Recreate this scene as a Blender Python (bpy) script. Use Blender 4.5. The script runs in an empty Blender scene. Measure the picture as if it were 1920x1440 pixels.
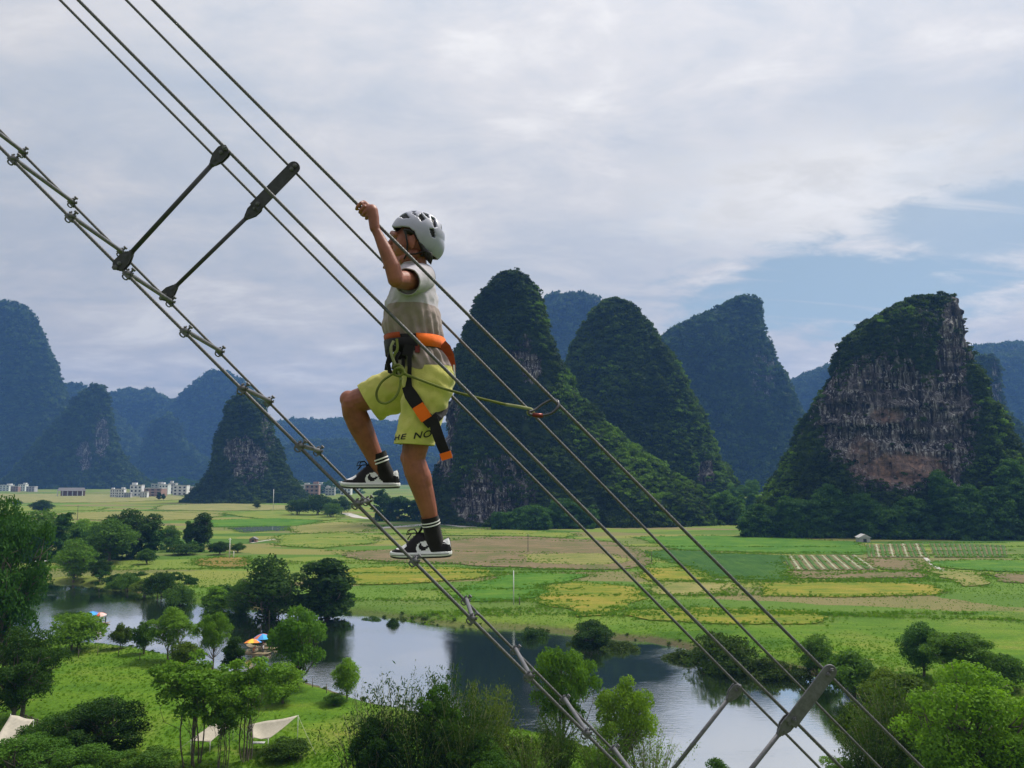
import bpy, bmesh, math, random
import numpy as np
from mathutils import Vector, Matrix, Quaternion

SC = bpy.context.scene
COL = SC.collection
R = math.radians
rng = np.random.default_rng(7)
random.seed(7)

# ------------------------------------------------------------------ camera
F_PX = 1507.0                       # focal length in pixels of the 1920 px wide photograph
CAM_H = 35.0
HORIZON = 890.0
PITCH = math.atan((HORIZON - 720.0) / F_PX)
cam_data = bpy.data.cameras.new('camera')
cam = bpy.data.objects.new('camera', cam_data)
COL.objects.link(cam)
cam.location = (0, 0, CAM_H)
cam.rotation_euler = (math.pi / 2 + PITCH, 0, 0)
cam_data.sensor_width = 36.0
cam_data.lens = 36.0 * F_PX / 1920.0
cam_data.clip_start = 0.05
cam_data.clip_end = 9000
SC.camera = cam

# ------------------------------------------------------------------ world and sun
SUN_EL, SUN_AZ = R(56), R(52)       # azimuth from +Y towards +X
SUN_DIR = Vector((math.sin(SUN_AZ) * math.cos(SUN_EL), math.cos(SUN_AZ) * math.cos(SUN_EL), math.sin(SUN_EL)))
EXPOSURE = 0.92
SUN_STRENGTH = 2.7
SKY_NISHITA = 0.06
CLOUD_LEVEL = 0.240
HAZE_DENSITY = 0.000084
HAZE_COLOR = (0.19, 0.42, 1.0)


class NT:
    """small helper to write node trees"""
    def __init__(self, tree):
        self.t = tree
        self.n = tree.nodes
        self.l = tree.links

    def node(self, typ, inputs=None, **props):
        nd = self.n.new(typ)
        for k, v in props.items():
            setattr(nd, k, v)
        for k, v in (inputs or {}).items():
            self.set(nd.inputs[k], v)
        return nd

    def set(self, sock, v):
        if isinstance(v, bpy.types.NodeSocket):
            self.l.new(v, sock)
        elif isinstance(v, bpy.types.Node):
            self.l.new(v.outputs[0], sock)
        else:
            if sock.type == 'RGBA' and len(v) == 3:
                v = (*v, 1)
            sock.default_value = v

    def math(self, op, a, b=0.0, c=0.0, clamp=False):
        nd = self.node('ShaderNodeMath', operation=op, use_clamp=clamp)
        self.set(nd.inputs[0], a)
        self.set(nd.inputs[1], b)
        self.set(nd.inputs[2], c)
        return nd.outputs[0]

    def maprange(self, v, a, b, c=0.0, d=1.0, smooth=True):
        nd = self.node('ShaderNodeMapRange', interpolation_type='SMOOTHSTEP' if smooth else 'LINEAR')
        for i, x in enumerate((v, a, b, c, d)):
            self.set(nd.inputs[i], x)
        return nd.outputs[0]

    def mix(self, fac, a, b, mode='MIX'):
        nd = self.node('ShaderNodeMix', data_type='RGBA', blend_type=mode)
        self.set(nd.inputs[0], fac)
        self.set(nd.inputs[6], a)
        self.set(nd.inputs[7], b)
        return nd.outputs[2]

    def noise(self, vec, scale, detail=4.0, rough=0.55, dist=0.0):
        nd = self.node('ShaderNodeTexNoise')
        if vec is not None:
            self.set(nd.inputs['Vector'], vec)
        nd.inputs['Scale'].default_value = scale
        nd.inputs['Detail'].default_value = detail
        nd.inputs['Roughness'].default_value = rough
        nd.inputs['Distortion'].default_value = dist
        return nd.outputs[0]

    def mapping(self, vec, scale=(1, 1, 1), rot=(0, 0, 0), loc=(0, 0, 0)):
        nd = self.node('ShaderNodeMapping')
        self.set(nd.inputs['Vector'], vec)
        nd.inputs['Scale'].default_value = scale
        nd.inputs['Rotation'].default_value = rot
        nd.inputs['Location'].default_value = loc
        return nd.outputs[0]

    def ramp(self, fac, stops):
        nd = self.node('ShaderNodeValToRGB')
        self.set(nd.inputs[0], fac)
        e = nd.color_ramp.elements
        while len(e) < len(stops):
            e.new(0.5)
        for el, (p, c) in zip(e, stops):
            el.position = p
            el.color = (*c, 1) if len(c) == 3 else c
        return nd.outputs[0]


def build_world():
    w = bpy.data.worlds.new('World')
    SC.world = w
    w.use_nodes = True
    w.node_tree.nodes.clear()
    k = NT(w.node_tree)
    out = k.node('ShaderNodeOutputWorld')
    bg = k.node('ShaderNodeBackground')
    k.l.new(bg.outputs[0], out.inputs[0])
    sky = k.node('ShaderNodeTexSky', sky_type='NISHITA')
    sky.sun_disc = False
    sky.sun_elevation = SUN_EL
    sky.sun_rotation = SUN_AZ
    sky.altitude = 100
    sky.dust_density = 2.0
    d = k.node('ShaderNodeTexCoord').outputs['Generated']
    sep = k.node('ShaderNodeSeparateXYZ', {0: d})
    az = k.math('ARCTAN2', sep.outputs[0], sep.outputs[1])
    el = k.math('ARCSINE', sep.outputs[2])
    # clouds lie in a flat sheet overhead: project the direction on it so that they shrink towards the horizon
    den = k.math('ADD', k.math('MAXIMUM', sep.outputs[2], 0.0), 0.22)
    pl = k.node('ShaderNodeCombineXYZ', {0: k.math('DIVIDE', sep.outputs[0], den), 1: k.math('DIVIDE', sep.outputs[1], den), 2: 0.0})
    big = k.noise(pl, 1.1, 5, 0.55, 0.4)
    mid = k.noise(k.mapping(pl, (1.0, 1.6, 1), (0, 0, 0.5), (3.1, 1.7, 0)), 2.6, 7, 0.6, 0.5)
    fine = k.noise(k.mapping(pl, (1, 1.4, 1), (0, 0, -0.3), (7, 2, 0)), 7.0, 8, 0.62, 0.3)
    # an opening in the cloud sheet low on the right (direction of the photograph's blue gap), frayed by the noise
    wob = k.math('MULTIPLY_ADD', mid, 0.34, -0.17)
    wob2 = k.math('MULTIPLY_ADD', fine, 0.34, -0.17)
    def gap(a0, e0, ra, re):
        da = k.math('DIVIDE', k.math('SUBTRACT', az, a0), ra)
        de = k.math('DIVIDE', k.math('SUBTRACT', el, e0), re)
        r2 = k.math('ADD', k.math('MULTIPLY', da, da), k.math('MULTIPLY', de, de))
        r = k.math('SQRT', r2)
        r = k.math('ADD', r, k.math('MULTIPLY', k.math('ADD', wob, wob2), 3.6))
        return k.maprange(r, 1.2, 0.6)
    g1 = gap(0.40, 0.212, 0.20, 0.058)
    g2 = gap(0.54, 0.265, 0.12, 0.050)
    opening = k.math('MAXIMUM', g1, k.math('MULTIPLY', g2, 0.8))
    # other thin places anywhere in the sheet
    thin = k.maprange(big, 0.42, 0.25)
    clear = k.math('MAXIMUM', opening, k.math('MULTIPLY', thin, 0.35))
    streak = k.maprange(k.noise(k.mapping(pl, (0.5, 5.0, 1), (0, 0, 0.15)), 3.0, 4, 0.5), 0.60, 0.75)
    clear = k.math('MULTIPLY', clear, k.math('SUBTRACT', 1.0, k.math('MULTIPLY', streak, 0.6)))
    tone = k.math('ADD', k.math('MULTIPLY', big, 0.5), k.math('ADD', k.math('MULTIPLY', mid, 0.38), k.math('MULTIPLY', fine, 0.12)))
    cl = k.ramp(tone, [(0.36, (0.72, 0.80, 0.92)), (0.46, (0.87, 0.91, 0.98)), (0.53, (1.04, 1.03, 1.05)), (0.61, (1.30, 1.275, 1.25))])
    # an overcast sky is brighter overhead than at the horizon
    lift = k.maprange(el, 0.0, 1.2, 0.94, 1.85, smooth=False)
    sunward = k.node('ShaderNodeVectorMath', {0: d, 1: tuple(SUN_DIR)}, operation='DOT_PRODUCT').outputs['Value']
    glow = k.maprange(sunward, -0.2, 1.0, 0.97, 1.35)
    cl = k.mix(1.0, cl, k.node('ShaderNodeCombineXYZ', {0: lift, 1: lift, 2: lift}), 'MULTIPLY')
    cl = k.mix(1.0, cl, k.node('ShaderNodeCombineXYZ', {0: glow, 1: glow, 2: glow}), 'MULTIPLY')
    # the thick sunlit cloud bank above the opening
    da = k.math('DIVIDE', k.math('SUBTRACT', az, 0.40), 0.26)
    de = k.math('DIVIDE', k.math('SUBTRACT', el, 0.325), 0.085)
    bank = k.math('SQRT', k.math('ADD', k.math('MULTIPLY', da, da), k.math('MULTIPLY', de, de)))
    bank = k.maprange(k.math('ADD', bank, k.math('MULTIPLY', k.math('ADD', wob, wob2), 4.0)), 1.25, 0.35)
    puff = k.maprange(fine, 0.3, 0.7, 1.02, 1.22)
    cl = k.mix(bank, cl, k.mix(1.0, (1.62, 1.59, 1.56), k.node('ShaderNodeCombineXYZ', {0: puff, 1: puff, 2: puff}), 'MULTIPLY'))
    cl = k.mix(1.0, cl, (CLOUD_LEVEL,) * 3, 'MULTIPLY')
    ns = k.mix(1.0, sky.outputs[0], (SKY_NISHITA,) * 3, 'MULTIPLY')
    ns = k.mix(0.6, ns, (CLOUD_LEVEL * 0.70, CLOUD_LEVEL * 0.96, CLOUD_LEVEL * 1.06))
    col = k.mix(clear, cl, ns)
    k.set(bg.inputs[0], col)
    bg.inputs[1].default_value = 1.0


build_world()
sun_data = bpy.data.lights.new('sun', 'SUN')
sun_data.energy = SUN_STRENGTH
sun_data.angle = R(14)
sun_data.color = (1.0, 0.95, 0.87)
sun = bpy.data.objects.new('sun', sun_data)
COL.objects.link(sun)
sun.rotation_euler = (-SUN_DIR).to_track_quat('-Z', 'Y').to_euler()
sun.location = (60, 20, 120)

SC.view_settings.view_transform = 'Standard'
SC.view_settings.look = 'None'
SC.view_settings.gamma = 1
SC.view_settings.use_curve_mapping = False
SC.view_settings.exposure = EXPOSURE
SC.cycles.max_bounces = 6
SC.cycles.diffuse_bounces = 3
SC.cycles.glossy_bounces = 3
SC.cycles.transmission_bounces = 4
SC.cycles.transparent_max_bounces = 8
SC.cycles.volume_bounces = 1
SC.cycles.use_denoising = True

# ------------------------------------------------------------------ geometry helpers
CP, SP = math.cos(PITCH), math.sin(PITCH)


def ray(px, py):
    a, b = (px - 960.0) / F_PX, (720.0 - py) / F_PX
    return Vector((a, CP - b * SP, SP + b * CP))


def at_depth(px, py, d):
    """point seen at a pixel of the photograph, d metres along the optical axis"""
    return Vector((0, 0, CAM_H)) + ray(px, py) * d


def at_y(px, py, y):
    v = ray(px, py)
    return Vector((0, 0, CAM_H)) + v * (y / v.y)


def on_ground(px, py, z=0.0):
    v = ray(px, py)
    return Vector((0, 0, CAM_H)) + v * ((z - CAM_H) / v.z)


def project(p):
    """world points (N,3) -> pixels of the photograph"""
    q = np.asarray(p, float) - np.array([0, 0, CAM_H])
    f = q[:, 1] * CP + q[:, 2] * SP
    u = -q[:, 1] * SP + q[:, 2] * CP
    return 960 + F_PX * q[:, 0] / f, 720 - F_PX * u / f


def _hash(ix, iy, iz, seed):
    h = (ix * 374761393 + iy * 668265263 + iz * 2147483647 + seed * 974711) & 0xFFFFFFFF
    h = ((h ^ (h >> 13)) * 1274126177) & 0xFFFFFFFF
    h = (h ^ (h >> 16)) * 2246822519 & 0xFFFFFFFF
    return ((h ^ (h >> 15)) & 0xFFFFFF) / float(0xFFFFFF)


def vnoise(p, seed=0):
    p = np.asarray(p, float)
    i = np.floor(p).astype(np.int64)
    f = p - i
    f = f * f * (3 - 2 * f)
    r = 0
    for dx in (0, 1):
        wx = f[:, 0] if dx else 1 - f[:, 0]
        for dy in (0, 1):
            wy = f[:, 1] if dy else 1 - f[:, 1]
            for dz in (0, 1):
                wz = f[:, 2] if dz else 1 - f[:, 2]
                r = r + wx * wy * wz * _hash(i[:, 0] + dx, i[:, 1] + dy, i[:, 2] + dz, seed)
    return r * 2 - 1


def fbm(p, octaves=4, seed=0, gain=0.5):
    p = np.asarray(p, float)
    a, s, r = 1.0, 0.0, 0
    for o in range(octaves):
        r = r + a * vnoise(p * (2.03 ** o) + o * 17.3, seed + o)
        s += a
        a *= gain
    return r / s


def mesh_np(name, verts, faces, smooth=False, mats=None, fmat=None):
    """faces: (M,3) or (M,4) array, or a list of arrays/lists"""
    me = bpy.data.meshes.new(name)
    verts = np.asarray(verts, np.float32)
    if isinstance(faces, np.ndarray):
        m, k = faces.shape
        me.vertices.add(len(verts))
        me.vertices.foreach_set('co', verts.ravel())
        me.loops.add(m * k)
        me.loops.foreach_set('vertex_index', faces.astype(np.int32).ravel())
        me.polygons.add(m)
        me.polygons.foreach_set('loop_start', np.arange(0, m * k, k, dtype=np.int32))
        me.update(calc_edges=True)
    else:
        me.from_pydata([tuple(map(float, v)) for v in verts], [], [list(map(int, f)) for f in faces])
        me.update()
    for m_ in (mats or []):
        me.materials.append(m_)
    if fmat is not None:
        me.polygons.foreach_set('material_index', np.asarray(fmat, np.int32))
    if smooth:
        me.polygons.foreach_set('use_smooth', np.ones(len(me.polygons), bool))
    me.validate()
    return me


def link(name, me, parent=None, loc=None):
    o = bpy.data.objects.new(name, me)
    COL.objects.link(o)
    if parent is not None:
        o.parent = parent
    if loc is not None:
        o.location = loc
    return o


def tag(o, label, cat, group=None):
    o['label'] = label
    o['category'] = cat
    if group:
        o['group'] = group
    return o


def empty(name, loc, label, cat, group=None, rz=0.0):
    o = bpy.data.objects.new(name, None)
    COL.objects.link(o)
    o.location = loc
    o.rotation_euler = (0, 0, rz)
    o.empty_display_size = 0.3
    return tag(o, label, cat, group)


class MB:
    """collects primitives into one mesh"""
    def __init__(self):
        self.v, self.f, self.m = [], [], []
        self.mi = 0

    def add(self, verts, faces):
        b = len(self.v)
        self.v.extend([tuple(x) for x in verts])
        for f in faces:
            self.f.append([i + b for i in f])
            self.m.append(self.mi)
        return self

    def box(self, c, s, rot=None):
        c = Vector(c)
        vs = []
        for x in (-.5, .5):
            for y in (-.5, .5):
                for z in (-.5, .5):
                    p = Vector((x * s[0], y * s[1], z * s[2]))
                    if rot is not None:
                        p = rot @ p
                    vs.append(c + p)
        return self.add(vs, [(0, 1, 3, 2), (4, 6, 7, 5), (0, 4, 5, 1), (2, 3, 7, 6), (0, 2, 6, 4), (1, 5, 7, 3)])

    def tube(self, pts, rad, n=8, cap=True):
        pts = [Vector(p) for p in pts]
        if not hasattr(rad, '__len__'):
            rad = [rad] * len(pts)
        prev = None
        rings = []
        for i, p in enumerate(pts):
            t = (pts[min(i + 1, len(pts) - 1)] - pts[max(i - 1, 0)]).normalized()
            if prev is None:
                a = Vector((0, 0, 1)) if abs(t.z) < .9 else Vector((1, 0, 0))
                u = t.cross(a).normalized()
            else:
                u = (prev - t * prev.dot(t)).normalized()
            prev = u
            w = t.cross(u)
            rings.append([p + (u * math.cos(q) + w * math.sin(q)) * rad[i] for q in [2 * math.pi * j / n for j in range(n)]])
        vs = [v for r_ in rings for v in r_]
        fs = []
        for i in range(len(pts) - 1):
            for j in range(n):
                a, b = i * n + j, i * n + (j + 1) % n
                fs.append((a, b, b + n, a + n))
        if cap:
            fs.append(tuple(range(n - 1, -1, -1)))
            fs.append(tuple(range((len(pts) - 1) * n, len(pts) * n)))
        return self.add(vs, fs)

    def cyl(self, a, b, r, n=10):
        return self.tube([a, b], r, n)

    def prism(self, outline, thick, origin, ux, uy):
        """flat outline (2D) extruded by thick along ux x uy, centred"""
        ux, uy = Vector(ux).normalized(), Vector(uy).normalized()
        n = ux.cross(uy).normalized()
        o = Vector(origin)
        k = len(outline)
        vs = [o + ux * p[0] + uy * p[1] - n * thick / 2 for p in outline] + [o + ux * p[0] + uy * p[1] + n * thick / 2 for p in outline]
        fs = [tuple(range(k - 1, -1, -1)), tuple(range(k, 2 * k))] + [(i, (i + 1) % k, (i + 1) % k + k, i + k) for i in range(k)]
        return self.add(vs, fs)

    def build(self, name, mats, parent=None, smooth=False, loc=None):
        if not isinstance(mats, (list, tuple)):
            mats = [mats]
        me = mesh_np(name, np.array([tuple(x) for x in self.v]), self.f, smooth, mats, self.m)
        return link(name, me, parent, loc)


# ------------------------------------------------------------------ material helpers
def mat(name):
    m = bpy.data.materials.new(name)
    m.use_nodes = True
    m.node_tree.nodes.clear()
    k = NT(m.node_tree)
    out = k.node('ShaderNodeOutputMaterial')
    return m, k, out


def simple(name, color, rough=0.6, metal=0.0, var=0.15, scale=20.0, bump=0.0, bscale=80.0, coat=0.0, sub=0.0, spec=0.5, coords='Object'):
    m, k, out = mat(name)
    tc = k.node('ShaderNodeTexCoord').outputs[coords]
    nz = k.noise(tc, scale, 5, 0.6)
    c0 = tuple(max(0, x * (1 - var)) for x in color)
    c1 = tuple(x * (1 + var) for x in color)
    col = k.mix(k.maprange(nz, 0.3, 0.7), c0, c1)
    b = k.node('ShaderNodeBsdfPrincipled', {'Base Color': col, 'Metallic': metal, 'Specular IOR Level': spec})
    k.set(b.inputs['Roughness'], k.maprange(nz, 0.2, 0.8, rough * 0.85, min(1, rough * 1.15)))
    if coat:
        b.inputs['Coat Weight'].default_value = coat
    if sub:
        b.inputs['Subsurface Weight'].default_value = sub
        b.inputs['Subsurface Radius'].default_value = (0.012, 0.005, 0.003)
        b.inputs['Subsurface Scale'].default_value = 1.0
    if bump:
        bp = k.node('ShaderNodeBump', {'Strength': 1.0, 'Distance': bump, 'Height': k.noise(tc, bscale, 4, 0.6)})
        k.l.new(bp.outputs[0], b.inputs['Normal'])
    k.l.new(b.outputs[0], out.inputs[0])
    return m


def leaf_material(name, dark, light, transl=0.35, patch=0.35, use_obj_color=True):
    m, k, out = mat(name)
    oi = k.node('ShaderNodeObjectInfo')
    geo = k.node('ShaderNodeNewGeometry')
    pos = geo.outputs['Position']
    n1 = k.noise(pos, patch, 3, 0.6)
    n2 = k.node('ShaderNodeTexWhiteNoise', {0: k.mapping(pos, (2.3, 2.3, 2.3))}, noise_dimensions='3D').outputs[0]
    f = k.math('ADD', k.math('MULTIPLY', k.maprange(n1, 0.3, 0.7), 0.5), k.math('MULTIPLY', oi.outputs['Random'], 0.5))
    col = k.mix(f, dark, light)
    if use_obj_color:
        col = k.mix(1.0, col, oi.outputs['Color'], 'MULTIPLY')
    d = k.node('ShaderNodeBsdfPrincipled', {'Base Color': col, 'Roughness': 0.7, 'Specular IOR Level': 0.10})
    tcol = k.mix(1.0, col, (1.25, 1.3, 0.6), 'MULTIPLY')
    t = k.node('ShaderNodeBsdfTranslucent', {'Color': tcol})
    mx = k.node('ShaderNodeMixShader', {0: transl})
    k.l.new(d.outputs[0], mx.inputs[1])
    k.l.new(t.outputs[0], mx.inputs[2])
    k.l.new(mx.outputs[0], out.inputs[0])
    return m
# ================================================================== THE LAND
# ---- river outline (where the water meets the banks)
WATER_Z = -1.5
far_px = [(-260, 1075), (-60, 1080), (60, 1090), (130, 1096), (200, 1103), (270, 1115), (340, 1128), (430, 1140), (520, 1146), (600, 1150), (660, 1152),
          (710, 1157), (760, 1163), (810, 1172), (880, 1177), (950, 1179), (1020, 1184), (1080, 1192), (1150, 1199), (1210, 1203), (1270, 1214), (1330, 1233),
          (1400, 1248), (1470, 1258), (1530, 1268), (1580, 1285), (1612, 1320), (1622, 1365), (1612, 1415), (1590, 1470), (1575, 1560), (1560, 1800), (1540, 2600)]
near_px = [(1060, 2600), (1150, 1800), (1215, 1560), (1225, 1480), (1190, 1430), (1120, 1402), (1040, 1380), (960, 1366), (880, 1352), (800, 1338), (720, 1322),
           (660, 1306), (600, 1284), (560, 1273), (500, 1268), (440, 1262), (400, 1250), (350, 1234), (290, 1222), (230, 1212), (160, 1206), (90, 1202), (0, 1196), (-260, 1185)]
RIVER = np.array([tuple(on_ground(x, y, WATER_Z))[:2] for x, y in far_px + near_px])


def river_sd(xy):
    """signed distance to the river outline: negative on the water"""
    xy = np.asarray(xy, float)
    a = RIVER
    b = np.roll(RIVER, -1, axis=0)
    best = np.full(len(xy), 1e9)
    inside = np.zeros(len(xy), bool)
    for p, q in zip(a, b):
        e = q - p
        w = xy - p
        t = np.clip((w @ e) / (e @ e), 0, 1)
        dd = np.hypot(w[:, 0] - t * e[0], w[:, 1] - t * e[1])
        best = np.minimum(best, dd)
        c = (p[1] > xy[:, 1]) != (q[1] > xy[:, 1])
        if abs(e[1]) > 1e-9:
            xi = p[0] + (xy[:, 1] - p[1]) / e[1] * e[0]
            inside ^= c & (xy[:, 0] < xi)
    return np.where(inside, -best, best)


def ground_h(xy):
    xy = np.asarray(xy, float)
    sd = river_sd(xy)
    p3 = np.c_[xy, np.zeros(len(xy))]
    wob = sd + 1.1 * fbm(p3 * 0.22, 3, 5)
    t = np.clip(wob / 5.5, 0, 1)
    t = t * t * (3 - 2 * t)
    out = WATER_Z - 0.12 + (-WATER_Z + 0.12) * t
    inn = WATER_Z - 0.12 + np.maximum(wob * 0.5, -2.5)
    z = np.where(wob > 0, out, inn)
    near = np.clip((260 - xy[:, 1]) / 80, 0, 1) * np.clip(sd / 10, 0, 1)
    return z + near * 0.22 * fbm(p3 * 0.09, 3, 9)


def ground_at(x, y):
    return float(ground_h(np.array([[x, y]]))[0])


def axis(lo, hi, step, outer, growth=1.35):
    a = list(np.arange(lo, hi + step * 0.5, step))
    s, x = step, a[-1]
    while x < outer[1]:
        s *= growth
        x = min(x + s, outer[1])
        a.append(x)
    s, x = step, a[0]
    pre = []
    while x > outer[0]:
        s *= growth
        x = max(x - s, outer[0])
        pre.append(x)
    return np.array(pre[::-1] + a)


GX = axis(-175, 235, 2.0, (-3200, 3200))
GY = axis(70, 300, 1.6, (-260, 4450))
gx, gy = np.meshgrid(GX, GY)
gxy = np.c_[gx.ravel(), gy.ravel()]
gv = np.c_[gxy, ground_h(gxy)]
nx, ny = len(GX), len(GY)
ii, jj = np.meshgrid(np.arange(nx - 1), np.arange(ny - 1))
b0 = (jj * nx + ii).ravel()
gf = np.c_[b0, b0 + 1, b0 + 1 + nx, b0 + nx]


def grass_ground_material():
    m, k, out = mat('meadow_ground')
    pos = k.node('ShaderNodeNewGeometry').outputs['Position']
    n1 = k.noise(pos, 0.035, 5, 0.6, 0.6)
    n2 = k.noise(k.mapping(pos, (0.25, 1.0, 1)), 0.16, 6, 0.65, 0.4)
    n3 = k.noise(pos, 1.6, 5, 0.7)
    c = k.ramp(n2, [(0.30, (0.042, 0.100, 0.008)), (0.44, (0.072, 0.152, 0.010)), (0.56, (0.118, 0.200, 0.014)), (0.68, (0.190, 0.205, 0.034))])
    c2 = k.ramp(n1, [(0.36, (0.036, 0.100, 0.007)), (0.5, (0.092, 0.185, 0.011)), (0.66, (0.215, 0.225, 0.046))])
    c = k.mix(0.5, c, c2)
    c = k.mix(k.maprange(n3, 0.35, 0.7), k.mix(1.0, c, (0.62, 0.66, 0.6), 'MULTIPLY'), c)
    # bare earth where the meadow is worn, and on the steep wet bank just above the water
    z = k.node('ShaderNodeSeparateXYZ', {0: pos}).outputs[2]
    worn = k.maprange(k.math('ADD', k.noise(k.mapping(pos, (0.5, 1, 1), (0, 0, 0), (31, 8, 0)), 0.05, 5, 0.6, 0.7), k.math('MULTIPLY', n3, 0.12)), 0.68, 0.78)
    c = k.mix(k.math('MULTIPLY', worn, 0.7), c, (0.24, 0.19, 0.085))
    bank = k.maprange(k.math('ADD', z, k.math('MULTIPLY_ADD', n3, 0.8, -0.4)), -0.35, -1.05)
    c = k.mix(k.math('MULTIPLY', bank, 0.9), c, k.mix(n3, (0.040, 0.040, 0.020), (0.125, 0.095, 0.055)))
    # beyond the river the plain is a patchwork of small paddies, cell by cell
    wv = k.node('ShaderNodeVectorMath', {0: k.mapping(pos, (0.014, 0.046, 0.0)), 1: k.node('ShaderNodeCombineXYZ', {0: k.math('MULTIPLY', n1, 0.5), 1: k.math('MULTIPLY', n2, 0.25), 2: 0.0})}, operation='ADD')
    vo = k.node('ShaderNodeTexVoronoi', {'Vector': wv.outputs[0], 'Scale': 1.0}, voronoi_dimensions='2D')
    cellv = k.node('ShaderNodeSeparateXYZ', {0: vo.outputs['Color']}).outputs[0]
    cc = k.ramp(cellv, [(0.0, (0.050, 0.110, 0.016)), (0.25, (0.100, 0.175, 0.022)), (0.45, (0.150, 0.195, 0.034)), (0.62, (0.200, 0.200, 0.046)), (0.80, (0.185, 0.150, 0.070)), (1.0, (0.075, 0.150, 0.018))])
    cc = k.mix(k.maprange(n3, 0.3, 0.65), k.mix(1.0, cc, (0.7, 0.74, 0.7), 'MULTIPLY'), cc)
    yy = k.node('ShaderNodeSeparateXYZ', {0: pos}).outputs[1]
    farw = k.maprange(k.math('ADD', yy, k.math('MULTIPLY', n1, 60.0)), 205.0, 265.0, 0.0, 0.9)
    c = k.mix(farw, c, cc)
    b = k.node('ShaderNodeBsdfPrincipled', {'Base Color': c, 'Roughness': 0.95, 'Specular IOR Level': 0.1})
    bp = k.node('ShaderNodeBump', {'Strength': 0.9, 'Distance': 0.35, 'Height': k.noise(k.mapping(pos, (1, 1, 1)), 0.9, 6, 0.7)})
    k.l.new(bp.outputs[0], b.inputs['Normal'])
    k.l.new(b.outputs[0], out.inputs[0])
    return m


M_GROUND = grass_ground_material()
ground = link('ground', mesh_np('ground', gv, gf, True, [M_GROUND]))
ground['kind'] = 'structure'
ground['label'] = 'green valley floor of meadows and banks along the river'


def water_material():
    m, k, out = mat('river_water')
    pos = k.node('ShaderNodeNewGeometry').outputs['Position']
    calm = k.noise(k.mapping(pos, (0.5, 1, 1)), 0.035, 4, 0.55, 0.8)
    rip = k.noise(k.mapping(pos, (0.45, 1.2, 1)), 1.5, 5, 0.6, 0.3)
    amt = k.maprange(calm, 0.42, 0.66, 0.006, 0.045)
    bp = k.node('ShaderNodeBump', {'Strength': 1.0, 'Distance': amt, 'Height': rip})
    deep = k.node('ShaderNodeBsdfDiffuse', {'Color': (0.018, 0.030, 0.012)})
    gl = k.node('ShaderNodeBsdfGlossy', {'Color': (0.93, 0.95, 0.96), 'Roughness': 0.04})
    k.l.new(bp.outputs[0], gl.inputs['Normal'])
    fr = k.node('ShaderNodeFresnel', {'IOR': 1.33})
    k.l.new(bp.outputs[0], fr.inputs['Normal'])
    mx = k.node('ShaderNodeMixShader', {0: k.math('POWER', fr.outputs[0], 0.12, clamp=True)})
    k.l.new(deep.outputs[0], mx.inputs[1])
    k.l.new(gl.outputs[0], mx.inputs[2])
    k.l.new(mx.outputs[0], out.inputs[0])
    return m


mnx, mxx = RIVER[:, 0].min() - 8, RIVER[:, 0].max() + 8
mny, mxy = max(RIVER[:, 1].min() - 4, 20), RIVER[:, 1].max() + 8
water = link('river_water', mesh_np('river_water', [(mnx, mny, WATER_Z), (mxx, mny, WATER_Z), (mxx, mxy, WATER_Z), (mnx, mxy, WATER_Z)], np.array([[0, 1, 2, 3]]), False, [water_material()]))
water['kind'] = 'structure'
water['label'] = 'calm grey green river winding through the valley'


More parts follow.
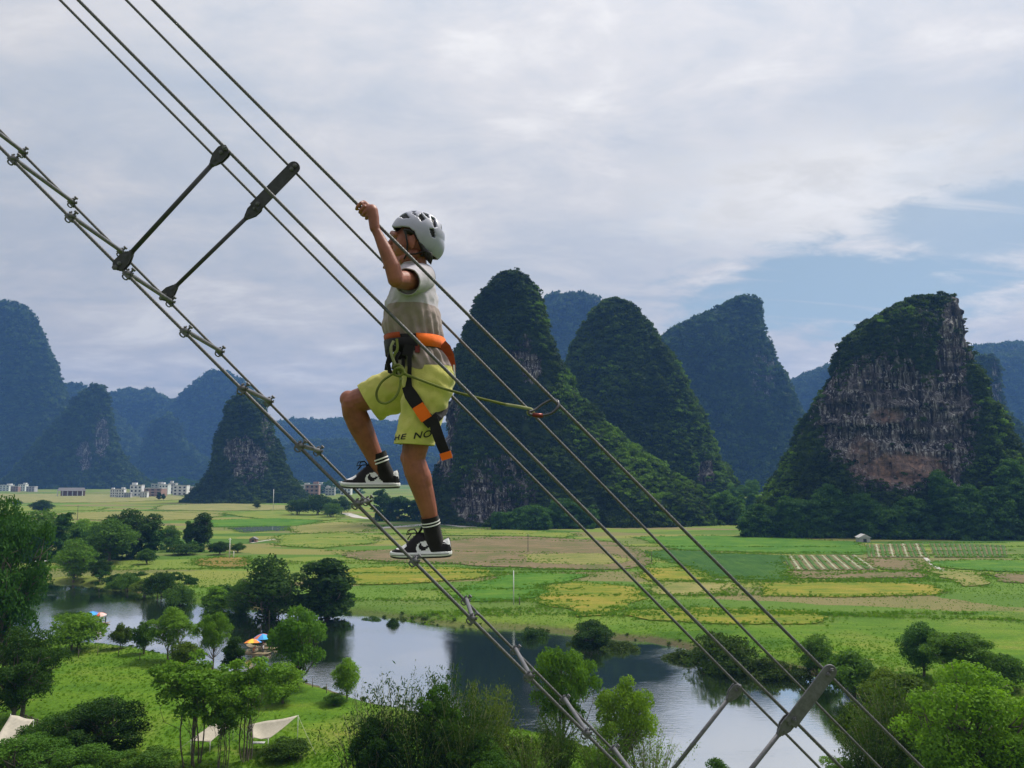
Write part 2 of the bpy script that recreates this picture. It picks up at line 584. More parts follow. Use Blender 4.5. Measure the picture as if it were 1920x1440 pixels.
# ---- hills: each one a karst tower lofted from its outline at its own distance
def hill_material(name, green_d, green_l, warm=0.0, pale=1.0):
    m, k, out = mat(name)
    geo = k.node('ShaderNodeNewGeometry')
    pos = geo.outputs['Position']
    at = k.node('ShaderNodeAttribute', attribute_name='rock')
    rock = at.outputs['Fac']
    st = k.mapping(pos, (1.0, 1.0, 0.13))
    s1 = k.noise(st, 0.26, 8, 0.72, 0.6)
    s2 = k.noise(k.mapping(pos, (1.0, 1.0, 0.09)), 0.75, 7, 0.72, 0.4)
    lay = k.noise(k.mapping(pos, (0.25, 0.25, 1.6)), 0.12, 5, 0.6, 0.6)
    rc = k.ramp(s1, [(0.36, (0.016, 0.015, 0.016)), (0.47, (0.055, 0.050, 0.049)), (0.56, (0.135, 0.122, 0.112)), (0.68, (0.40, 0.375, 0.345))])
    rc = k.mix(k.maprange(s2, 0.50, 0.40), rc, k.mix(1.0, rc, (0.30, 0.29, 0.30), 'MULTIPLY'))
    wh = k.math('MULTIPLY', k.maprange(s2, 0.53, 0.61), k.maprange(lay, 0.40, 0.54))
    rc = k.mix(k.math('MULTIPLY', wh, 0.8 * pale), rc, (0.58, 0.55, 0.51))
    wa = k.node('ShaderNodeAttribute', attribute_name='warm').outputs['Fac']
    oc = k.ramp(k.noise(k.mapping(pos, (1, 1, 1.6)), 0.30, 6, 0.7, 0.6), [(0.34, (0.10, 0.075, 0.065)), (0.5, (0.25, 0.170, 0.130)), (0.64, (0.40, 0.235, 0.155)), (0.75, (0.50, 0.45, 0.40))])
    rc = k.mix(k.math('MULTIPLY', wa, k.maprange(s1, 0.3, 0.55)), rc, oc)
    g = k.mix(k.maprange(k.noise(pos, 0.10, 5, 0.65), 0.35, 0.68), green_d, green_l)
    nrag = k.noise(k.mapping(pos, (1, 1, 0.5)), 0.22, 6, 0.7, 0.3)
    f = k.maprange(k.math('ADD', rock, k.math('MULTIPLY_ADD', nrag, 1.1, -0.55)), 0.36, 0.62)
    c = k.mix(f, g, rc)
    b = k.node('ShaderNodeBsdfPrincipled', {'Base Color': c, 'Roughness': 0.95, 'Specular IOR Level': 0.12})
    hgt = k.math('ADD', k.math('MULTIPLY', s2, 0.9), k.math('MULTIPLY', k.noise(pos, 0.6, 6, 0.7), 0.7))
    bp = k.node('ShaderNodeBump', {'Strength': 0.9, 'Distance': 2.2, 'Height': hgt})
    k.l.new(bp.outputs[0], b.inputs['Normal'])
    k.l.new(b.outputs[0], out.inputs[0])
    return m


M_HILL = hill_material('karst_hill', (0.016, 0.032, 0.012), (0.035, 0.065, 0.018))
M_CANOPY = leaf_material('hill_canopy', (0.010, 0.022, 0.006), (0.072, 0.125, 0.019), 0.25, 0.030)


def catmull(t, ts, vs):
    """smooth monotone-ish interpolation"""
    return np.interp(t, ts, vs)


def bush_mesh(name, n, leaf, seed, flat=0.75):
    """a clump of small leaf faces on a lumpy dome of about unit radius"""
    r = np.random.default_rng(seed)
    lob = r.normal(size=(7, 3))
    lob /= np.linalg.norm(lob, axis=1)[:, None]
    lob[:, 2] = np.abs(lob[:, 2]) * 0.9
    lob *= r.uniform(0.35, 0.65, (7, 1))
    lr = r.uniform(0.30, 0.52, 7)
    k = r.integers(0, 7, n)
    d = r.normal(size=(n, 3))
    d /= np.linalg.norm(d, axis=1)[:, None]
    d[:, 2] = np.where(d[:, 2] < -0.3, -d[:, 2], d[:, 2])
    c = lob[k] + d * (lr[k] * r.uniform(0.75, 1.08, n))[:, None]
    c[:, 2] *= flat
    return leaf_quads(name, c, d, leaf, r)


def leaf_quads(name, c, d, leaf, r, aspect=0.62, droop=0.0, jitter=0.8):
    n = len(c)
    nr = d + r.normal(size=(n, 3)) * jitter
    nr /= np.linalg.norm(nr, axis=1)[:, None] + 1e-9
    a = r.normal(size=(n, 3))
    a[:, 2] -= droop
    t = a - nr * np.sum(a * nr, axis=1)[:, None]
    t /= np.linalg.norm(t, axis=1)[:, None] + 1e-9
    w = np.cross(nr, t)
    s = (leaf * r.uniform(0.6, 1.35, n))[:, None]
    v = np.stack([c - t * s, c + w * s * aspect + t * s * 0.1, c + t * s, c - w * s * aspect + t * s * 0.1], axis=1).reshape(-1, 3)
    f = np.arange(4 * n).reshape(n, 4)
    return v, f


PROTO = bpy.data.collections.new('instance_sources')   # not linked to the scene: only the scatter nodes use it


def proto(name, vf, material):
    me = mesh_np(name, vf[0], vf[1], False, [material])
    o = bpy.data.objects.new(name, me)
    PROTO.objects.link(o)
    return o


def scatter(name, pts, scale, yaw, sources, label, tint=None):
    """one stuff object: instances of a few clumps on given points"""
    me = bpy.data.meshes.new(name)
    me.vertices.add(len(pts))
    me.vertices.foreach_set('co', np.asarray(pts, np.float32).ravel())
    a = me.attributes.new('sc', 'FLOAT_VECTOR', 'POINT')
    sc = np.asarray(scale, np.float32)
    if sc.ndim == 1:
        sc = np.repeat(sc[:, None], 3, axis=1)
    a.data.foreach_set('vector', sc.ravel())
    a = me.attributes.new('yaw', 'FLOAT_VECTOR', 'POINT')
    yw = np.zeros((len(pts), 3), np.float32)
    yw[:, 2] = yaw
    yw[:, 0] = rng.uniform(-0.25, 0.25, len(pts))
    a.data.foreach_set('vector', yw.ravel())
    a = me.attributes.new('pick', 'INT', 'POINT')
    a.data.foreach_set('value', rng.integers(0, len(sources), len(pts)).astype(np.int32))
    o = link(name, me)
    o['kind'] = 'stuff'
    o['label'] = label
    if tint:
        o.color = (*tint, 1)
    ng = bpy.data.node_groups.new('scatter_' + name, 'GeometryNodeTree')
    ng.interface.new_socket('Geometry', in_out='INPUT', socket_type='NodeSocketGeometry')
    ng.interface.new_socket('Geometry', in_out='OUTPUT', socket_type='NodeSocketGeometry')
    k = NT(ng)
    gi, go = k.node('NodeGroupInput'), k.node('NodeGroupOutput')
    g2i = k.node('GeometryNodeGeometryToInstance')
    for s in reversed(sources):
        oi = k.node('GeometryNodeObjectInfo')
        oi.inputs['Object'].default_value = s
        oi.inputs['As Instance'].default_value = True
        k.l.new(oi.outputs['Geometry'], g2i.inputs[0])
    ip = k.node('GeometryNodeInstanceOnPoints')
    k.l.new(gi.outputs[0], ip.inputs['Points'])
    jn = k.node('GeometryNodeJoinGeometry')
    for s in reversed(sources):
        oi = k.node('GeometryNodeObjectInfo')
        oi.inputs['Object'].default_value = s
        oi.inputs['As Instance'].default_value = True
        k.l.new(oi.outputs['Geometry'], jn.inputs[0])
    k.n.remove(g2i)
    k.l.new(jn.outputs[0], ip.inputs['Instance'])
    ip.inputs['Pick Instance'].default_value = True
    for nm, typ, sock in (('pick', 'INT', 'Instance Index'), ('sc', 'FLOAT_VECTOR', 'Scale'), ('yaw', 'FLOAT_VECTOR', 'Rotation')):
        na = k.node('GeometryNodeInputNamedAttribute', data_type=typ)
        na.inputs[0].default_value = nm
        src = na.outputs[0]
        if nm == 'yaw':
            er = k.node('FunctionNodeEulerToRotation')
            k.l.new(src, er.inputs[0])
            src = er.outputs[0]
        k.l.new(src, ip.inputs[sock])
    k.l.new(ip.outputs[0], go.inputs[0])
    md = o.modifiers.new('scatter', 'NODES')
    md.node_group = ng
    return o


BUSHES = [proto('bush_clump', bush_mesh('b', 90, 0.19, 100 + i), M_CANOPY) for i in range(4)]
FAR_BUSHES = [proto('far_clump', bush_mesh('b', 44, 0.27, 200 + i), M_CANOPY) for i in range(3)]


def hill(label, sil, Y, ratio=0.8, amp=0.05, rings=110, segs=160, rocks=(), warm=(), size=3.0, dens=1.0, far=False, seed=1, tint=(1, 1, 1), sup=2.3, rough=1.0, bright=()):
    """sil: (py, left px, right px) from the top down; the tower is a loft of rounded rings with real depth"""
    sil = np.array(sorted(sil), float)
    t = np.linspace(0, 1, rings)
    py = sil[0, 0] + (sil[-1, 0] - sil[0, 0]) * t
    xl = np.interp(py, sil[:, 0], sil[:, 1])
    xr = np.interp(py, sil[:, 0], sil[:, 2])
    kern = np.array([1, 2, 3, 2, 1]) / 9.0
    for arr in (xl, xr):
        p = np.r_[[arr[0]] * 2, arr, [arr[-1]] * 2]
        arr[:] = np.convolve(p, kern, 'valid')
    P0 = np.array([tuple(at_y(a, b, Y)) for a, b in zip(xl, py)])
    P1 = np.array([tuple(at_y(a, b, Y)) for a, b in zip(xr, py)])
    z = P0[:, 2]
    cx = (P0[:, 0] + P1[:, 0]) / 2
    hw = (P1[:, 0] - P0[:, 0]) / 2
    grow = 0.85 * size + (0 if far else 2.2)          # the trees on it stand out this far
    hw = np.maximum(hw - grow, 0.35 * hw)
    z = z - 0.55 * size
    th = np.linspace(0, 2 * np.pi, segs, endpoint=False)
    c, s = np.cos(th), np.sin(th)
    ex = np.sign(c) * np.abs(c) ** (2 / sup)
    ey = np.sign(s) * np.abs(s) ** (2 / sup)
    X = cx[:, None] + hw[:, None] * ex[None]
    Yv = Y + ratio * hw[:, None] * ey[None]
    Z = np.repeat(z[:, None], segs, 1)
    V = np.stack([X, Yv, Z], -1).reshape(-1, 3)
    W = hw.max()
    H = z.max() - z.min()
    rad = np.stack([np.repeat((ex)[None], rings, 0), np.repeat(ey[None], rings, 0), np.zeros((rings, segs))], -1).reshape(-1, 3)
    sc = W * 0.35
    n_big = fbm(V / np.array([sc, sc, sc * 1.4]), 3, seed)
    n_rib = fbm(V / np.array([sc * .22, sc * .22, sc * 1.0]), 4, seed + 11)
    n_led = fbm(V / np.array([sc * .5, sc * .5, sc * .12]), 3, seed + 23)
    # rock shows where the photograph shows cliffs
    pxx, pyy = project(V)
    rk = np.zeros(len(V))
    wm = np.zeros(len(V))
    for (x0, y0, rx, ry, v) in rocks:
        q = np.hypot((pxx - x0) / rx, (pyy - y0) / ry) + 0.35 * n_rib
        rk = np.maximum(rk, v * np.clip((1.25 - q) / 0.5, 0, 1))
    for (x0, y0, rx, ry, v) in warm:
        q = np.hypot((pxx - x0) / rx, (pyy - y0) / ry) + 0.35 * n_rib
        wm = np.maximum(wm, v * np.clip((1.25 - q) / 0.5, 0, 1))
    front = np.repeat((ey < 0.35)[None], rings, 0).reshape(-1)
    rk = rk * front
    local = np.repeat(np.minimum(hw, W * 0.6)[:, None], segs, 1).reshape(-1)
    disp = local * amp * (1.6 * n_big) + rough * local * (0.035 * n_rib + 0.02 * n_led) - rk * local * 0.05 + rk * rough * local * 0.05 * n_rib
    if not far:
        n_ribm = fbm(V / np.array([8.0, 8.0, 42.0]), 4, seed + 31)
        n_ledm = fbm(V / np.array([30.0, 30.0, 5.5]), 4, seed + 37)
        n_blk = np.abs(fbm(V / np.array([16.0, 16.0, 12.0]), 3, seed + 41))
        disp = disp + rk * (5.5 * n_ribm + 4.0 * n_ledm - 7.0 * n_blk + 1.2) + (1 - rk) * (5.0 * n_ribm - 7.0 * n_blk + 1.6)
    disp = disp * np.clip(np.repeat(t, segs) / 0.10 + 0.25, 0, 1)
    V = V + rad * disp[:, None]
    V[:, 2] += np.repeat((t > .02) * 1.0, segs) * 0.0
    top = np.array([[cx[0], Y, z[0] + 0.5]])
    V = np.vstack([V, top])
    q = np.arange(rings * segs).reshape(rings, segs)
    quads = np.stack([q[:-1], np.roll(q[:-1], -1, 1), np.roll(q[1:], -1, 1), q[1:]], -1).reshape(-1, 4)
    cap = np.stack([np.full(segs, rings * segs), np.roll(q[0], -1), q[0], q[0]], -1)
    faces = [list(f) for f in quads] + [[rings * segs, int(np.roll(q[0], -1)[j]), int(q[0][j])] for j in range(segs)]
    me = mesh_np('hill', V, faces, True, [M_HILL])
    for nm, arr in (('rock', np.r_[rk, 0]), ('warm', np.r_[wm, 0])):
        a = me.attributes.new(nm, 'FLOAT', 'POINT')
        a.data.foreach_set('value', arr.astype(np.float32))
    o = link('hill', me)
    o['kind'] = 'structure'
    o['label'] = label
    # trees and scrub on it
    vq = V[quads]
    nrm = np.cross(vq[:, 2] - vq[:, 0], vq[:, 3] - vq[:, 1])
    area = np.linalg.norm(nrm, axis=1) / 2
    nrm = nrm / (np.linalg.norm(nrm, axis=1)[:, None] + 1e-9)
    veg = 1 - np.clip(rk[quads].mean(1) * 1.12, 0, 0.985)
    keep = np.where(vq[:, :, 1].mean(1) < Y + ratio * W * 0.45, 1.0, 0.12)
    want = area * veg * keep * dens / (size * size * 0.42)
    cnt = rng.poisson(want)
    idx = np.repeat(np.arange(len(quads)), cnt)
    u, v_ = rng.random(len(idx)), rng.random(len(idx))
    A, B, C_, D = (vq[idx, i] for i in range(4))
    pts = (A * (1 - u)[:, None] + B * u[:, None]) * (1 - v_)[:, None] + (D * (1 - u)[:, None] + C_ * u[:, None]) * v_[:, None]
    s_ = size * (0.45 + 0.95 * rng.random(len(pts)) ** 2.2)
    s_ = s_ * (1 + 0.45 * fbm(pts / (size * 7.0), 2, seed + 71))
    pts = pts - nrm[idx] * (s_ * 0.15)[:, None]
    ok = pts[:, 2] > -1
    sc3 = np.stack([s_, s_, s_ * rng.uniform(0.8, 1.35, len(s_))], -1)
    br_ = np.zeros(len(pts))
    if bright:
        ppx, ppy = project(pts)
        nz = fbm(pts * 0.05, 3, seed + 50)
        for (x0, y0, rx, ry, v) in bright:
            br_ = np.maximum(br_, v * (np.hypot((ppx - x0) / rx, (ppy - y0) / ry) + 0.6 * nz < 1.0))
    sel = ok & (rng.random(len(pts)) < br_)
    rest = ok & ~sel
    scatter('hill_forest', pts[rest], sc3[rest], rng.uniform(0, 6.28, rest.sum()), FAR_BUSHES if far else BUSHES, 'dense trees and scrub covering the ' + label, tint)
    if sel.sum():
        scatter('hill_forest', pts[sel], sc3[sel], rng.uniform(0, 6.28, sel.sum()), BUSHES, 'scrub tinted lighter as if sunlit on the ' + label, (2.2, 2.3, 1.1))  # look of sunlit slopes put into the scrub tint
    return o


# near towers
hill('steep dark green karst hill just right of the climbing boy',
     [(503, 958, 970), (509, 942, 984), (521, 915, 998), (545, 893, 1018), (575, 880, 1030), (620, 862, 1040), (660, 850, 1052), (720, 838, 1080), (780, 828, 1130), (840, 820, 1205), (890, 812, 1280), (930, 800, 1345), (965, 790, 1385), (995, 775, 1410), (1004, 770, 1420)],
     612, 0.62, 0.022, 170, 300,
     rocks=[(985, 655, 20, 34, .55), (1000, 690, 20, 30, .95), (975, 665, 26, 12, .8), (935, 910, 90, 60, .55), (895, 940, 50, 42, 1.0), (832, 800, 24, 110, .9), (960, 800, 60, 40, .3), (860, 740, 24, 60, .4), (1020, 780, 14, 30, .4)],
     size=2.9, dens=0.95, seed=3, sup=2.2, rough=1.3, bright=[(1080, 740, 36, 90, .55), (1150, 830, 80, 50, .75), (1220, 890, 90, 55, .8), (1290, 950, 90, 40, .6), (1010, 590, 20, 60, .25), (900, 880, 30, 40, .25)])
hill('broad green karst hill standing behind the steep dark one',
     [(557, 1138, 1160), (562, 1125, 1178), (580, 1108, 1200), (620, 1080, 1235), (660, 1062, 1262), (720, 1040, 1292), (790, 1010, 1325), (860, 980, 1358), (910, 960, 1385), (960, 940, 1410)],
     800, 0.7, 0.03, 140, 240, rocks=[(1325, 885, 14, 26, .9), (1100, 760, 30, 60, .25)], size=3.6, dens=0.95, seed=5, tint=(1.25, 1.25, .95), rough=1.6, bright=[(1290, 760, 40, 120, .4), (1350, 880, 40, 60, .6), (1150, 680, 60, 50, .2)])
hill('huge bare cliff hill with grey and orange rock face at right',
     [(552, 1735, 1790), (557, 1705, 1803), (566, 1680, 1808), (580, 1655, 1812), (605, 1610, 1820), (640, 1578, 1822), (680, 1555, 1822), (720, 1540, 1838), (760, 1518, 1856), (810, 1500, 1880), (850, 1482, 1905), (890, 1462, 1935), (930, 1435, 1965), (970, 1412, 1990), (1012, 1385, 2020)],
     512, 0.60, 0.012, 200, 340,
     rocks=[(1665, 790, 150, 118, 1.0), (1700, 850, 110, 68, 1.0), (1795, 640, 32, 100, 1.0), (1700, 650, 60, 60, .42), (1640, 690, 70, 40, .5), (1560, 780, 40, 80, .75), (1790, 800, 46, 120, .9), (1740, 600, 30, 40, .5)],
     warm=[(1690, 880, 70, 28, 1.0), (1665, 778, 30, 14, .7), (1615, 860, 30, 40, .6), (1745, 880, 40, 30, .7)],
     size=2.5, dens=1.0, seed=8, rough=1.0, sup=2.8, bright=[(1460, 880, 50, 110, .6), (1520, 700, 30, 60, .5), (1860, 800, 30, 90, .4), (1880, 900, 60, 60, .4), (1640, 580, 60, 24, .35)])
# middle distance
hill('blue karst peak with a sheer right edge behind the green hills',
     [(555, 1385, 1418), (560, 1368, 1428), (572, 1345, 1431), (590, 1310, 1432), (610, 1265, 1433), (640, 1225, 1440), (670, 1205, 1455), (700, 1190, 1472), (740, 1170, 1488), (800, 1150, 1510), (860, 1130, 1550), (915, 1110, 1600)],
     1600, 0.55, 0.018, 120, 160, rocks=[(1435, 700, 26, 60, .5)], size=7, far=True, seed=12, tint=(1.0, 1.05, 1.0))
hill('far blue hill between the two green karst hills',
     [(548, 1040, 1062), (553, 1022, 1112), (562, 1005, 1130), (620, 960, 1180), (700, 920, 1230), (800, 880, 1290), (915, 840, 1340)],
     2500, 0.5, 0.05, 70, 110, size=12, far=True, seed=14)
hill('hazy long ridge behind the cliff hill at far right',
     [(645, 1900, 2050), (650, 1830, 2200), (668, 1720, 2300), (690, 1520, 2350), (705, 1482, 2380), (740, 1440, 2420), (820, 1380, 2500), (920, 1300, 2600)],
     2800, 0.35, 0.05, 70, 150, size=12, far=True, seed=17)
hill('slim dark pinnacle peeking out right of the cliff hill',
     [(664, 1835, 1862), (670, 1822, 1873), (700, 1815, 1876), (760, 1806, 1884), (800, 1795, 1910), (860, 1770, 1950), (915, 1750, 1990)],
     1300, 0.7, 0.05, 70, 100, rocks=[(1870, 730, 12, 60, .6)], size=5.0, far=True, seed=19)
# left side
hill('tall rounded blue hill cut by the left photo edge',
     [(565, 0, 28), (569, -25, 45), (580, -45, 58), (600, -65, 68), (640, -90, 84), (680, -115, 99), (710, -135, 111), (740, -150, 124), (780, -180, 140), (840, -230, 165), (900, -280, 200), (922, -300, 225)],
     2500, 0.4, 0.045, 100, 140, size=11, far=True, seed=21)
hill('blunt green blue karst hill behind the left village houses',
     [(718, 178, 196), (722, 165, 201), (735, 150, 205), (760, 128, 208), (800, 95, 214), (840, 60, 224), (880, 30, 250), (905, 5, 285), (926, -20, 320)],
     2050, 0.4, 0.05, 80, 120, rocks=[(157, 855, 16, 26, 1.0), (190, 815, 16, 50, .7), (168, 820, 14, 40, .35)], size=8, far=True, seed=23)
hill('low saddle hill between tall blue hill and blunt hill',
     [(716, 105, 135), (725, 90, 165), (760, 40, 210), (840, -20, 280), (918, -80, 340)],
     3200, 0.3, 0.04, 50, 90, size=13, far=True, seed=24)
hill('flat topped blue hill left of the pointed blue mountain',
     [(728, 235, 275), (732, 215, 290), (742, 190, 308), (755, 160, 335), (800, 120, 380), (860, 90, 430), (912, 60, 470)],
     3600, 0.35, 0.04, 60, 100, size=15, far=True, seed=25)
hill('pointed blue mountain behind the small rocky tower at left',
     [(692, 404, 420), (698, 388, 436), (712, 370, 458), (728, 350, 478), (745, 330, 488), (760, 315, 494), (800, 270, 510), (850, 230, 560), (912, 180, 620)],
     3500, 0.35, 0.045, 80, 110, size=15, far=True, seed=27)
hill('faint twin knob hill in front of the blue mountain',
     [(774, 312, 322), (780, 300, 332), (790, 283, 338), (820, 272, 350), (850, 262, 380), (880, 240, 420), (914, 215, 460)],
     2900, 0.35, 0.05, 50, 80, size=12, far=True, seed=29)
hill('small rocky karst tower left of the boy beside the village',
     [(736, 440, 470), (742, 432, 482), (760, 424, 503), (800, 412, 520), (840, 400, 530), (880, 388, 545), (910, 372, 562), (930, 352, 582), (942, 335, 600)],
     1050, 0.75, 0.035, 90, 120, rocks=[(468, 866, 42, 46, .68), (505, 800, 16, 50, .5), (450, 845, 30, 30, .8)], size=4.2, dens=0.95, seed=31)
hill('long low blue range closing the valley behind the boy',
     [(785, 555, 575), (792, 520, 830), (800, 480, 900), (830, 380, 960), (870, 300, 1040), (908, 200, 1100)],
     3900, 0.15, 0.05, 50, 150, size=15, far=True, seed=33)
hill('nearer low wooded ridge behind the village right of tower',
     [(822, 570, 640), (830, 540, 700), (845, 500, 800), (875, 450, 860), (915, 380, 900)],
     2900, 0.2, 0.06, 50, 120, size=11, far=True, seed=35)
# ================================================================== FIELDS
def crop_material(name, a, b, c, streak=(0.25, 1, 1), scale=0.35, rough=0.9):
    m, k, out = mat(name)
    pos = k.node('ShaderNodeNewGeometry').outputs['Position']
    n1 = k.noise(k.mapping(pos, streak), scale, 6, 0.68, 0.4)
    n2 = k.noise(pos, 0.05, 4, 0.6, 0.5)
    n3 = k.noise(k.mapping(pos, (0.5, 1, 1)), 2.2, 5, 0.75)
    f = k.math('ADD', k.math('MULTIPLY', n1, 0.55), k.math('MULTIPLY', n2, 0.45))
    col = k.ramp(f, [(0.40, a), (0.50, b), (0.60, c)])
    col = k.mix(k.maprange(n3, 0.32, 0.62), k.mix(1.0, col, (0.66, 0.68, 0.6), 'MULTIPLY'), col)
    bs = k.node('ShaderNodeBsdfPrincipled', {'Base Color': col, 'Roughness': rough, 'Specular IOR Level': 0.1})
    bp = k.node('ShaderNodeBump', {'Strength': 0.8, 'Distance': 0.3, 'Height': n3})
    k.l.new(bp.outputs[0], bs.inputs['Normal'])
    k.l.new(bs.outputs[0], out.inputs[0])
    return m


M_RIPE = crop_material('ripe_rice', (0.090, 0.150, 0.012), (0.175, 0.185, 0.018), (0.250, 0.205, 0.034))
M_YGREEN = crop_material('young_ripe_rice', (0.095, 0.16, 0.020), (0.145, 0.190, 0.030), (0.205, 0.210, 0.045))
M_RICE = crop_material('green_rice', (0.036, 0.115, 0.009), (0.058, 0.150, 0.011), (0.105, 0.185, 0.016))
M_DRICE = crop_material('dark_green_rice', (0.020, 0.070, 0.010), (0.032, 0.092, 0.012), (0.052, 0.115, 0.016), (1, 0.12, 1))
M_SOIL = crop_material('ploughed_soil', (0.095, 0.110, 0.034), (0.150, 0.120, 0.060), (0.200, 0.145, 0.085))
M_STUB = crop_material('stubble', (0.13, 0.155, 0.036), (0.190, 0.190, 0.055), (0.240, 0.215, 0.075))
M_ORANGE = crop_material('dry_stalks', (0.13, 0.12, 0.028), (0.20, 0.145, 0.034), (0.25, 0.18, 0.045))
M_PALE = crop_material('pale_far_fields', (0.14, 0.165, 0.05), (0.205, 0.200, 0.07), (0.25, 0.225, 0.095))
M_VEG = crop_material('vegetable_leaves', (0.040, 0.095, 0.020), (0.062, 0.13, 0.025), (0.10, 0.16, 0.04), (1, 1, 1), 1.2)
M_ROWPALE = crop_material('plastic_mulch', (0.20, 0.22, 0.12), (0.29, 0.30, 0.19), (0.36, 0.36, 0.26), (1, 1, 1), 1.5)
M_FLOOD = simple('flooded_paddy_water', (0.10, 0.14, 0.10), 0.12, var=0.3, scale=0.1, coords='Generated')
M_ROAD = simple('pale_track', (0.36, 0.34, 0.30), 0.9, var=0.2, scale=9, coords='Generated')
M_DIKE = crop_material('field_dike', (0.035, 0.075, 0.012), (0.06, 0.11, 0.02), (0.14, 0.14, 0.04), (1, 1, 1), 0.8)

FIELDS = [
    # name, material, pixel outline, label
    ('rice_field', M_DRICE, [(1205, 1034), (1260, 1031), (1462, 1041), (1476, 1086), (1400, 1086), (1330, 1082), (1285, 1064)], 'dark green rice paddy beside the striped vegetable beds'),
    ('rice_field', M_RICE, [(1185, 1007), (1350, 1004), (1612, 1016), (1618, 1039), (1460, 1038), (1270, 1029)], 'long green rice paddy along the foot of the hills'),
    ('rice_field', M_RIPE, [(1432, 1094), (1600, 1091), (1755, 1096), (1766, 1106), (1720, 1114), (1620, 1119), (1440, 1116), (1422, 1106)], 'long ripe golden rice paddy below the vegetable beds'),
    ('rice_field', M_RIPE, [(1205, 1066), (1285, 1062), (1332, 1084), (1300, 1089), (1215, 1088)], 'small golden paddy left of the dark green one'),
    ('rice_field', M_STUB, [(1218, 1092), (1360, 1092), (1372, 1111), (1300, 1115), (1225, 1113)], 'brownish golden paddy under the small golden one'),
    ('rice_field', M_RIPE, [(1185, 1147), (1300, 1138), (1500, 1145), (1558, 1156), (1548, 1166), (1440, 1170), (1230, 1164)], 'golden paddy above the dark riverside thicket'),
    ('rice_field', M_RIPE, [(1032, 1098), (1100, 1092), (1195, 1102), (1218, 1122), (1150, 1150), (1090, 1156), (1030, 1132), (1018, 1112)], 'golden paddy with dark wavy furrows right of the pole'),
    ('rice_field', M_RICE, [(905, 1088), (990, 1074), (1105, 1078), (1025, 1098), (1012, 1122), (900, 1128), (860, 1112)], 'bright green paddy behind the pale pole'),
    ('ploughed_field', M_SOIL, [(862, 1010), (960, 1006), (1110, 1012), (1178, 1022), (1205, 1042), (1228, 1056), (1150, 1068), (1000, 1066), (830, 1058), (700, 1052), (640, 1044), (660, 1034), (790, 1028)], 'broad brown ploughed field right of the standing foot'),
    ('ploughed_field', M_STUB, [(980, 1040), (1120, 1038), (1180, 1050), (1130, 1060), (1000, 1056)], 'olive weedy strip inside the broad brown field'),
    ('rice_field', M_RIPE, [(648, 1068), (730, 1062), (905, 1066), (930, 1078), (830, 1090), (700, 1097), (655, 1094)], 'golden paddy below the standing shoe'),
    ('rice_field', M_YGREEN, [(530, 1004), (640, 998), (700, 1008), (700, 1018), (600, 1028), (520, 1022)], 'yellow green paddy above the pair of dark trees'),
    ('rice_field', M_YGREEN, [(830, 992), (960, 994), (1070, 1000), (1060, 1008), (900, 1004), (830, 1004)], 'narrow yellow paddy beside the pale track'),
    ('rice_field', M_PALE, [(300, 948), (420, 944), (560, 948), (545, 956), (400, 958), (290, 956)], 'pale straw coloured strip before the small tower'),
    ('rice_field', M_YGREEN, [(420, 962), (560, 956), (640, 966), (620, 976), (480, 972)], 'yellow strip at the foot of the small tower'),
    ('rice_field', M_RICE, [(390, 976), (520, 972), (600, 976), (560, 986), (400, 988)], 'thin green paddy in the pale left fields'),
    ('rice_field', M_STUB, [(540, 986), (640, 978), (710, 988), (690, 996), (560, 1000)], 'tan stubble strip left of the raised foot'),
    ('flooded_paddy', M_FLOOD, [(430, 990), (520, 984), (548, 988), (530, 995), (450, 998)], 'grey flooded paddy in the pale left fields'),
    ('dry_field', M_ORANGE, [(372, 1048), (420, 1043), (462, 1046), (468, 1060), (420, 1064), (376, 1060)], 'small orange brown field behind the white post'),
    ('rice_field', M_PALE, [(-200, 926), (100, 926), (330, 928), (360, 936), (200, 942), (-200, 944)], 'pale fields in front of the far left village'),
    ('rice_field', M_STUB, [(100, 962), (260, 958), (420, 964), (380, 974), (220, 976), (100, 972)], 'tan fields behind the left tree clump'),
    ('rice_field', M_YGREEN, [(-160, 950), (60, 948), (200, 952), (180, 957), (0, 960), (-160, 960)], 'yellow green field at the left photo edge'),
    ('ploughed_field', M_SOIL, [(1614, 1046), (1700, 1050), (1722, 1064), (1718, 1069), (1648, 1067)], 'small brown plot between the vegetable beds'),
    ('ploughed_field', M_SOIL, [(1482, 1072), (1720, 1072), (1744, 1080), (1700, 1084), (1486, 1084)], 'long thin brown strip under the vegetable beds'),
    ('ploughed_field', M_SOIL, [(1845, 1077), (1980, 1076), (1985, 1094), (1900, 1092)], 'brown plot at the right photo edge'),
    ('rice_field', M_RICE, [(1742, 1053), (1850, 1050), (1990, 1052), (1990, 1070), (1880, 1072), (1775, 1066)], 'bright green paddy below the right vegetable beds'),
    ('rice_field', M_STUB, [(1740, 1070), (1840, 1075), (1850, 1094), (1790, 1098), (1770, 1086)], 'olive plot left of the brown edge plot'),
]


def smooth_outline(pts, n=14):
    """closed Catmull-Rom through the corner points, slightly uneven like a dike"""
    out = []
    m = len(pts)
    for i in range(m):
        p0, p1, p2, p3 = (np.array(pts[(i + k) % m]) for k in (-1, 0, 1, 2))
        for j in range(n):
            t = j / n
            c = 0.5 * ((2 * p1) + (-p0 + p2) * t + (2 * p0 - 5 * p1 + 4 * p2 - p3) * t * t + (-p0 + 3 * p1 - 3 * p2 + p3) * t ** 3)
            lin = p1 * (1 - t) + p2 * t
            out.append(0.18 * c + 0.82 * lin)
    return np.array(out)


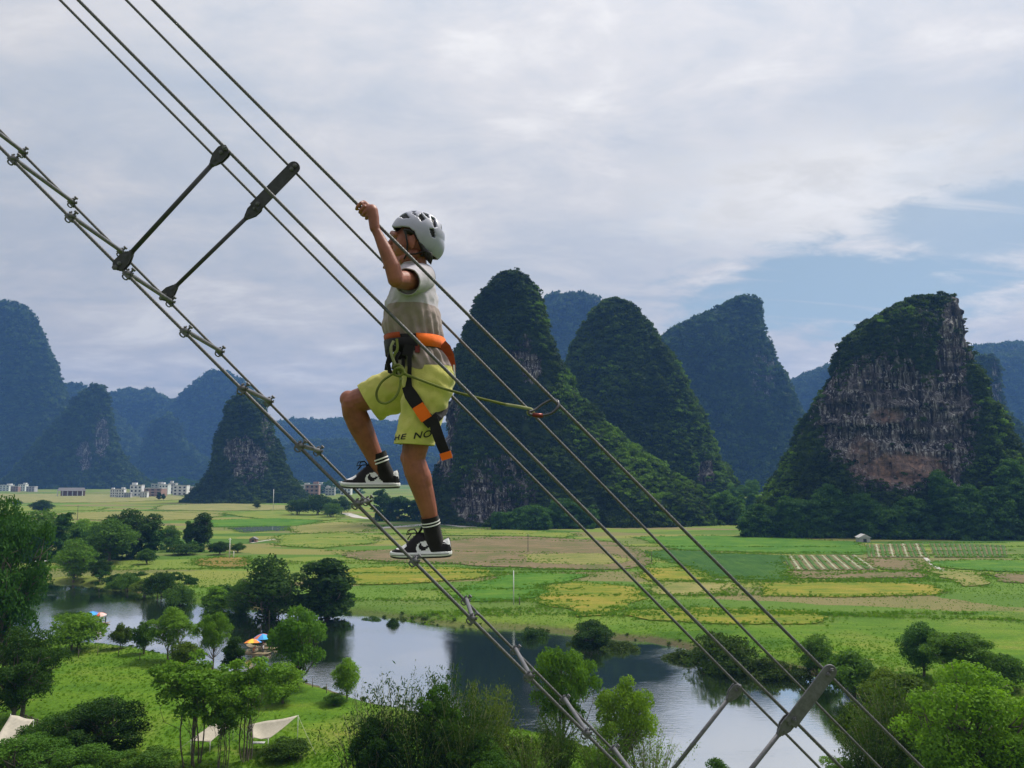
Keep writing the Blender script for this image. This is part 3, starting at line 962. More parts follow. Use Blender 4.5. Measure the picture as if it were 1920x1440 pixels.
FIELD_POLYS = []
for i, (nm, m_, px, lab) in enumerate(FIELDS):
    w = np.array([tuple(on_ground(x, y, 0.2))[:2] for x, y in px])
    o2 = smooth_outline([tuple(q) for q in w])
    jit = np.stack([fbm(np.c_[o2 * 0.085, np.zeros(len(o2))], 4, 40 + i, 0.6), fbm(np.c_[o2 * 0.085, np.ones(len(o2)) * 9], 4, 60 + i, 0.6)], -1)
    o2 = o2 + jit * np.array([6.5, 4.2])
    FIELD_POLYS.append(o2)
    hgt = 0.22 + 0.013 * (i % 16)
    n = len(o2)
    vs = [(x, y, -0.3) for x, y in o2] + [(x, y, hgt) for x, y in o2]
    fs = [tuple(range(n, 2 * n))] + [(a, (a + 1) % n, (a + 1) % n + n, a + n) for a in range(n)]
    me = mesh_np(nm, np.array(vs), fs, False, [m_])
    o = link(nm, me)
    o['kind'] = 'structure'
    o['label'] = lab
    # low weedy dike round the plot
    if False:
        mb = MB()
        cl = [(x, y, 0.12 + 0.16 * abs(math.sin(q * 1.7 + i))) for q, (x, y) in enumerate(o2)]
        mb.tube(cl + cl[:1], [0.42 + 0.22 * math.sin(q * 2.3) for q in range(n + 1)], 6)
        d = mb.build('field_dike', M_DIKE, o, True)


def strip_plot(label, quad, rows, pale, along, hgt=0.25):
    """vegetable beds: raised rows one by one on a soil plot"""
    q = [on_ground(x, y, 0.2) for x, y in quad]
    vs = [(p.x, p.y, z) for z in (-0.3, 0.20) for p in q]
    me = mesh_np('vegetable_plot', np.array(vs), [(4, 5, 6, 7), (0, 1, 5, 4), (1, 2, 6, 5), (2, 3, 7, 6), (3, 0, 4, 7)], False, [M_SOIL])
    o = link('vegetable_plot', me)
    o['kind'] = 'structure'
    o['label'] = label
    for r in range(rows):
        t0, t1 = (r + 0.14) / rows, (r + 0.86) / rows
        is_pale = pale and r % pale == pale - 1
        if is_pale:
            t0, t1 = (r + 0.22) / rows, (r + 0.78) / rows
        mb = MB()
        a = [q[0].lerp(q[1], t) for t in (t0, t1)]
        b = [q[3].lerp(q[2], t) for t in (t0, t1)]
        n = 10
        vs, fs = [], []
        for s in range(n + 1):
            t = 0.02 + 0.96 * s / n
            l, rr = a[0].lerp(b[0], t), a[1].lerp(b[1], t)
            h = hgt * (0.8 + 0.4 * random.random())
            for u, z in ((0, 0.15), (0.2, 0.2 + h), (0.8, 0.2 + h * 0.95), (1, 0.15)):
                p = l.lerp(rr, u)
                vs.append((p.x + random.uniform(-.08, .08), p.y, z))
        for s in range(n):
            for u in range(3):
                c = s * 4 + u
                fs.append((c, c + 1, c + 5, c + 4))
        mb.add(vs, fs)
        ro = mb.build('crop_row', M_ROWPALE if is_pale else M_VEG, o)
    return o


strip_plot('striped vegetable beds right of the dark green paddy', [(1466, 1041), (1606, 1041), (1646, 1068), (1482, 1069)], 14, 2, 0)
strip_plot('vegetable beds with pale strips below the cliff hill', [(1622, 1021), (1730, 1019), (1742, 1045), (1626, 1045)], 13, 3, 0)
strip_plot('fine green vegetable rows farthest right below the cliff', [(1742, 1019), (1885, 1022), (1890, 1045), (1752, 1045)], 15, 0, 0)


def track(label, px, w0, name='track'):
    pts = [on_ground(x, y, 0.1) for x, y in px]
    vs, fs = [], []
    for i, p in enumerate(pts):
        t = (pts[min(i + 1, len(pts) - 1)] - pts[max(i - 1, 0)]).normalized()
        nrm = Vector((-t.y, t.x, 0)) * w0 * (0.8 + 0.4 * random.random()) / 2
        for sgn in (-1, 1):
            q = p + nrm * sgn
            vs += [(q.x, q.y, -0.2), (q.x, q.y, 0.16)]
    for i in range(len(pts) - 1):
        a = i * 4
        fs += [(a + 1, a + 3, a + 7, a + 5), (a, a + 1, a + 5, a + 4), (a + 2, a + 6, a + 7, a + 3)]
    o = link(name, mesh_np(name, np.array(vs), fs, False, [M_ROAD]))
    o['kind'] = 'structure'
    o['label'] = label


track('pale dirt track at the foot of the steep hill', [(665, 992), (700, 990), (740, 988), (780, 985), (815, 982), (850, 984), (880, 988)], 13, 'road')
track('pale track crossing the far left fields', [(648, 962), (660, 966), (672, 970), (700, 973), (730, 976)], 10, 'road')
track('narrow farm path through the left fields', [(470, 1018), (520, 1010), (560, 1006), (600, 1003), (640, 999), (690, 992)], 1.5, 'path')
track('narrow farm path beside the dark green paddy', [(1180, 1030), (1230, 1036), (1262, 1050), (1300, 1066), (1330, 1084), (1370, 1090)], 1.2, 'path')
track('farm path between the vegetable beds and green paddy', [(1735, 1046), (1750, 1060), (1772, 1072), (1790, 1086)], 1.6, 'path')

# weeds growing along the borders of the plots
MARGIN = []
for o2 in FIELD_POLYS:
    q2 = np.roll(o2, -1, axis=0)
    ln = np.linalg.norm(q2 - o2, axis=1)
    dist = o2[:, 1].mean()
    per = 1.5 if dist < 330 else 0.8
    for a_, b_, L_ in zip(o2, q2, ln):
        for _ in range(rng.poisson(L_ * per)):
            t_ = rng.random()
            MARGIN.append(tuple(a_ + (b_ - a_) * t_ + rng.normal(size=2) * np.array([1.6, 1.3])))
# low bunds between the strips of the plain: weeds in long wandering lines
for q_ in range(64):
    y0_ = 205 + 420 * rng.random() ** 1.6
    x0_ = rng.uniform(-0.62, 0.66) * y0_
    L_ = rng.uniform(25, 110)
    sl_ = rng.normal() * 0.10
    n_ = int(L_ * (2.2 if y0_ < 320 else 1.2))
    t_ = np.sort(rng.random(n_))
    xs_ = x0_ + L_ * (t_ - .5)
    ys_ = y0_ + sl_ * L_ * (t_ - .5) + 3.0 * fbm(np.c_[xs_ * 0.03, np.full(n_, q_ * 7.0), np.zeros(n_)], 3, 5)
    for a_, b_ in zip(xs_, ys_):
        MARGIN.append((a_ + rng.normal() * 0.35, b_ + rng.normal() * 0.35))
MARGIN = np.array(MARGIN)
MARGIN = MARGIN[river_sd(MARGIN) > 1.0]
# ================================================================== TREES AND SCRUB
M_LEAF = leaf_material('tree_leaves', (0.040, 0.090, 0.014), (0.105, 0.190, 0.026), 0.38, 0.45)
M_BARK = simple('bark', (0.11, 0.090, 0.065), 0.9, var=0.4, scale=6, bump=0.02, bscale=20)
M_BAMBOO_STEM = simple('bamboo_stem', (0.16, 0.17, 0.06), 0.6, var=0.3, scale=5)


def limb(mb, a, b, r0, r1, r, bend=0.08, n=5, sides=6):
    a, b = Vector(a), Vector(b)
    L = (b - a).length
    m1 = Vector(r.normal(size=3)) * L * bend
    pts = []
    for i in range(n + 1):
        t = i / n
        pts.append(a.lerp(b, t) + m1 * math.sin(math.pi * t))
    mb.tube(pts, [r0 + (r1 - r0) * i / n for i in range(n + 1)], sides)
    return pts


def tree_mesh(seed, rx=3.6, cb=3.0, lobes=16, lr=(0.9, 1.6), leaves=7000, leaf=0.21, trunks=1, tr=0.24, top=10.0, shell=(0.35, 0.95), squash=0.8, droop=0.3, fill=0.2, taper=0.0, lean=0.0, barrel=3.0):
    """a tree about 10 units tall: trunk and limbs run to leaf lobes spread through the crown"""
    r = np.random.default_rng(seed)
    c0, hz = (top + cb) / 2, (top - cb) / 2
    cen, rad = [], []
    for i in range(lobes):
        for _ in range(40):
            d = r.normal(size=3)
            d /= np.linalg.norm(d)
            q = r.uniform(*shell)
            l_ = r.uniform(*lr)
            z = c0 + d[2] * q * max(hz - l_ * squash * 0.7, 0.1)
            h = (z - cb) / max(top - cb, 1e-3)
            wx = max(rx - l_ * 0.75, 0.1) * (1 - taper * h)
            hn = d[:2] / (np.linalg.norm(d[:2]) + 1e-6)
            hr_ = q * wx * (1 - abs(d[2]) ** barrel)
            p = np.array([hn[0] * hr_ + lean * h, hn[1] * hr_, z])
            if all(np.linalg.norm((p - c) / np.array([1, 1, .8])) > 0.55 * (l_ + b_) for c, b_ in zip(cen, rad)):
                break
        cen.append(p)
        rad.append(l_)
    cen, rad = np.array(cen), np.array(rad)
    wgt = rad ** 2 / np.sum(rad ** 2)
    n_in = int(leaves * fill)
    k = r.choice(lobes, leaves, p=wgt)
    d = r.normal(size=(leaves, 3))
    d /= np.linalg.norm(d, axis=1)[:, None]
    d[:, 2] = np.where((d[:, 2] < -0.35) & (r.random(leaves) < .6), -d[:, 2], d[:, 2])
    rr = r.uniform(0.74, 1.12, leaves)
    rr[:n_in] = r.uniform(0.15, 0.8, n_in)
    bump_ = 1 + 0.30 * fbm(cen[k] * 3.1 + d * 2.3, 2, seed)
    c = cen[k] + d * (rad[k] * rr * bump_)[:, None] * np.array([1, 1, squash])
    v, f = leaf_quads('leaf', c, d, leaf, r, 0.55, droop)
    crown = mesh_np('crown', v, f, False, [M_LEAF])
    mb = MB()
    tips = []
    for t_ in range(trunks):
        off = r.uniform(-0.10, 0.10, 2) * rx * (0 if trunks == 1 else 1.6)
        base = Vector((off[0], off[1], -0.6))
        hub_z = cb + (top - cb) * r.uniform(0.25, 0.45)
        mine = [i for i in range(lobes) if i % trunks == t_]
        ctr = Vector(tuple(cen[mine].mean(0)))
        hub = Vector((off[0] * 0.6 + ctr.x * 0.6, off[1] * 0.6 + ctr.y * 0.6, hub_z))
        pts = limb(mb, base, hub, tr, tr * 0.55, r, 0.05, 7, 8)
        for i in mine:
            st = pts[r.integers(3, 8)]
            limb(mb, st, cen[i], tr * 0.42, tr * 0.10, r, 0.10, 4, 5)
            for _ in range(2):
                e = cen[i] + r.normal(size=3) * rad[i] * 0.6
                limb(mb, Vector(tuple(cen[i])).lerp(st, 0.3), e, tr * 0.18, tr * 0.05, r, 0.1, 3, 4)
    trunk = mesh_np('trunk', np.array([tuple(x) for x in mb.v]), mb.f, True, [M_BARK])
    return trunk, crown


def bamboo_mesh(seed, stems=54, spread=2.6, leaves=150, leaf=0.155, height=10, arch=1.5, bare=0.0):
    r = np.random.default_rng(seed)
    mb = MB()
    C, D = [], []
    for s in range(stems):
        a, q = r.uniform(0, 6.28), math.sqrt(r.random())
        bx, by = math.cos(a) * q * spread * 0.45, math.sin(a) * q * spread * 0.45
        h = height * r.uniform(0.55, 1.0) * (1 - 0.25 * q)
        out = arch * (0.25 + q) * r.uniform(0.6, 1.5)
        a2 = a + r.normal() * 0.5
        pts = []
        for i in range(8):
            t = i / 7
            pts.append(Vector((bx + math.cos(a2) * out * t ** 2.1, by + math.sin(a2) * out * t ** 2.1, -0.4 + (h + .4) * (t - 0.10 * t ** 4))))
        mb.tube(pts, [0.055 * (1 - 0.85 * i / 7) for i in range(8)], 5)
        n = int(leaves * r.uniform(0.6, 1.3) * (0.12 if r.random() < bare else 1))
        for _ in range(n):
            t = r.uniform(0.18, 1.0) ** 0.75
            f = t * 7
            i = min(int(f), 6)
            p = pts[i].lerp(pts[i + 1], f - i)
            w = 0.25 + 0.75 * (1 - abs(t - 0.6))
            o_ = r.normal(size=3) * 0.42 * w
            C.append(np.array(p) + o_)
            D.append(o_ / (np.linalg.norm(o_) + 1e-6))
    v, f = leaf_quads('leaf', np.array(C), np.array(D), leaf, r, 0.26, 1.4, 0.9)
    crown = mesh_np('crown', v, f, False, [M_LEAF])
    trunk = mesh_np('stems', np.array([tuple(x) for x in mb.v]), mb.f, True, [M_BAMBOO_STEM])
    return trunk, crown


def sapling_mesh(seed, leaves=260):
    r = np.random.default_rng(seed)
    mb = MB()
    C = []

    def grow(a, d, L, rad, depth):
        d = (d + Vector(r.normal(size=3)) * 0.12).normalized()
        b = a + d * L
        limb(mb, a, b, rad, rad * 0.6, r, 0.05, 3, 5)
        if depth == 0:
            C.append(np.array(b))
            return
        for _ in range(r.integers(2, 4)):
            nd = (d + Vector(r.normal(size=3)) * 0.42 + Vector((0, 0, 0.18))).normalized()
            grow(a.lerp(b, r.uniform(0.55, 1.0)), nd, L * r.uniform(0.55, 0.78), rad * 0.55, depth - 1)
    for s in range(3):
        grow(Vector((r.normal() * 0.3, r.normal() * 0.3, -0.4)), Vector((r.normal() * 0.14, r.normal() * 0.14, 1)), 4.0, 0.085, 4)
    tips = np.array(C)
    k = r.integers(0, len(tips), leaves)
    c = tips[k] + r.normal(size=(leaves, 3)) * 0.25
    v, f = leaf_quads('leaf', c, r.normal(size=(leaves, 3)), 0.11, r, 0.5, 0.4)
    return mesh_np('trunk', np.array([tuple(x) for x in mb.v]), mb.f, True, [M_BARK]), mesh_np('crown', v, f, False, [M_LEAF])


SPECIES = {
    # kind: (variants, nominal width)
    'round': ([tree_mesh(1, 4.3, 0.7, 24, (1.0, 1.9), 10000, 0.19), tree_mesh(2, 4.3, 0.5, 22, (1.1, 2.0), 10000, 0.19), tree_mesh(3, 4.3, 0.9, 26, (0.9, 1.8), 10000, 0.19)], 9.0),
    'bush': ([tree_mesh(11, 6.0, 0.2, 18, (1.7, 2.7), 6000, 0.30, 3, 0.18), tree_mesh(12, 6.0, 0.0, 16, (1.9, 2.9), 6000, 0.30, 3, 0.18), tree_mesh(13, 5.6, 0.3, 20, (1.5, 2.5), 6000, 0.30, 3, 0.18)], 12.4),
    'slender': ([tree_mesh(21, 2.9, 3.2, 34, (0.40, 0.80), 7500, 0.125, 6, 0.050, squash=0.9, fill=0.25, shell=(0.1, 0.95)), tree_mesh(22, 3.0, 2.6, 36, (0.38, 0.78), 7500, 0.125, 6, 0.050, squash=0.9, fill=0.25, shell=(0.1, 0.95))], 5.8),
    'tall': ([tree_mesh(31, 2.8, 0.5, 18, (0.8, 1.4), 7500, 0.19, 1, 0.20, taper=0.45), tree_mesh(32, 2.7, 0.4, 18, (0.8, 1.4), 7500, 0.19, 1, 0.20, taper=0.5)], 5.8),
    'big': ([tree_mesh(41, 4.6, 0.4, 40, (0.75, 1.35), 22000, 0.115, 2, 0.26), tree_mesh(42, 4.8, 0.4, 42, (0.75, 1.30), 22000, 0.115, 2, 0.26)], 9.6),
    'near': ([tree_mesh(51, 4.4, 2.4, 30, (0.7, 1.25), 15000, 0.125, 2, 0.16), tree_mesh(52, 4.2, 2.0, 28, (0.75, 1.3), 15000, 0.125, 3, 0.15)], 9.0),
    'willow': ([tree_mesh(61, 3.2, 1.6, 22, (0.6, 1.1), 8000, 0.16, 2, 0.15, droop=1.6)], 6.8),
    'bamboo': ([bamboo_mesh(71), bamboo_mesh(72, 60, 3.0, 140), bamboo_mesh(73, 42, 2.6, 90, bare=0.4)], 6.2),
    'sapling': ([sapling_mesh(81), sapling_mesh(82), sapling_mesh(83, 120)], 5.2),
}
COUNT = {}


def crown_extent(me):
    a = np.empty(len(me.vertices) * 3, np.float32)
    me.vertices.foreach_get('co', a)
    a = a.reshape(-1, 3)
    r_ = np.hypot(a[:, 0] - np.median(a[:, 0]), a[:, 1] - np.median(a[:, 1]))
    return 2 * float(np.percentile(r_, 96)), float(np.percentile(a[:, 2], 99.5))


EXTENT = {}
for kd, (vs_, _) in SPECIES.items():
    for t_, c_ in vs_:
        EXTENT[c_.name] = crown_extent(c_)


def plant(kind, px, py, top, w, name, label, cat='tree', tint=(1, 1, 1), group=None, v=None, rz=None, dy=0.0):
    """a plant whose foot is at pixel (px,py) on the ground and whose top and width are measured in the photograph"""
    vs, nominal = SPECIES[kind]
    i = COUNT.get(kind, 0)
    COUNT[kind] = i + 1
    tr, cr = vs[(i if v is None else v) % len(vs)]
    g = on_ground(px, py, 0.0)
    x, y = g.x, g.y + dy
    z = ground_at(x, y)
    f = y * CP + (z - CAM_H) * SP
    h = (py - top) * f / F_PX
    cw, ch = EXTENT[cr.name]
    s = w * f / F_PX / cw
    e = empty(name, (x, y, z), label, cat, group, random.uniform(0, 6.28) if rz is None else rz)
    e.scale = (s, s, h / ch)
    t = link('stems' if kind == 'bamboo' else 'trunk', tr, e)
    c = link('crown', cr, e)
    q = random.uniform(0.92, 1.08)
    c.color = (tint[0] * q, tint[1] * q, tint[2] * q, 1)
    return e


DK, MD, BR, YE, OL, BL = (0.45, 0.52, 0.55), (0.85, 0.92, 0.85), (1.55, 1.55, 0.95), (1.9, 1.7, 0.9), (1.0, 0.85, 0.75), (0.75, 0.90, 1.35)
G1 = 'trees along the far river bank'
G2 = 'trees in the near meadow'
G3 = 'bushes along the near river bank'
G4 = 'plants along the bottom edge'
PL = [
    # far bank, left of centre
    ('round', 502, 1146, 1018, 138, 'broadleaf_tree', 'wide dark tree, left of the pair on the far bank', 'tree', DK, G1),
    ('tall', 610, 1148, 1020, 104, 'broadleaf_tree', 'dark tapering tree, right of the pair on the far bank', 'tree', DK, G1),
    ('tall', 405, 1134, 1074, 52, 'broadleaf_tree', 'small light green tree left of the dark pair', 'tree', BR, G1),
    ('round', 455, 1138, 1060, 60, 'broadleaf_tree', 'pale green young tree leaning on the wide dark one', 'tree', MD, G1),
    ('bush', 338, 1122, 1076, 62, 'riverside_bush', 'dark round bush left of the small light tree', 'bush', MD, G1),
    ('bush', 300, 1112, 1064, 60, 'riverside_bush', 'taller dark bush behind the far bank bushes', 'bush', DK, G1),
    ('bush', 272, 1106, 1078, 50, 'riverside_bush', 'brownish low bush hanging over the far bank', 'bush', OL, G1),
    ('bush', 240, 1100, 1066, 54, 'riverside_bush', 'green bush in the middle of the far bank row', 'bush', MD, G1),
    ('bush', 214, 1098, 1080, 36, 'riverside_bush', 'lowest bush of the left far bank row', 'bush', MD, G1),
    ('round', 187, 1088, 1048, 40, 'broadleaf_tree', 'small dark round tree beside the bright bank tree', 'tree', DK, G1),
    ('round', 138, 1086, 1008, 78, 'broadleaf_tree', 'bright green tree on the far bank by white canopies', 'tree', BR, G1),
    ('round', 205, 1056, 976, 96, 'broadleaf_tree', 'grey green tree in front of the dark clump', 'tree', MD, G1),
    ('round', 248, 1046, 958, 96, 'broadleaf_tree', 'darkest big tree of the left far clump', 'tree', DK, G1),
    ('round', 75, 1050, 960, 108, 'broadleaf_tree', 'broad green tree behind the white canopies', 'tree', MD, G1),
    ('round', 18, 1050, 968, 80, 'broadleaf_tree', 'green tree behind the left edge tree', 'tree', MD, G1),
    ('round', 150, 1022, 975, 60, 'broadleaf_tree', 'pale tree between broad tree and grey green tree', 'tree', BR, G1),
    ('tall', 378, 1030, 964, 42, 'broadleaf_tree', 'pointed dark tree standing in the left fields', 'tree', DK, G1),
    ('round', 318, 1030, 986, 38, 'broadleaf_tree', 'small tree right of the darkest big tree', 'tree', MD, G1),
    ('tall', 352, 1030, 978, 18, 'broadleaf_tree', 'thin sparse tree left of the pointed dark tree', 'tree', MD, G1),
    ('bush', 412, 1040, 1016, 34, 'field_bush', 'low bush right of the pointed dark tree', 'bush', DK, G1),
    ('bush', 445, 1036, 1018, 28, 'field_bush', 'low bush beside the white post', 'bush', MD, G1),
    ('bush', 345, 1040, 1020, 60, 'field_bush', 'wide low scrub under the pointed dark tree', 'bush', DK, G1),
    ('bush', 275, 1058, 1030, 34, 'field_bush', 'triangular light bush at the dark clump foot', 'bush', MD, G1),
    ('round', 78, 962, 938, 44, 'broadleaf_tree', 'lone dark round tree in the pale far fields', 'tree', DK, G1),
    ('bush', 32, 948, 938, 18, 'field_bush', 'tiny bush left of the lone round tree', 'bush', DK, G1),
    ('tall', 298, 938, 924, 9, 'broadleaf_tree', 'tiny tree near the village front, left of two', 'tree', DK, G1),
    ('tall', 306, 938, 926, 8, 'broadleaf_tree', 'tiny tree near the village front, right of two', 'tree', DK, G1),
    ('bush', 560, 966, 936, 46, 'broadleaf_tree', 'dark tree at the left end of the field edge row', 'tree', DK, G1),
    ('bush', 598, 966, 928, 54, 'broadleaf_tree', 'tallest dark tree of the field edge row', 'tree', DK, G1),
    ('bush', 640, 964, 932, 46, 'broadleaf_tree', 'dark tree at the right end of the field edge row', 'tree', DK, G1),
    ('bush', 622, 970, 944, 40, 'field_bush', 'green bush in front of the field edge row', 'bush', MD, G1),
    ('tall', 482, 954, 938, 14, 'broadleaf_tree', 'small bare looking tree below the small tower', 'tree', OL, G1),
    # far bank, right of centre
    ('bush', 738, 1160, 1128, 26, 'riverside_bush', 'small dark bush on the far bank left of the pole', 'bush', DK, G1),
    ('bush', 700, 1150, 1134, 44, 'riverside_bush', 'very low scrub right of the dark pair', 'bush', DK, G1),
    ('bush', 1000, 1183, 1144, 58, 'riverside_bush', 'dark bush on the far bank right of the pole', 'bush', DK, G1),
    ('round', 1112, 1194, 1130, 82, 'riverside_bush', 'tall dark bush on the far bank below the golden paddy', 'bush', DK, G1),
    ('bush', 1165, 1203, 1166, 68, 'riverside_bush', 'low brown bush right of the tall dark bush', 'bush', (.62, .55, .55), G1),
    ('bush', 1082, 1194, 1158, 44, 'riverside_bush', 'low bush at the left foot of the tall dark bush', 'bush', (.62, .6, .55), G1),
    ('bush', 1352, 1238, 1150, 130, 'riverside_thicket', 'largest brown green thicket on the far bank', 'bush', (.72, .66, .6), G1),
    ('bush', 1285, 1222, 1182, 84, 'riverside_thicket', 'low brown thicket left of the largest thicket', 'bush', (.60, .52, .5), G1),
    ('bush', 1430, 1250, 1190, 100, 'riverside_thicket', 'brown thicket right of the largest thicket', 'bush', (.66, .58, .52), G1),
    ('bush', 1490, 1258, 1212, 70, 'riverside_thicket', 'small dark thicket right of the brown one', 'bush', (.5, .46, .5), G1),
    ('round', 1535, 1252, 1178, 80, 'riverside_bush', 'green bush behind the steel plate', 'bush', MD, G1),
    ('bush', 1600, 1296, 1202, 110, 'riverside_thicket', 'dark green thicket at the river bend', 'bush', MD, G1),
    ('bush', 1665, 1330, 1250, 100, 'riverside_thicket', 'olive thicket right of the river bend', 'bush', OL, G1),
    ('round', 1732, 1268, 1172, 82, 'willow_tree', 'blue green feathery tree in the right meadow', 'tree', BL, G1),
    ('near', 1800, 1290, 1188, 130, 'broadleaf_tree', 'spreading thin tree beside the blue green one', 'tree', MD, G1),
    ('bush', 1880, 1290, 1230, 90, 'field_bush', 'low scrub at the right photo edge', 'bush', MD, G1),
    ('bush', 1700, 1360, 1270, 120, 'riverside_thicket', 'dense olive scrub under the blue green tree', 'bush', OL, G1),
    # right foreground
    ('big', 1835, 1545, 1262, 250, 'broadleaf_tree', 'large bright green tree in the lower right corner', 'tree', (1.7, 1.75, .95), G4),
    ('big', 1930, 1560, 1330, 190, 'broadleaf_tree', 'bright tree cut by the right edge, behind the large one', 'tree', (1.85, 1.85, 1.0), G4),
    ('bamboo', 1672, 1480, 1290, 150, 'bamboo_thicket', 'dark olive bamboo left of the large bright tree', 'bamboo', (.75, .72, .5), G4),
    ('bamboo', 1720, 1470, 1300, 130, 'bamboo_thicket', 'dark bamboo touching the large bright tree', 'bamboo', (.6, .6, .5), G4),
    ('near', 1590, 1500, 1402, 110, 'broadleaf_tree', 'low bright bush at the bottom under the cables', 'bush', BR, G4),
    ('near', 1720, 1510, 1400, 130, 'broadleaf_tree', 'dark bush at the bottom under the large tree', 'bush', MD, G4),
    ('near', 1350, 1498, 1358, 104, 'broadleaf_tree', 'dark green tree standing against the bright water', 'tree', (.62, .75, .7), G4),
    # middle foreground
    ('near', 1062, 1440, 1222, 120, 'broadleaf_tree', 'light green tree behind the lower rungs', 'tree', (1.25, 1.35, .9), G4),
    ('near', 1175, 1460, 1270, 116, 'broadleaf_tree', 'yellow green round tree right of the lower rungs', 'tree', YE, G4),
    ('bamboo', 1225, 1480, 1340, 120, 'bamboo_thicket', 'feathery olive bamboo right of the yellow green tree', 'bamboo', (1.3, 1.15, .8), G4),
    ('bamboo', 1130, 1480, 1365, 120, 'bamboo_thicket', 'green bamboo below the yellow green tree', 'bamboo', (1.1, 1.1, .7), G4),
    ('bamboo', 1045, 1470, 1340, 90, 'bamboo_thicket', 'dark bamboo at the foot of the light green tree', 'bamboo', (.7, .72, .6), G4),
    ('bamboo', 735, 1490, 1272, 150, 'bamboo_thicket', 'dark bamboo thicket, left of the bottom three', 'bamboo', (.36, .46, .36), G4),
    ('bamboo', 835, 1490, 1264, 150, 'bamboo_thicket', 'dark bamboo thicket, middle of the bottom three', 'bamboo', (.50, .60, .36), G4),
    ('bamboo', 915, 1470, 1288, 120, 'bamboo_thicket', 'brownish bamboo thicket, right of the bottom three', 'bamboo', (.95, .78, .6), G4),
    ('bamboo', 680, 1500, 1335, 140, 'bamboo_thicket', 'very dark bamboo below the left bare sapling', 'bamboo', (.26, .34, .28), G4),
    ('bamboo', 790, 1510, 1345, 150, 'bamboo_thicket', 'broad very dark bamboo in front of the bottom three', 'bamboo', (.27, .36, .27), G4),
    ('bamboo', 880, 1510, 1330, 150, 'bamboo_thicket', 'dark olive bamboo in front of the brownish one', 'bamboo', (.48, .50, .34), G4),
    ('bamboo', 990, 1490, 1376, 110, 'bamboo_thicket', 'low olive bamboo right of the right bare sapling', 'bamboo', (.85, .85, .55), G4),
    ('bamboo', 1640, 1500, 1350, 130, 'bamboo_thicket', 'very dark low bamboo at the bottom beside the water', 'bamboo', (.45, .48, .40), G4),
    ('bush', 1610, 1400, 1300, 90, 'riverside_thicket', 'olive brown thicket overhanging the river under the steel plate', 'bush', (.75, .68, .55), G4),
    ('sapling', 680, 1452, 1282, 70, 'bare_sapling', 'nearly leafless sapling left of the dark bamboo', 'tree', OL, G4),
    ('sapling', 762, 1458, 1248, 64, 'bare_sapling', 'bare twiggy sapling in front of the left bamboo', 'tree', OL, G4),
    ('sapling', 940, 1452, 1312, 80, 'bare_sapling', 'bare sapling on the grass right of the bamboo', 'tree', OL, G4),
    ('sapling', 850, 1470, 1290, 90, 'bare_sapling', 'bare sapling in front of the middle bamboo', 'tree', OL, G4),
    ('near', 705, 1510, 1362, 110, 'broadleaf_tree', 'dark glossy bush at the bottom edge left of the broad bamboo', 'bush', (.40, .50, .42), G4),
    ('near', 905, 1520, 1384, 130, 'broadleaf_tree', 'mid green bush at the bottom edge below the brownish bamboo', 'bush', (.70, .85, .60), G4),
    ('slender', 822, 1500, 1296, 84, 'slender_tree', 'slim green tree rising out of the bottom bamboo', 'tree', (.80, .95, .60), G4),
    ('bush', 980, 1440, 1385, 70, 'meadow_bush', 'olive bush beside the right bare sapling', 'bush', OL, G4),
    # near meadow
    ('slender', 362, 1434, 1230, 140, 'slender_tree', 'slim many stemmed tree in front of the left awning', 'tree', (1.4, 1.45, .9), G2),
    ('slender', 462, 1428, 1240, 130, 'slender_tree', 'slim many stemmed tree in front of the right awning', 'tree', (1.35, 1.4, .9), G2),
    ('slender', 415, 1442, 1290, 80, 'slender_tree', 'thin tree between the two slim meadow trees', 'tree', (1.05, 1.1, .8), G2),
    ('round', 558, 1290, 1144, 100, 'broadleaf_tree', 'round bright tree right of the bamboo raft', 'tree', (1.2, 1.35, .9), G2),
    ('round', 530, 1318, 1246, 80, 'broadleaf_tree', 'small bright tree at the meadow edge below the round one', 'tree', BR, G2),
    ('tall', 437, 1268, 1198, 40, 'broadleaf_tree', 'small dark tree left of the bamboo raft', 'tree', DK, G2),
    ('near', 395, 1258, 1155, 60, 'broadleaf_tree', 'light green tree left of the small dark tree', 'tree', BR, G3),
    ('near', 322, 1238, 1142, 90, 'broadleaf_tree', 'widest light tree on the near bank', 'tree', (1.3, 1.3, 1.0), G3),
    ('bush', 268, 1226, 1168, 44, 'riverside_bush', 'grey green bush left of the widest light tree', 'bush', MD, G3),
    ('bush', 226, 1216, 1170, 42, 'riverside_bush', 'small bush right of the round bank bush', 'bush', OL, G3),
    ('bush', 140, 1220, 1152, 104, 'riverside_bush', 'round light green bush on the near bank far left', 'bush', BR, G3),
    ('bush', 345, 1252, 1206, 60, 'riverside_bush', 'dark scrub at the foot of the widest light tree', 'bush', OL, G3),
    ('round', 650, 1312, 1238, 52, 'broadleaf_tree', 'young bright tree on the meadow edge by the water', 'tree', BR, G3),
    ('bush', 628, 1322, 1300, 40, 'meadow_bush', 'low dark bush beside the young bright tree', 'bush', MD, G3),
    ('bush', 536, 1422, 1388, 84, 'meadow_bush', 'brownish bush under the right awning corner', 'bush', (.7, .7, .6), G2),
    # left edge
    ('big', -6, 1300, 944, 160, 'broadleaf_tree', 'tallest tree, cut by the left photo edge', 'tree', (.52, .72, .80), G2),
    ('big', 28, 1352, 1188, 140, 'broadleaf_tree', 'dark tree under the tallest left edge tree', 'tree', (.42, .5, .5), G2),
    ('big', 185, 1450, 1316, 168, 'broadleaf_tree', 'dark round tree near the lower left corner', 'tree', (.42, .52, .55), G2),
    ('big', 95, 1446, 1340, 130, 'broadleaf_tree', 'dark green tree beside the white lower left roof', 'tree', (.5, .62, .6), G2),
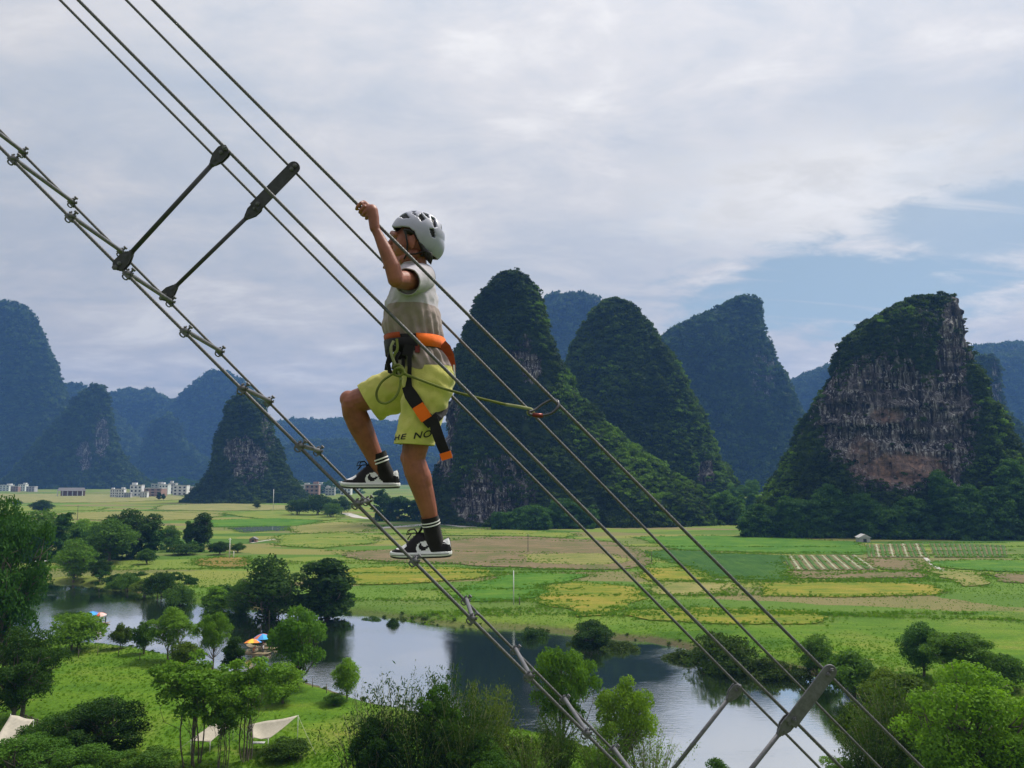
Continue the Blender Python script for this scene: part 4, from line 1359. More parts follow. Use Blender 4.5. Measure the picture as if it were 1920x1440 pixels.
    ('big', 40, 1500, 1388, 180, 'broadleaf_tree', 'bright low tree in the lower left corner', 'tree', (1.0, 1.15, .9), G4),
    ('big', 160, 1500, 1398, 160, 'broadleaf_tree', 'bright low tree below the dark round tree', 'tree', (.9, 1.05, .9), G4),
    ('near', 270, 1490, 1408, 120, 'broadleaf_tree', 'low green bush at the bottom right of the dark round tree', 'bush', MD, G4),
]
for p in PL:
    plant(*p)


# ---- grass tufts, bank scrub and tree belts (nobody could count them)
M_GRASS = leaf_material('grass_blades', (0.055, 0.148, 0.008), (0.135, 0.240, 0.018), 0.50, 0.12, False)


def tuft(seed, n=16, h=1.0, spread=0.55):
    r = np.random.default_rng(seed)
    a = r.uniform(0, 6.28, n)
    q = np.sqrt(r.random(n)) * spread
    b = np.stack([np.cos(a) * q, np.sin(a) * q, np.zeros(n) - 0.05], -1)
    hh = h * r.uniform(0.5, 1.0, n)
    a2 = r.uniform(0, 6.28, n)
    tip = b + np.stack([np.cos(a2) * 0.45 * hh, np.sin(a2) * 0.45 * hh, hh], -1)
    w = np.stack([-np.sin(a2), np.cos(a2), np.zeros(n)], -1) * 0.085
    mid = (b + tip) / 2 + np.array([0, 0, 0.12])
    v = np.stack([b - w * .6, mid + w, tip, mid - w], 1).reshape(-1, 3)
    return v, np.arange(4 * n).reshape(n, 4)


TUFTS = [proto('grass_tuft', tuft(300 + i), M_GRASS) for i in range(3)]


def in_poly(xy, poly):
    ins = np.zeros(len(xy), bool)
    for p, q in zip(poly, np.roll(poly, -1, axis=0)):
        c = (p[1] > xy[:, 1]) != (q[1] > xy[:, 1])
        with np.errstate(divide='ignore', invalid='ignore'):
            xi = p[0] + (xy[:, 1] - p[1]) / (q[1] - p[1]) * (q[0] - p[0])
        ins ^= c & (xy[:, 0] < xi)
    return ins


def ground_points(n, x0, x1, y0, y1, sd_min, sd_max=1e9, clump=0.0, seed=0, bias=0.0):
    u = rng.random(n)
    y = y0 + (y1 - y0) * u ** (1 + bias)
    half = y * 0.72
    x = rng.uniform(-1, 1, n) * half
    ok = (x > x0) & (x < x1)
    xy = np.c_[x, y][ok]
    sd = river_sd(xy)
    k = (sd > sd_min) & (sd < sd_max)
    for pl_ in FIELD_POLYS:
        lo, hi = pl_.min(0), pl_.max(0)
        cand = k & (xy[:, 0] > lo[0]) & (xy[:, 0] < hi[0]) & (xy[:, 1] > lo[1]) & (xy[:, 1] < hi[1])
        ix = np.where(cand)[0]
        if len(ix):
            k[ix[in_poly(xy[ix], pl_)]] = False
    xy = xy[k]
    if clump:
        nz = fbm(np.c_[xy * clump, np.zeros(len(xy))], 3, seed)
        xy = xy[nz > rng.uniform(-0.35, 0.25, len(xy))]
    return np.c_[xy, ground_h(xy)]


gp = ground_points(150000, -300, 300, 84, 330, 0.6, clump=0.03, seed=77, bias=0.25)
keepg = rng.random(len(gp)) < np.where(gp[:, 1] > 175, 0.45, 1.0)
gp = gp[keepg]
mg_ = np.repeat(MARGIN, 2, axis=0) + rng.normal(size=(2 * len(MARGIN), 2)) * np.array([1.8, 1.5])
gp = np.vstack([gp, np.c_[mg_, ground_h(mg_) + 0.18]])
scatter('meadow_grass', gp, np.r_[rng.uniform(0.17, 0.36, len(gp) - len(mg_)), rng.uniform(0.35, 0.75, len(mg_))], rng.uniform(0, 6.28, len(gp)), TUFTS, 'tufts of green meadow grass')
M_SCRUB = leaf_material('bank_scrub', (0.030, 0.060, 0.012), (0.085, 0.130, 0.026), 0.3, 0.10, False)
SCRUB = [proto('scrub_clump', bush_mesh('b', 80, 0.20, 400 + i, 0.9), M_SCRUB) for i in range(3)]
bp_ = ground_points(26000, -300, 300, 84, 330, 0.2, 3.0, clump=0.12, seed=88)
keepb = rng.random(len(bp_)) < np.where(bp_[:, 1] > 150, 0.55, 0.42)
bp_ = bp_[keepb]
sc_ = rng.uniform(0.35, 1.05, len(bp_))
scatter('bank_scrub', bp_, sc_, rng.uniform(0, 6.28, len(bp_)), SCRUB, 'low scrub along the river banks and field borders')

M_WEED = leaf_material('border_weeds', (0.090, 0.155, 0.020), (0.200, 0.250, 0.045), 0.5, 0.10, False)
WEEDS = [proto('weed_clump', bush_mesh('b', 50, 0.24, 450 + i, 0.7), M_WEED) for i in range(3)]
scatter('border_weeds', np.c_[MARGIN, ground_h(MARGIN) + 0.12], rng.uniform(0.18, 0.45, len(MARGIN)), rng.uniform(0, 6.28, len(MARGIN)), WEEDS, 'grass and weeds growing over the field borders')

M_BELT = leaf_material('belt_leaves', (0.024, 0.066, 0.012), (0.080, 0.155, 0.024), 0.30, 0.05, True)
BELT = [proto('belt_clump', bush_mesh('b', 170, 0.145, 500 + i, 0.85), M_BELT) for i in range(4)]


def belt(label, spec, tint=(1, 1, 1)):
    """spec: (px0, px1, foot py, top py at both ends, clump size m, count)"""
    P, S = [], []
    for (x0, x1, fy, t0, t1, sz, n, deep) in spec:
        for i in range(n):
            u = random.random()
            px = x0 + (x1 - x0) * u
            g = on_ground(px, fy, 0)
            dep = random.random() * deep
            g = Vector((g.x * (1 + dep / max(g.y, 1)), g.y + dep, 0))
            hgt = (fy - (t0 + (t1 - t0) * u)) * g.y / F_PX
            z = max(hgt * random.random() ** 0.8 * (0.75 + 0.5 * abs(math.sin(px * 0.043) * math.cos(px * 0.0171 + 1))) - sz * 0.4, 0)
            P.append((g.x, g.y + z * 0.45, z))
            S.append(sz * random.uniform(0.6, 1.3))
    P = np.array(P)
    scatter('tree_belt', P, np.array(S), rng.uniform(0, 6.28, len(P)), BELT, label, tint)


belt('wooded belt at the foot of the big cliff hill', [(1395, 1500, 1008, 975, 930, 3.4, 420, 10), (1480, 1640, 1010, 925, 935, 3.6, 800, 14), (1620, 1800, 1012, 945, 935, 3.6, 800, 14), (1780, 1990, 1014, 915, 880, 3.6, 1000, 14)], (0.95, 1.05, .95))
belt('bright trees in the gap between green hill and cliff hill', [(1270, 1400, 985, 930, 930, 3.4, 420, 30), (1375, 1430, 965, 905, 915, 3.8, 200, 30)], (1.35, 1.4, .9))
belt('bright scrub on the right foot of the steep hill', [(1080, 1290, 985, 930, 925, 3.4, 420, 20), (925, 1030, 994, 955, 952, 3.2, 240, 10), (1020, 1120, 992, 950, 945, 3.2, 200, 10)], (.95, 1.1, .95))
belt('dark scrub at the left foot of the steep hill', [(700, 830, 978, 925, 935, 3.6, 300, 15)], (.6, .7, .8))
belt('trees filling the left far bank grove', [(-40, 110, 1056, 985, 975, 2.6, 260, 6), (100, 300, 1050, 1000, 990, 2.4, 220, 5), (300, 430, 1036, 1012, 1016, 1.8, 60, 5), (180, 370, 1096, 1072, 1082, 1.4, 90, 2), (395, 470, 1132, 1100, 1096, 1.6, 60, 2), (560, 660, 1144, 1118, 1110, 1.7, 60, 2)], (.75, .9, .8))
belt('hazy tree line behind the village houses', [(-60, 240, 912, 897, 895, 5, 420, 60), (200, 380, 916, 896, 898, 5, 300, 60), (540, 680, 926, 898, 905, 5, 260, 60)], (.8, .95, .95))
# ================================================================== VILLAGE AND SMALL BUILDINGS
M_WALLW = simple('white_plaster', (0.62, 0.62, 0.60), 0.85, var=0.08, scale=0.25, coords='Object')
M_WALLG = simple('grey_plaster', (0.36, 0.36, 0.36), 0.9, var=0.12, scale=0.25)
M_BRICK = simple('bare_brick', (0.27, 0.165, 0.125), 0.9, var=0.15, scale=0.4)
M_CONC = simple('pale_concrete', (0.42, 0.41, 0.39), 0.9, var=0.12, scale=0.4)
M_GLASS = simple('dark_window', (0.035, 0.045, 0.06), 0.15, var=0.2)
M_TILE = simple('grey_roof_tiles', (0.17, 0.16, 0.155), 0.85, var=0.2, scale=1.0)


def house(px, base, w, h, wall, label, tower=True, depth=0.75, floors=3, gable=False, cols=3):
    g = on_ground(px, base, 0)
    u = g.y / F_PX
    W, H = w * u, h * u
    D = W * depth
    e = empty('village_house', (g.x, g.y + D / 2, 0), label, 'house', 'houses of the village', random.uniform(-.12, .12))
    body_h = H * (0.80 if (tower or gable) else 0.96)
    mb = MB().box((0, 0, body_h / 2 - 0.5), (W, D, body_h + 1))
    mb.build('wall', wall, e)
    if gable:
        rb = MB().prism([(-W / 2 - .6, 0), (W / 2 + .6, 0), (0, H - body_h)], D + 1.2, (0, 0, body_h), (1, 0, 0), (0, 0, 1))
        rb.build('roof', M_TILE, e)
    else:
        rb = MB()
        rb.box((0, 0, body_h + .15), (W + .8, D + .8, .3))
        for sx in (-1, 1):
            rb.box((sx * (W / 2), 0, body_h + .75), (.3, D, .9))
        rb.box((0, -D / 2, body_h + .75), (W - .6, .3, .9))
        roof = rb.build('roof', M_CONC, e)
        if tower:
            tb = MB()
            tb.box((W * random.choice((-.25, .22)), D * .1, body_h + (H - body_h) / 2 + .2), (W * .38, D * .45, H - body_h))
            tb.build('stair_room', wall, e)
    fh = body_h / floors
    for f in range(floors):
        for c in range(cols):
            ww, wh = W / cols * 0.46, fh * 0.5
            x = -W / 2 + W / cols * (c + .5)
            z = fh * (f + .52)
            o = MB().box((x, -D / 2 - .04, z), (ww, .16, wh)).build('window', M_GLASS, e)
            if g.y < 1450 and w >= 22:
                MB().box((x, -D / 2 - .10, z - wh / 2 - .12), (ww * 1.2, .3, .2)).build('sill', M_CONC, o)
        if f:
            MB().box((0, -D / 2 - .12, fh * f), (W * 1.01, .3, .25)).build('floor_band', M_CONC, e)
    return e


HOUSES = [
    (8, 914, 20, 16, M_WALLW, 'white house at the far left edge of the village', True), (26, 915, 14, 12, M_BRICK, 'low brick house second from the far left', False),
    (40, 914, 14, 18, M_WALLW, 'tall narrow white house third from the far left', True), (56, 915, 16, 11, M_WALLG, 'low grey house right of the tall narrow one', False),
    (212, 925, 13, 20, M_WALLW, 'narrow white house at the left of the middle village row', True), (224, 926, 15, 22, M_WALLW, 'bright white house second in the middle row', True),
    (238, 926, 12, 10, M_WALLG, 'low shed like house between two white houses', False), (253, 924, 22, 30, M_WALLW, 'tallest white house with roof turret in the middle row', True),
    (268, 926, 14, 12, M_WALLW, 'small white house right of the tallest one', False), (286, 924, 34, 18, M_BRICK, 'wide reddish brick house in the middle row', False),
    (292, 916, 20, 22, M_WALLG, 'grey house standing behind the brick house', True), (306, 920, 18, 26, M_WALLW, 'white upright house right of the brick house', True),
    (322, 919, 14, 28, M_CONC, 'concrete tall house beside the white upright one', True), (336, 922, 26, 22, M_WALLW, 'broad white house near the small tower', False),
    (356, 921, 22, 18, M_CONC, 'beige house last before the small tower', False), (368, 924, 12, 10, M_WALLG, 'low grey house touching the small tower trees', False),
    (556, 914, 20, 24, M_WALLW, 'white house first right of the small tower', True), (568, 921, 22, 26, M_CONC, 'concrete house second right of the small tower', True),
    (584, 924, 26, 32, M_BRICK, 'big brick house right of the small tower', True), (604, 918, 20, 24, M_WALLW, 'white house right of the big brick one', True),
    (618, 922, 18, 20, M_WALLG, 'grey house below the raised foot', True), (632, 918, 18, 26, M_WALLW, 'white tall house left of the raised shoe', True),
    (648, 921, 20, 22, M_WALLW, 'white house under the raised shoe', False), (664, 917, 18, 24, M_CONC, 'concrete house right of the raised shoe toe', True),
]
for hh in HOUSES:
    house(hh[0], hh[1] + 7, hh[2] * 0.95, hh[3] * 0.84, *hh[4:7])


def pavilion():
    g = on_ground(131, 930, 0)
    u = g.y / F_PX
    e = empty('farm_shed', (g.x, g.y, 0), 'long low open shed with white pillars in the left fields', 'shed')
    W, H, D = 46 * u, 15 * u, 9.0
    MB().prism([(-D / 2 - 1, 0), (D / 2 + 1, 0), (0, H * .4)], W + 1.5, (0, D / 2, H * .62), (0, 1, 0), (0, 0, 1)).build('roof', M_TILE, e)
    MB().box((0, D - .2, H * .3), (W, .3, H * .62)).build('wall', M_BRICK, e)
    for i in range(6):
        MB().box((-W / 2 + W * i / 5, 0, H * .3), (1.0, .9, H * .66)).build('pillar', M_WALLW, e)


pavilion()


def small_hut(px, base, w, h, name, label, wall, roof):
    g = on_ground(px, base, 0)
    u = g.y / F_PX
    W, H = w * u, h * u
    e = empty(name, (g.x, g.y, 0), label, 'hut')
    MB().box((0, W * .4, H * .28), (W, W * .8, H * .6)).build('wall', wall, e)
    MB().prism([(-W * .6, 0), (W * .6, 0), (0, H * .42)], W * .95, (0, W * .4, H * .58), (1, 0, 0), (0, 0, 1)).build('roof', roof, e)
    MB().box((0, -.03, H * .22), (W * .3, .08, H * .42)).build('door', M_GLASS, e)


small_hut(1622, 1017, 20, 15, 'stone_hut', 'tiny pale stone hut at the foot of the cliff hill', M_CONC, M_CONC)
small_hut(474, 1017, 13, 10, 'field_hut', 'small dark hut in the left fields', M_BRICK, M_TILE)


def pole(px, base, top, r, label, m_, name='utility_pole', arm=False):
    g = on_ground(px, base, 0)
    z = ground_at(g.x, g.y)
    h = (base - top) * g.y / F_PX
    e = empty(name, (g.x, g.y, z), label, 'pole')
    MB().tube([(0, 0, -.4), (0, 0, h)], [r, r * .7], 10).build('shaft', m_, e, True)
    if arm:
        MB().box((0, 0, h * .93), (1.4, .10, .10)).build('crossarm', m_, e)
        for s in (-.55, 0, .55):
            MB().tube([(s, 0, h * .93 + .05), (s, 0, h * .93 + .28)], .05, 8).build('insulator', M_WALLW, e)
    else:
        MB().tube([(0, 0, h), (0, 0, h + .12)], [r * .75, r * .5], 10).build('cap', m_, e)
    return e


M_POLEW = simple('pale_pole_paint', (0.62, 0.62, 0.58), 0.7, var=0.1, scale=2)
M_POLED = simple('dark_wood_pole', (0.10, 0.08, 0.06), 0.9, var=0.3, scale=4)
pole(963, 1134, 1073, 0.17, 'tall pale pole standing on the far meadow by the river', M_POLEW)
pole(974, 1134, 1121, 0.16, 'short dark post beside the tall pale pole', M_POLED, 'wooden_post')
pole(430, 1047, 1010, 0.20, 'white utility pole behind the pair of dark trees', M_POLEW, arm=True)
pole(438, 1047, 1034, 0.18, 'short white post beside the white utility pole', M_POLEW, 'marker_post')
pole(990, 1036, 1002, 0.16, 'thin dark pole in the broad brown field', M_POLED, arm=True)
pole(512, 956, 918, 0.30, 'pale pole right below the small rocky tower', M_POLEW, arm=True)
pole(145, 974, 948, 0.20, 'thin dark pole in the tan left fields', M_POLED)
pole(1222, 1056, 1035, 0.14, 'slim grey pole left of the dark green paddy', M_POLED)
for i, (px, py) in enumerate([(110, 1238), (147, 1233), (183, 1229), (222, 1231), (262, 1238), (586, 1288), (612, 1298), (566, 1282), (694, 1330)]):
    lab = ['leftmost fence post of the near meadow', 'second fence post from the left in the near meadow', 'fence post behind the meadow, below the small bank bush', 'fence post in the gap right of the small bank bush', 'fence post at the foot of the grey green bush',
           'middle fence post of three beside the river right of the raft', 'fence post nearest the young bright tree', 'fence post nearest the small bright meadow edge tree', 'fence post alone by the water near the bamboo'][i]
    p_ = pole(px, py, py - 15, 0.07, lab, M_POLED, 'fence_post')
    p_['category'] = 'post'
    p_['group'] = 'fence posts round the near meadow'
# ================================================================== CABLE LADDER
DN = 3.0                  # distance of the near side of the ladder
DF = DN / 0.862           # far side, one rung further away
M_STEEL = simple('galvanised_steel', (0.105, 0.105, 0.115), 0.6, 0.1, var=0.25, scale=60, bump=0.0008, bscale=300)
M_CABLE = simple('steel_wire_rope', (0.080, 0.080, 0.083), 0.6, 0.1, var=0.35, scale=90)
M_DARK_BACKLIT_STEEL = simple('dark_backlit_steel', (0.035, 0.035, 0.042), 0.6, 0.1, var=0.3, scale=50, bump=0.0008, bscale=260)  # dark table legs; upper posts have their backlit silhouette put into this colour
M_HOLE = simple('bolt_shadow_black', (0.02, 0.02, 0.022), 0.6, 0.3)
M_BLACKLINE = simple('dark_groove', (0.015, 0.015, 0.015), 0.8)


def line_pt(a, b, t, d):
    return at_depth(a[0] + (b[0] - a[0]) * t, a[1] + (b[1] - a[1]) * t, d)


def rope_mesh(name, pts, rad, material, lobes=6, lay=0.085, step=0.009, per=3, parent=None, depth=0.16):
    """a laid wire rope: lobed section turning along its length"""
    P = [Vector(p) for p in pts]
    seg = [(b - a).length for a, b in zip(P, P[1:])]
    tot = sum(seg)
    n = max(int(tot / step), 4)
    cum = np.r_[0, np.cumsum(seg)]
    arr = np.array([tuple(p) for p in P])
    s = np.linspace(0, tot, n)
    pos = np.stack([np.interp(s, cum, arr[:, i]) for i in range(3)], -1)
    tan = np.gradient(pos, axis=0)
    tan /= np.linalg.norm(tan, axis=1)[:, None]
    ref = np.array([0.3, 1.0, 0.2])
    u = np.cross(tan, ref)
    u /= np.linalg.norm(u, axis=1)[:, None]
    w = np.cross(tan, u)
    k = lobes * per
    th = np.linspace(0, 2 * np.pi, k, endpoint=False)
    tw = 2 * np.pi * s / lay
    rr = rad * (1 - depth + depth * np.abs(np.cos(lobes * th / 2.0)))[None]
    ang = th[None] + tw[:, None]
    V = pos[:, None] + (u[:, None] * np.cos(ang)[..., None] + w[:, None] * np.sin(ang)[..., None]) * np.broadcast_to(rr, ang.shape)[..., None]
    q = np.arange(n * k).reshape(n, k)
    Fc = np.stack([q[:-1], np.roll(q[:-1], -1, 1), np.roll(q[1:], -1, 1), q[1:]], -1).reshape(-1, 4)
    return link(name, mesh_np(name, V.reshape(-1, 3), Fc, True, [material]), parent)


ladder = empty('cable_ladder', at_depth(560, 840, (DN + DF) / 2), 'steep steel cable ladder with rungs, posts and four handrail cables', 'cable ladder')
LADDER_INV = Matrix.Translation(-ladder.location)


def part_of(o, root):
    """keep a mesh built in world coordinates in place under its root"""
    o.parent = root
    o.matrix_parent_inverse = Matrix.Translation(-root.location)
    return o


E0, E1 = (24.0, 300.0), (1099.0, 1376.0)
F0, F1 = (24 * .8577 + 114.4, 300 * .866 + 121.2), (1099 * .8577 + 114.4, 1376 * .866 + 121.2)
CABLES = [
    ('ladder_cable', E0, E1, DN, 0.0068), ('ladder_cable', F0, F1, DF, 0.0064),
    ('handrail_cable', (147, 0), (1575, 1437), DN, 0.0068), ('handrail_cable', (287, 0), (1725, 1436), DN, 0.0068),
    ('handrail_cable', (113, 0), (1533, 1436), DF, 0.0064), ('handrail_cable', (237, 0), (1646, 1436), DF, 0.0064),
]
for nm, a, b, d, r_ in CABLES:
    o = rope_mesh(nm, [line_pt(a, b, t, d) for t in (-0.42, 0.2, 0.6, 1.0, 1.45)], r_, M_CABLE)
    part_of(o, ladder)

ALONG = (at_depth(E1[0], E1[1], DN) - at_depth(E0[0], E0[1], DN)).normalized()
UPN = ALONG.cross(Vector((0, CP, SP))).normalized()
if UPN.z < 0:
    UPN = -UPN


def hexnut(mb, c, ax, r, h):
    ax = Vector(ax).normalized()
    mb.tube([Vector(c) - ax * h / 2, Vector(c) + ax * h / 2], r, 6)


def rung(k):
    xn, yn = 24 + 107.5 * k, 300 + 107.6 * k
    a = at_depth(xn, yn, DN)
    b = at_depth(xn * .8577 + 114.4, yn * .866 + 121.2, DF)
    d = (b - a).normalized()
    nrm = UPN
    mb = MB()
    off = nrm * 0.007
    mb.tube([a - d * 0.012 + off, a + d * 0.012 + off, a + d * 0.03 + off, b - d * 0.03 + off, b - d * 0.012 + off, b + d * 0.012 + off], [0.0085, 0.0105, 0.0085, 0.0085, 0.0105, 0.0085], 12)
    o = part_of(mb.build('rung', M_STEEL, None, True), ladder)
    for e, sg in ((a, 1), (b, -1)):
        cb = MB()
        rot = Matrix((ALONG, d, nrm)).transposed()
        cb.box(e - nrm * 0.004, (0.030, 0.020, 0.013), rot)
        for s_ in (-1, 1):
            # U bolt: two legs through the saddle, nuts on top
            st = e + ALONG * 0.011 * s_ + d * 0.0 
            cb.tube([st - nrm * 0.016, st + nrm * 0.021], 0.0030, 6)
            hexnut(cb, st + nrm * 0.013, nrm, 0.0062, 0.006)
        arc = [e + ALONG * 0.011 * math.cos(q) - nrm * (0.014 + 0.006 * math.sin(q)) for q in np.linspace(0, math.pi, 7)]
        cb.tube(arc, 0.0030, 6)
        c = part_of(cb.build('rung_clamp', M_STEEL), ladder)
        c.parent = o
        c.matrix_parent_inverse = Matrix.Identity(4)
        hb = MB()
        top = e + nrm * 0.024 + d * 0.006 * sg
        hb.tube([top - nrm * 0.012, top + nrm * 0.004], 0.004, 8)
        hexnut(hb, top + nrm * 0.0055, nrm, 0.0085, 0.008)
        c = part_of(hb.build('clamp_bolt', M_STEEL), ladder)
        c.parent = o
        c.matrix_parent_inverse = Matrix.Identity(4)


for k in range(-2, 14):
    rung(k)


def eye_outline(L, w0, w1, n=10):
    """flattened eye end: narrow at the rod, wide and round at the bolt"""
    pts = [(0, -w0), (L * 0.32, -w1 * 0.96), (L * 0.6, -w1)]
    pts += [(L * 0.6 + math.sin(q) * w1 * 1.0, -math.cos(q) * w1) for q in np.linspace(0.15, math.pi - 0.15, n)]
    pts += [(L * 0.6, w1), (L * 0.32, w1 * 0.96), (0, w0)]
    return pts


def bolt(root, c, ax, r=0.010, h=0.012):
    mb = MB()
    hexnut(mb, Vector(c) + Vector(ax) * h * .4, ax, r, h)
    mb.tube([Vector(c) + Vector(ax) * h * .9, Vector(c) + Vector(ax) * h * 1.5], r * .5, 8)
    o = part_of(mb.build('bolt', M_STEEL), ladder)
    o.parent = root
    o.matrix_parent_inverse = Matrix.Identity(4)


def post(bottom, top, d, plate_to=None, rod=0.0088, material=None):
    material = material or M_STEEL
    a, b = at_depth(*bottom, d), at_depth(*top, d)
    ax = (b - a).normalized()
    look = Vector((0, -CP, -SP))
    side = look.cross(ax).normalized()
    mb = MB()
    mb.tube([a + ax * 0.03, b - ax * 0.035], rod, 14)
    o = part_of(mb.build('spacer_post', material, None, True), ladder)
    for e, dr in ((a, -1), (b, 1)):
        m2 = MB()
        L = 0.098
        st = e - ax * dr * 0.066
        for off in (-0.0085, 0.0085):           # a fork of two cheeks round the cable
            m2.prism(eye_outline(L, rod * 1.05, 0.0235), 0.006, st + look * off, ax * dr, side)
        m2.tube([st - ax * dr * 0.008, st + ax * dr * 0.022], [rod * 1.15, rod * 1.7], 14)
        c = part_of(m2.build('fork_clamp', material), ladder)
        c.parent = o
        c.matrix_parent_inverse = Matrix.Identity(4)
        bolt(o, e + look * 0.0125 + ax * dr * 0.010, look, 0.0105, 0.010)
        bolt(o, e + look * 0.0125 - ax * dr * 0.012, look, 0.0075, 0.007)
    if plate_to is not None:
        c0, c1 = b, at_depth(*plate_to, d)
        pa = (c1 - c0).normalized()
        ps = look.cross(pa).normalized()
        L = (c1 - c0).length
        hw = 0.0265
        pts = [(-0.012, -hw), (L, -hw)] + [(L + math.sin(q) * hw, -math.cos(q) * hw) for q in np.linspace(0.2, math.pi - 0.2, 9)] + [(L, hw), (-0.012, hw)]
        m3 = MB()
        m3.prism(pts, 0.009, c0 + look * 0.017, pa, ps)
        c = part_of(m3.build('link_plate', material), ladder)
        c.parent = o
        c.matrix_parent_inverse = Matrix.Identity(4)
        bv = c.modifiers.new('bevel', 'BEVEL')
        bv.width = 0.002
        bv.segments = 2
        for q in (c1 + look * 0.022 + pa * 0.009, c1 + look * 0.022 - pa * 0.011, c0 + look * 0.022 + pa * 0.012):
            bolt(o, q, look, 0.009, 0.010)
    return o


post((223, 499), (421, 283), DN, material=M_DARK_BACKLIT_STEEL)  # upper posts: backlit look against the sky painted in with darker steel
post((309, 557), (483, 388), DF, (553, 316), material=M_DARK_BACKLIT_STEEL)
post((1228, 1486), (1383, 1289), DF)
post((1300, 1578), (1482, 1349), DN, (1552, 1256))
# ================================================================== THE CLIMBING BOY
D0 = 3.26
DL, DR = 3.17, 3.36                # his left side (near us) and right side
XA, YA, ZA = Vector((1, 0, 0)), Vector((0, 1, 0)), Vector((0, 0, 1))


def J(px, py, d=D0):
    return at_depth(px, py, d)


def m_per_px(d=D0):
    return d / F_PX


def skin_material():
    m, k, out = mat('skin')
    pos = k.node('ShaderNodeTexCoord').outputs['Object']
    n1 = k.noise(pos, 14, 7, 0.68)
    col = k.ramp(n1, [(0.3, (0.165, 0.053, 0.033)), (0.5, (0.25, 0.084, 0.051)), (0.75, (0.325, 0.115, 0.070))])
    b = k.node('ShaderNodeBsdfPrincipled', {'Base Color': col, 'Roughness': 0.48, 'Specular IOR Level': 0.4, 'Subsurface Weight': 0.12})
    b.inputs['Subsurface Radius'].default_value = (0.010, 0.004, 0.002)
    b.inputs['Subsurface Scale'].default_value = 1.0
    bp = k.node('ShaderNodeBump', {'Strength': 0.5, 'Distance': 0.001, 'Height': k.noise(pos, 240, 4, 0.6)})
    k.l.new(bp.outputs[0], b.inputs['Normal'])
    k.l.new(b.outputs[0], out.inputs[0])
    return m


def cloth(name, color, var=0.10, weave=900.0, bump=0.0006, rough=0.9, wr=0.004):
    m, k, out = mat(name)
    pos = k.node('ShaderNodeTexCoord').outputs['Object']
    n1 = k.noise(pos, 14, 5, 0.6)
    n2 = k.noise(pos, weave, 2, 0.5)
    col = k.mix(k.maprange(n1, 0.3, 0.7), tuple(c * (1 - var) for c in color), tuple(c * (1 + var) for c in color))
    b = k.node('ShaderNodeBsdfPrincipled', {'Base Color': col, 'Roughness': rough, 'Specular IOR Level': 0.15})
    b.inputs['Sheen Weight'].default_value = 0.15
    h = k.math('ADD', k.math('MULTIPLY', k.noise(pos, 26, 5, 0.6, 0.7), 6.0), n2)
    bp = k.node('ShaderNodeBump', {'Strength': 1.0, 'Distance': bump, 'Height': h})
    k.l.new(bp.outputs[0], b.inputs['Normal'])
    k.l.new(b.outputs[0], out.inputs[0])
    return m


M_SKIN = skin_material()
M_SHIRT_TOP = cloth('shirt_pale_grey', (0.40, 0.375, 0.405))
M_SHIRT_LOW = cloth('shirt_taupe', (0.27, 0.213, 0.194))
M_SHORTS = cloth('shorts_lime_yellow', (0.52, 0.49, 0.13), 0.08)
M_PRINT = simple('print_black', (0.02, 0.02, 0.02), 0.8)
M_SOCK = cloth('sock_black', (0.014, 0.013, 0.015), 0.2)
M_WHITE = cloth('white_knit', (0.70, 0.69, 0.68), 0.05)
M_SHOE_W = simple('white_leather', (0.70, 0.69, 0.70), 0.5, var=0.06, scale=40, bump=0.0003)
M_SHOE_B = simple('black_leather', (0.009, 0.008, 0.012), 0.6, var=0.2, scale=40, bump=0.0003, spec=0.25)
M_RUBBER = simple('black_rubber', (0.02, 0.018, 0.018), 0.8)
M_HELMET = simple('helmet_grey', (0.30, 0.305, 0.37), 0.42, var=0.05, scale=30, coat=0.15)
M_LINER = simple('helmet_liner_black', (0.012, 0.012, 0.014), 0.8)
M_HAIR = simple('black_hair', (0.010, 0.008, 0.007), 0.55, var=0.3, scale=120, bump=0.002, bscale=220)
M_ORANGE = cloth('orange_webbing', (0.72, 0.13, 0.012), 0.08, 500)
M_DORANGE = cloth('dark_orange_webbing', (0.30, 0.05, 0.012), 0.08, 500)
M_WEB = cloth('black_webbing', (0.014, 0.013, 0.015), 0.2, 500)
M_ROPE = cloth('green_rope', (0.14, 0.16, 0.038), 0.3, 400)
M_ROPE_PALE = cloth('pale_rope_sheath', (0.27, 0.285, 0.14), 0.2, 400)
M_RED = simple('red_anodised', (0.13, 0.022, 0.016), 0.35, 0.6)
M_ALU = simple('grey_carabiner', (0.07, 0.07, 0.075), 0.35, 0.7)
M_EYE = simple('eye', (0.03, 0.02, 0.018), 0.15)

boy = empty('person', J(790, 1046, D0), 'boy climbing the ladder in white helmet, taupe shirt and lime shorts', 'person')


def keep(o, parent=boy):
    o.parent = parent
    o.matrix_parent_inverse = Matrix.Translation(-boy.location) if parent is boy else Matrix.Identity(4)
    return o


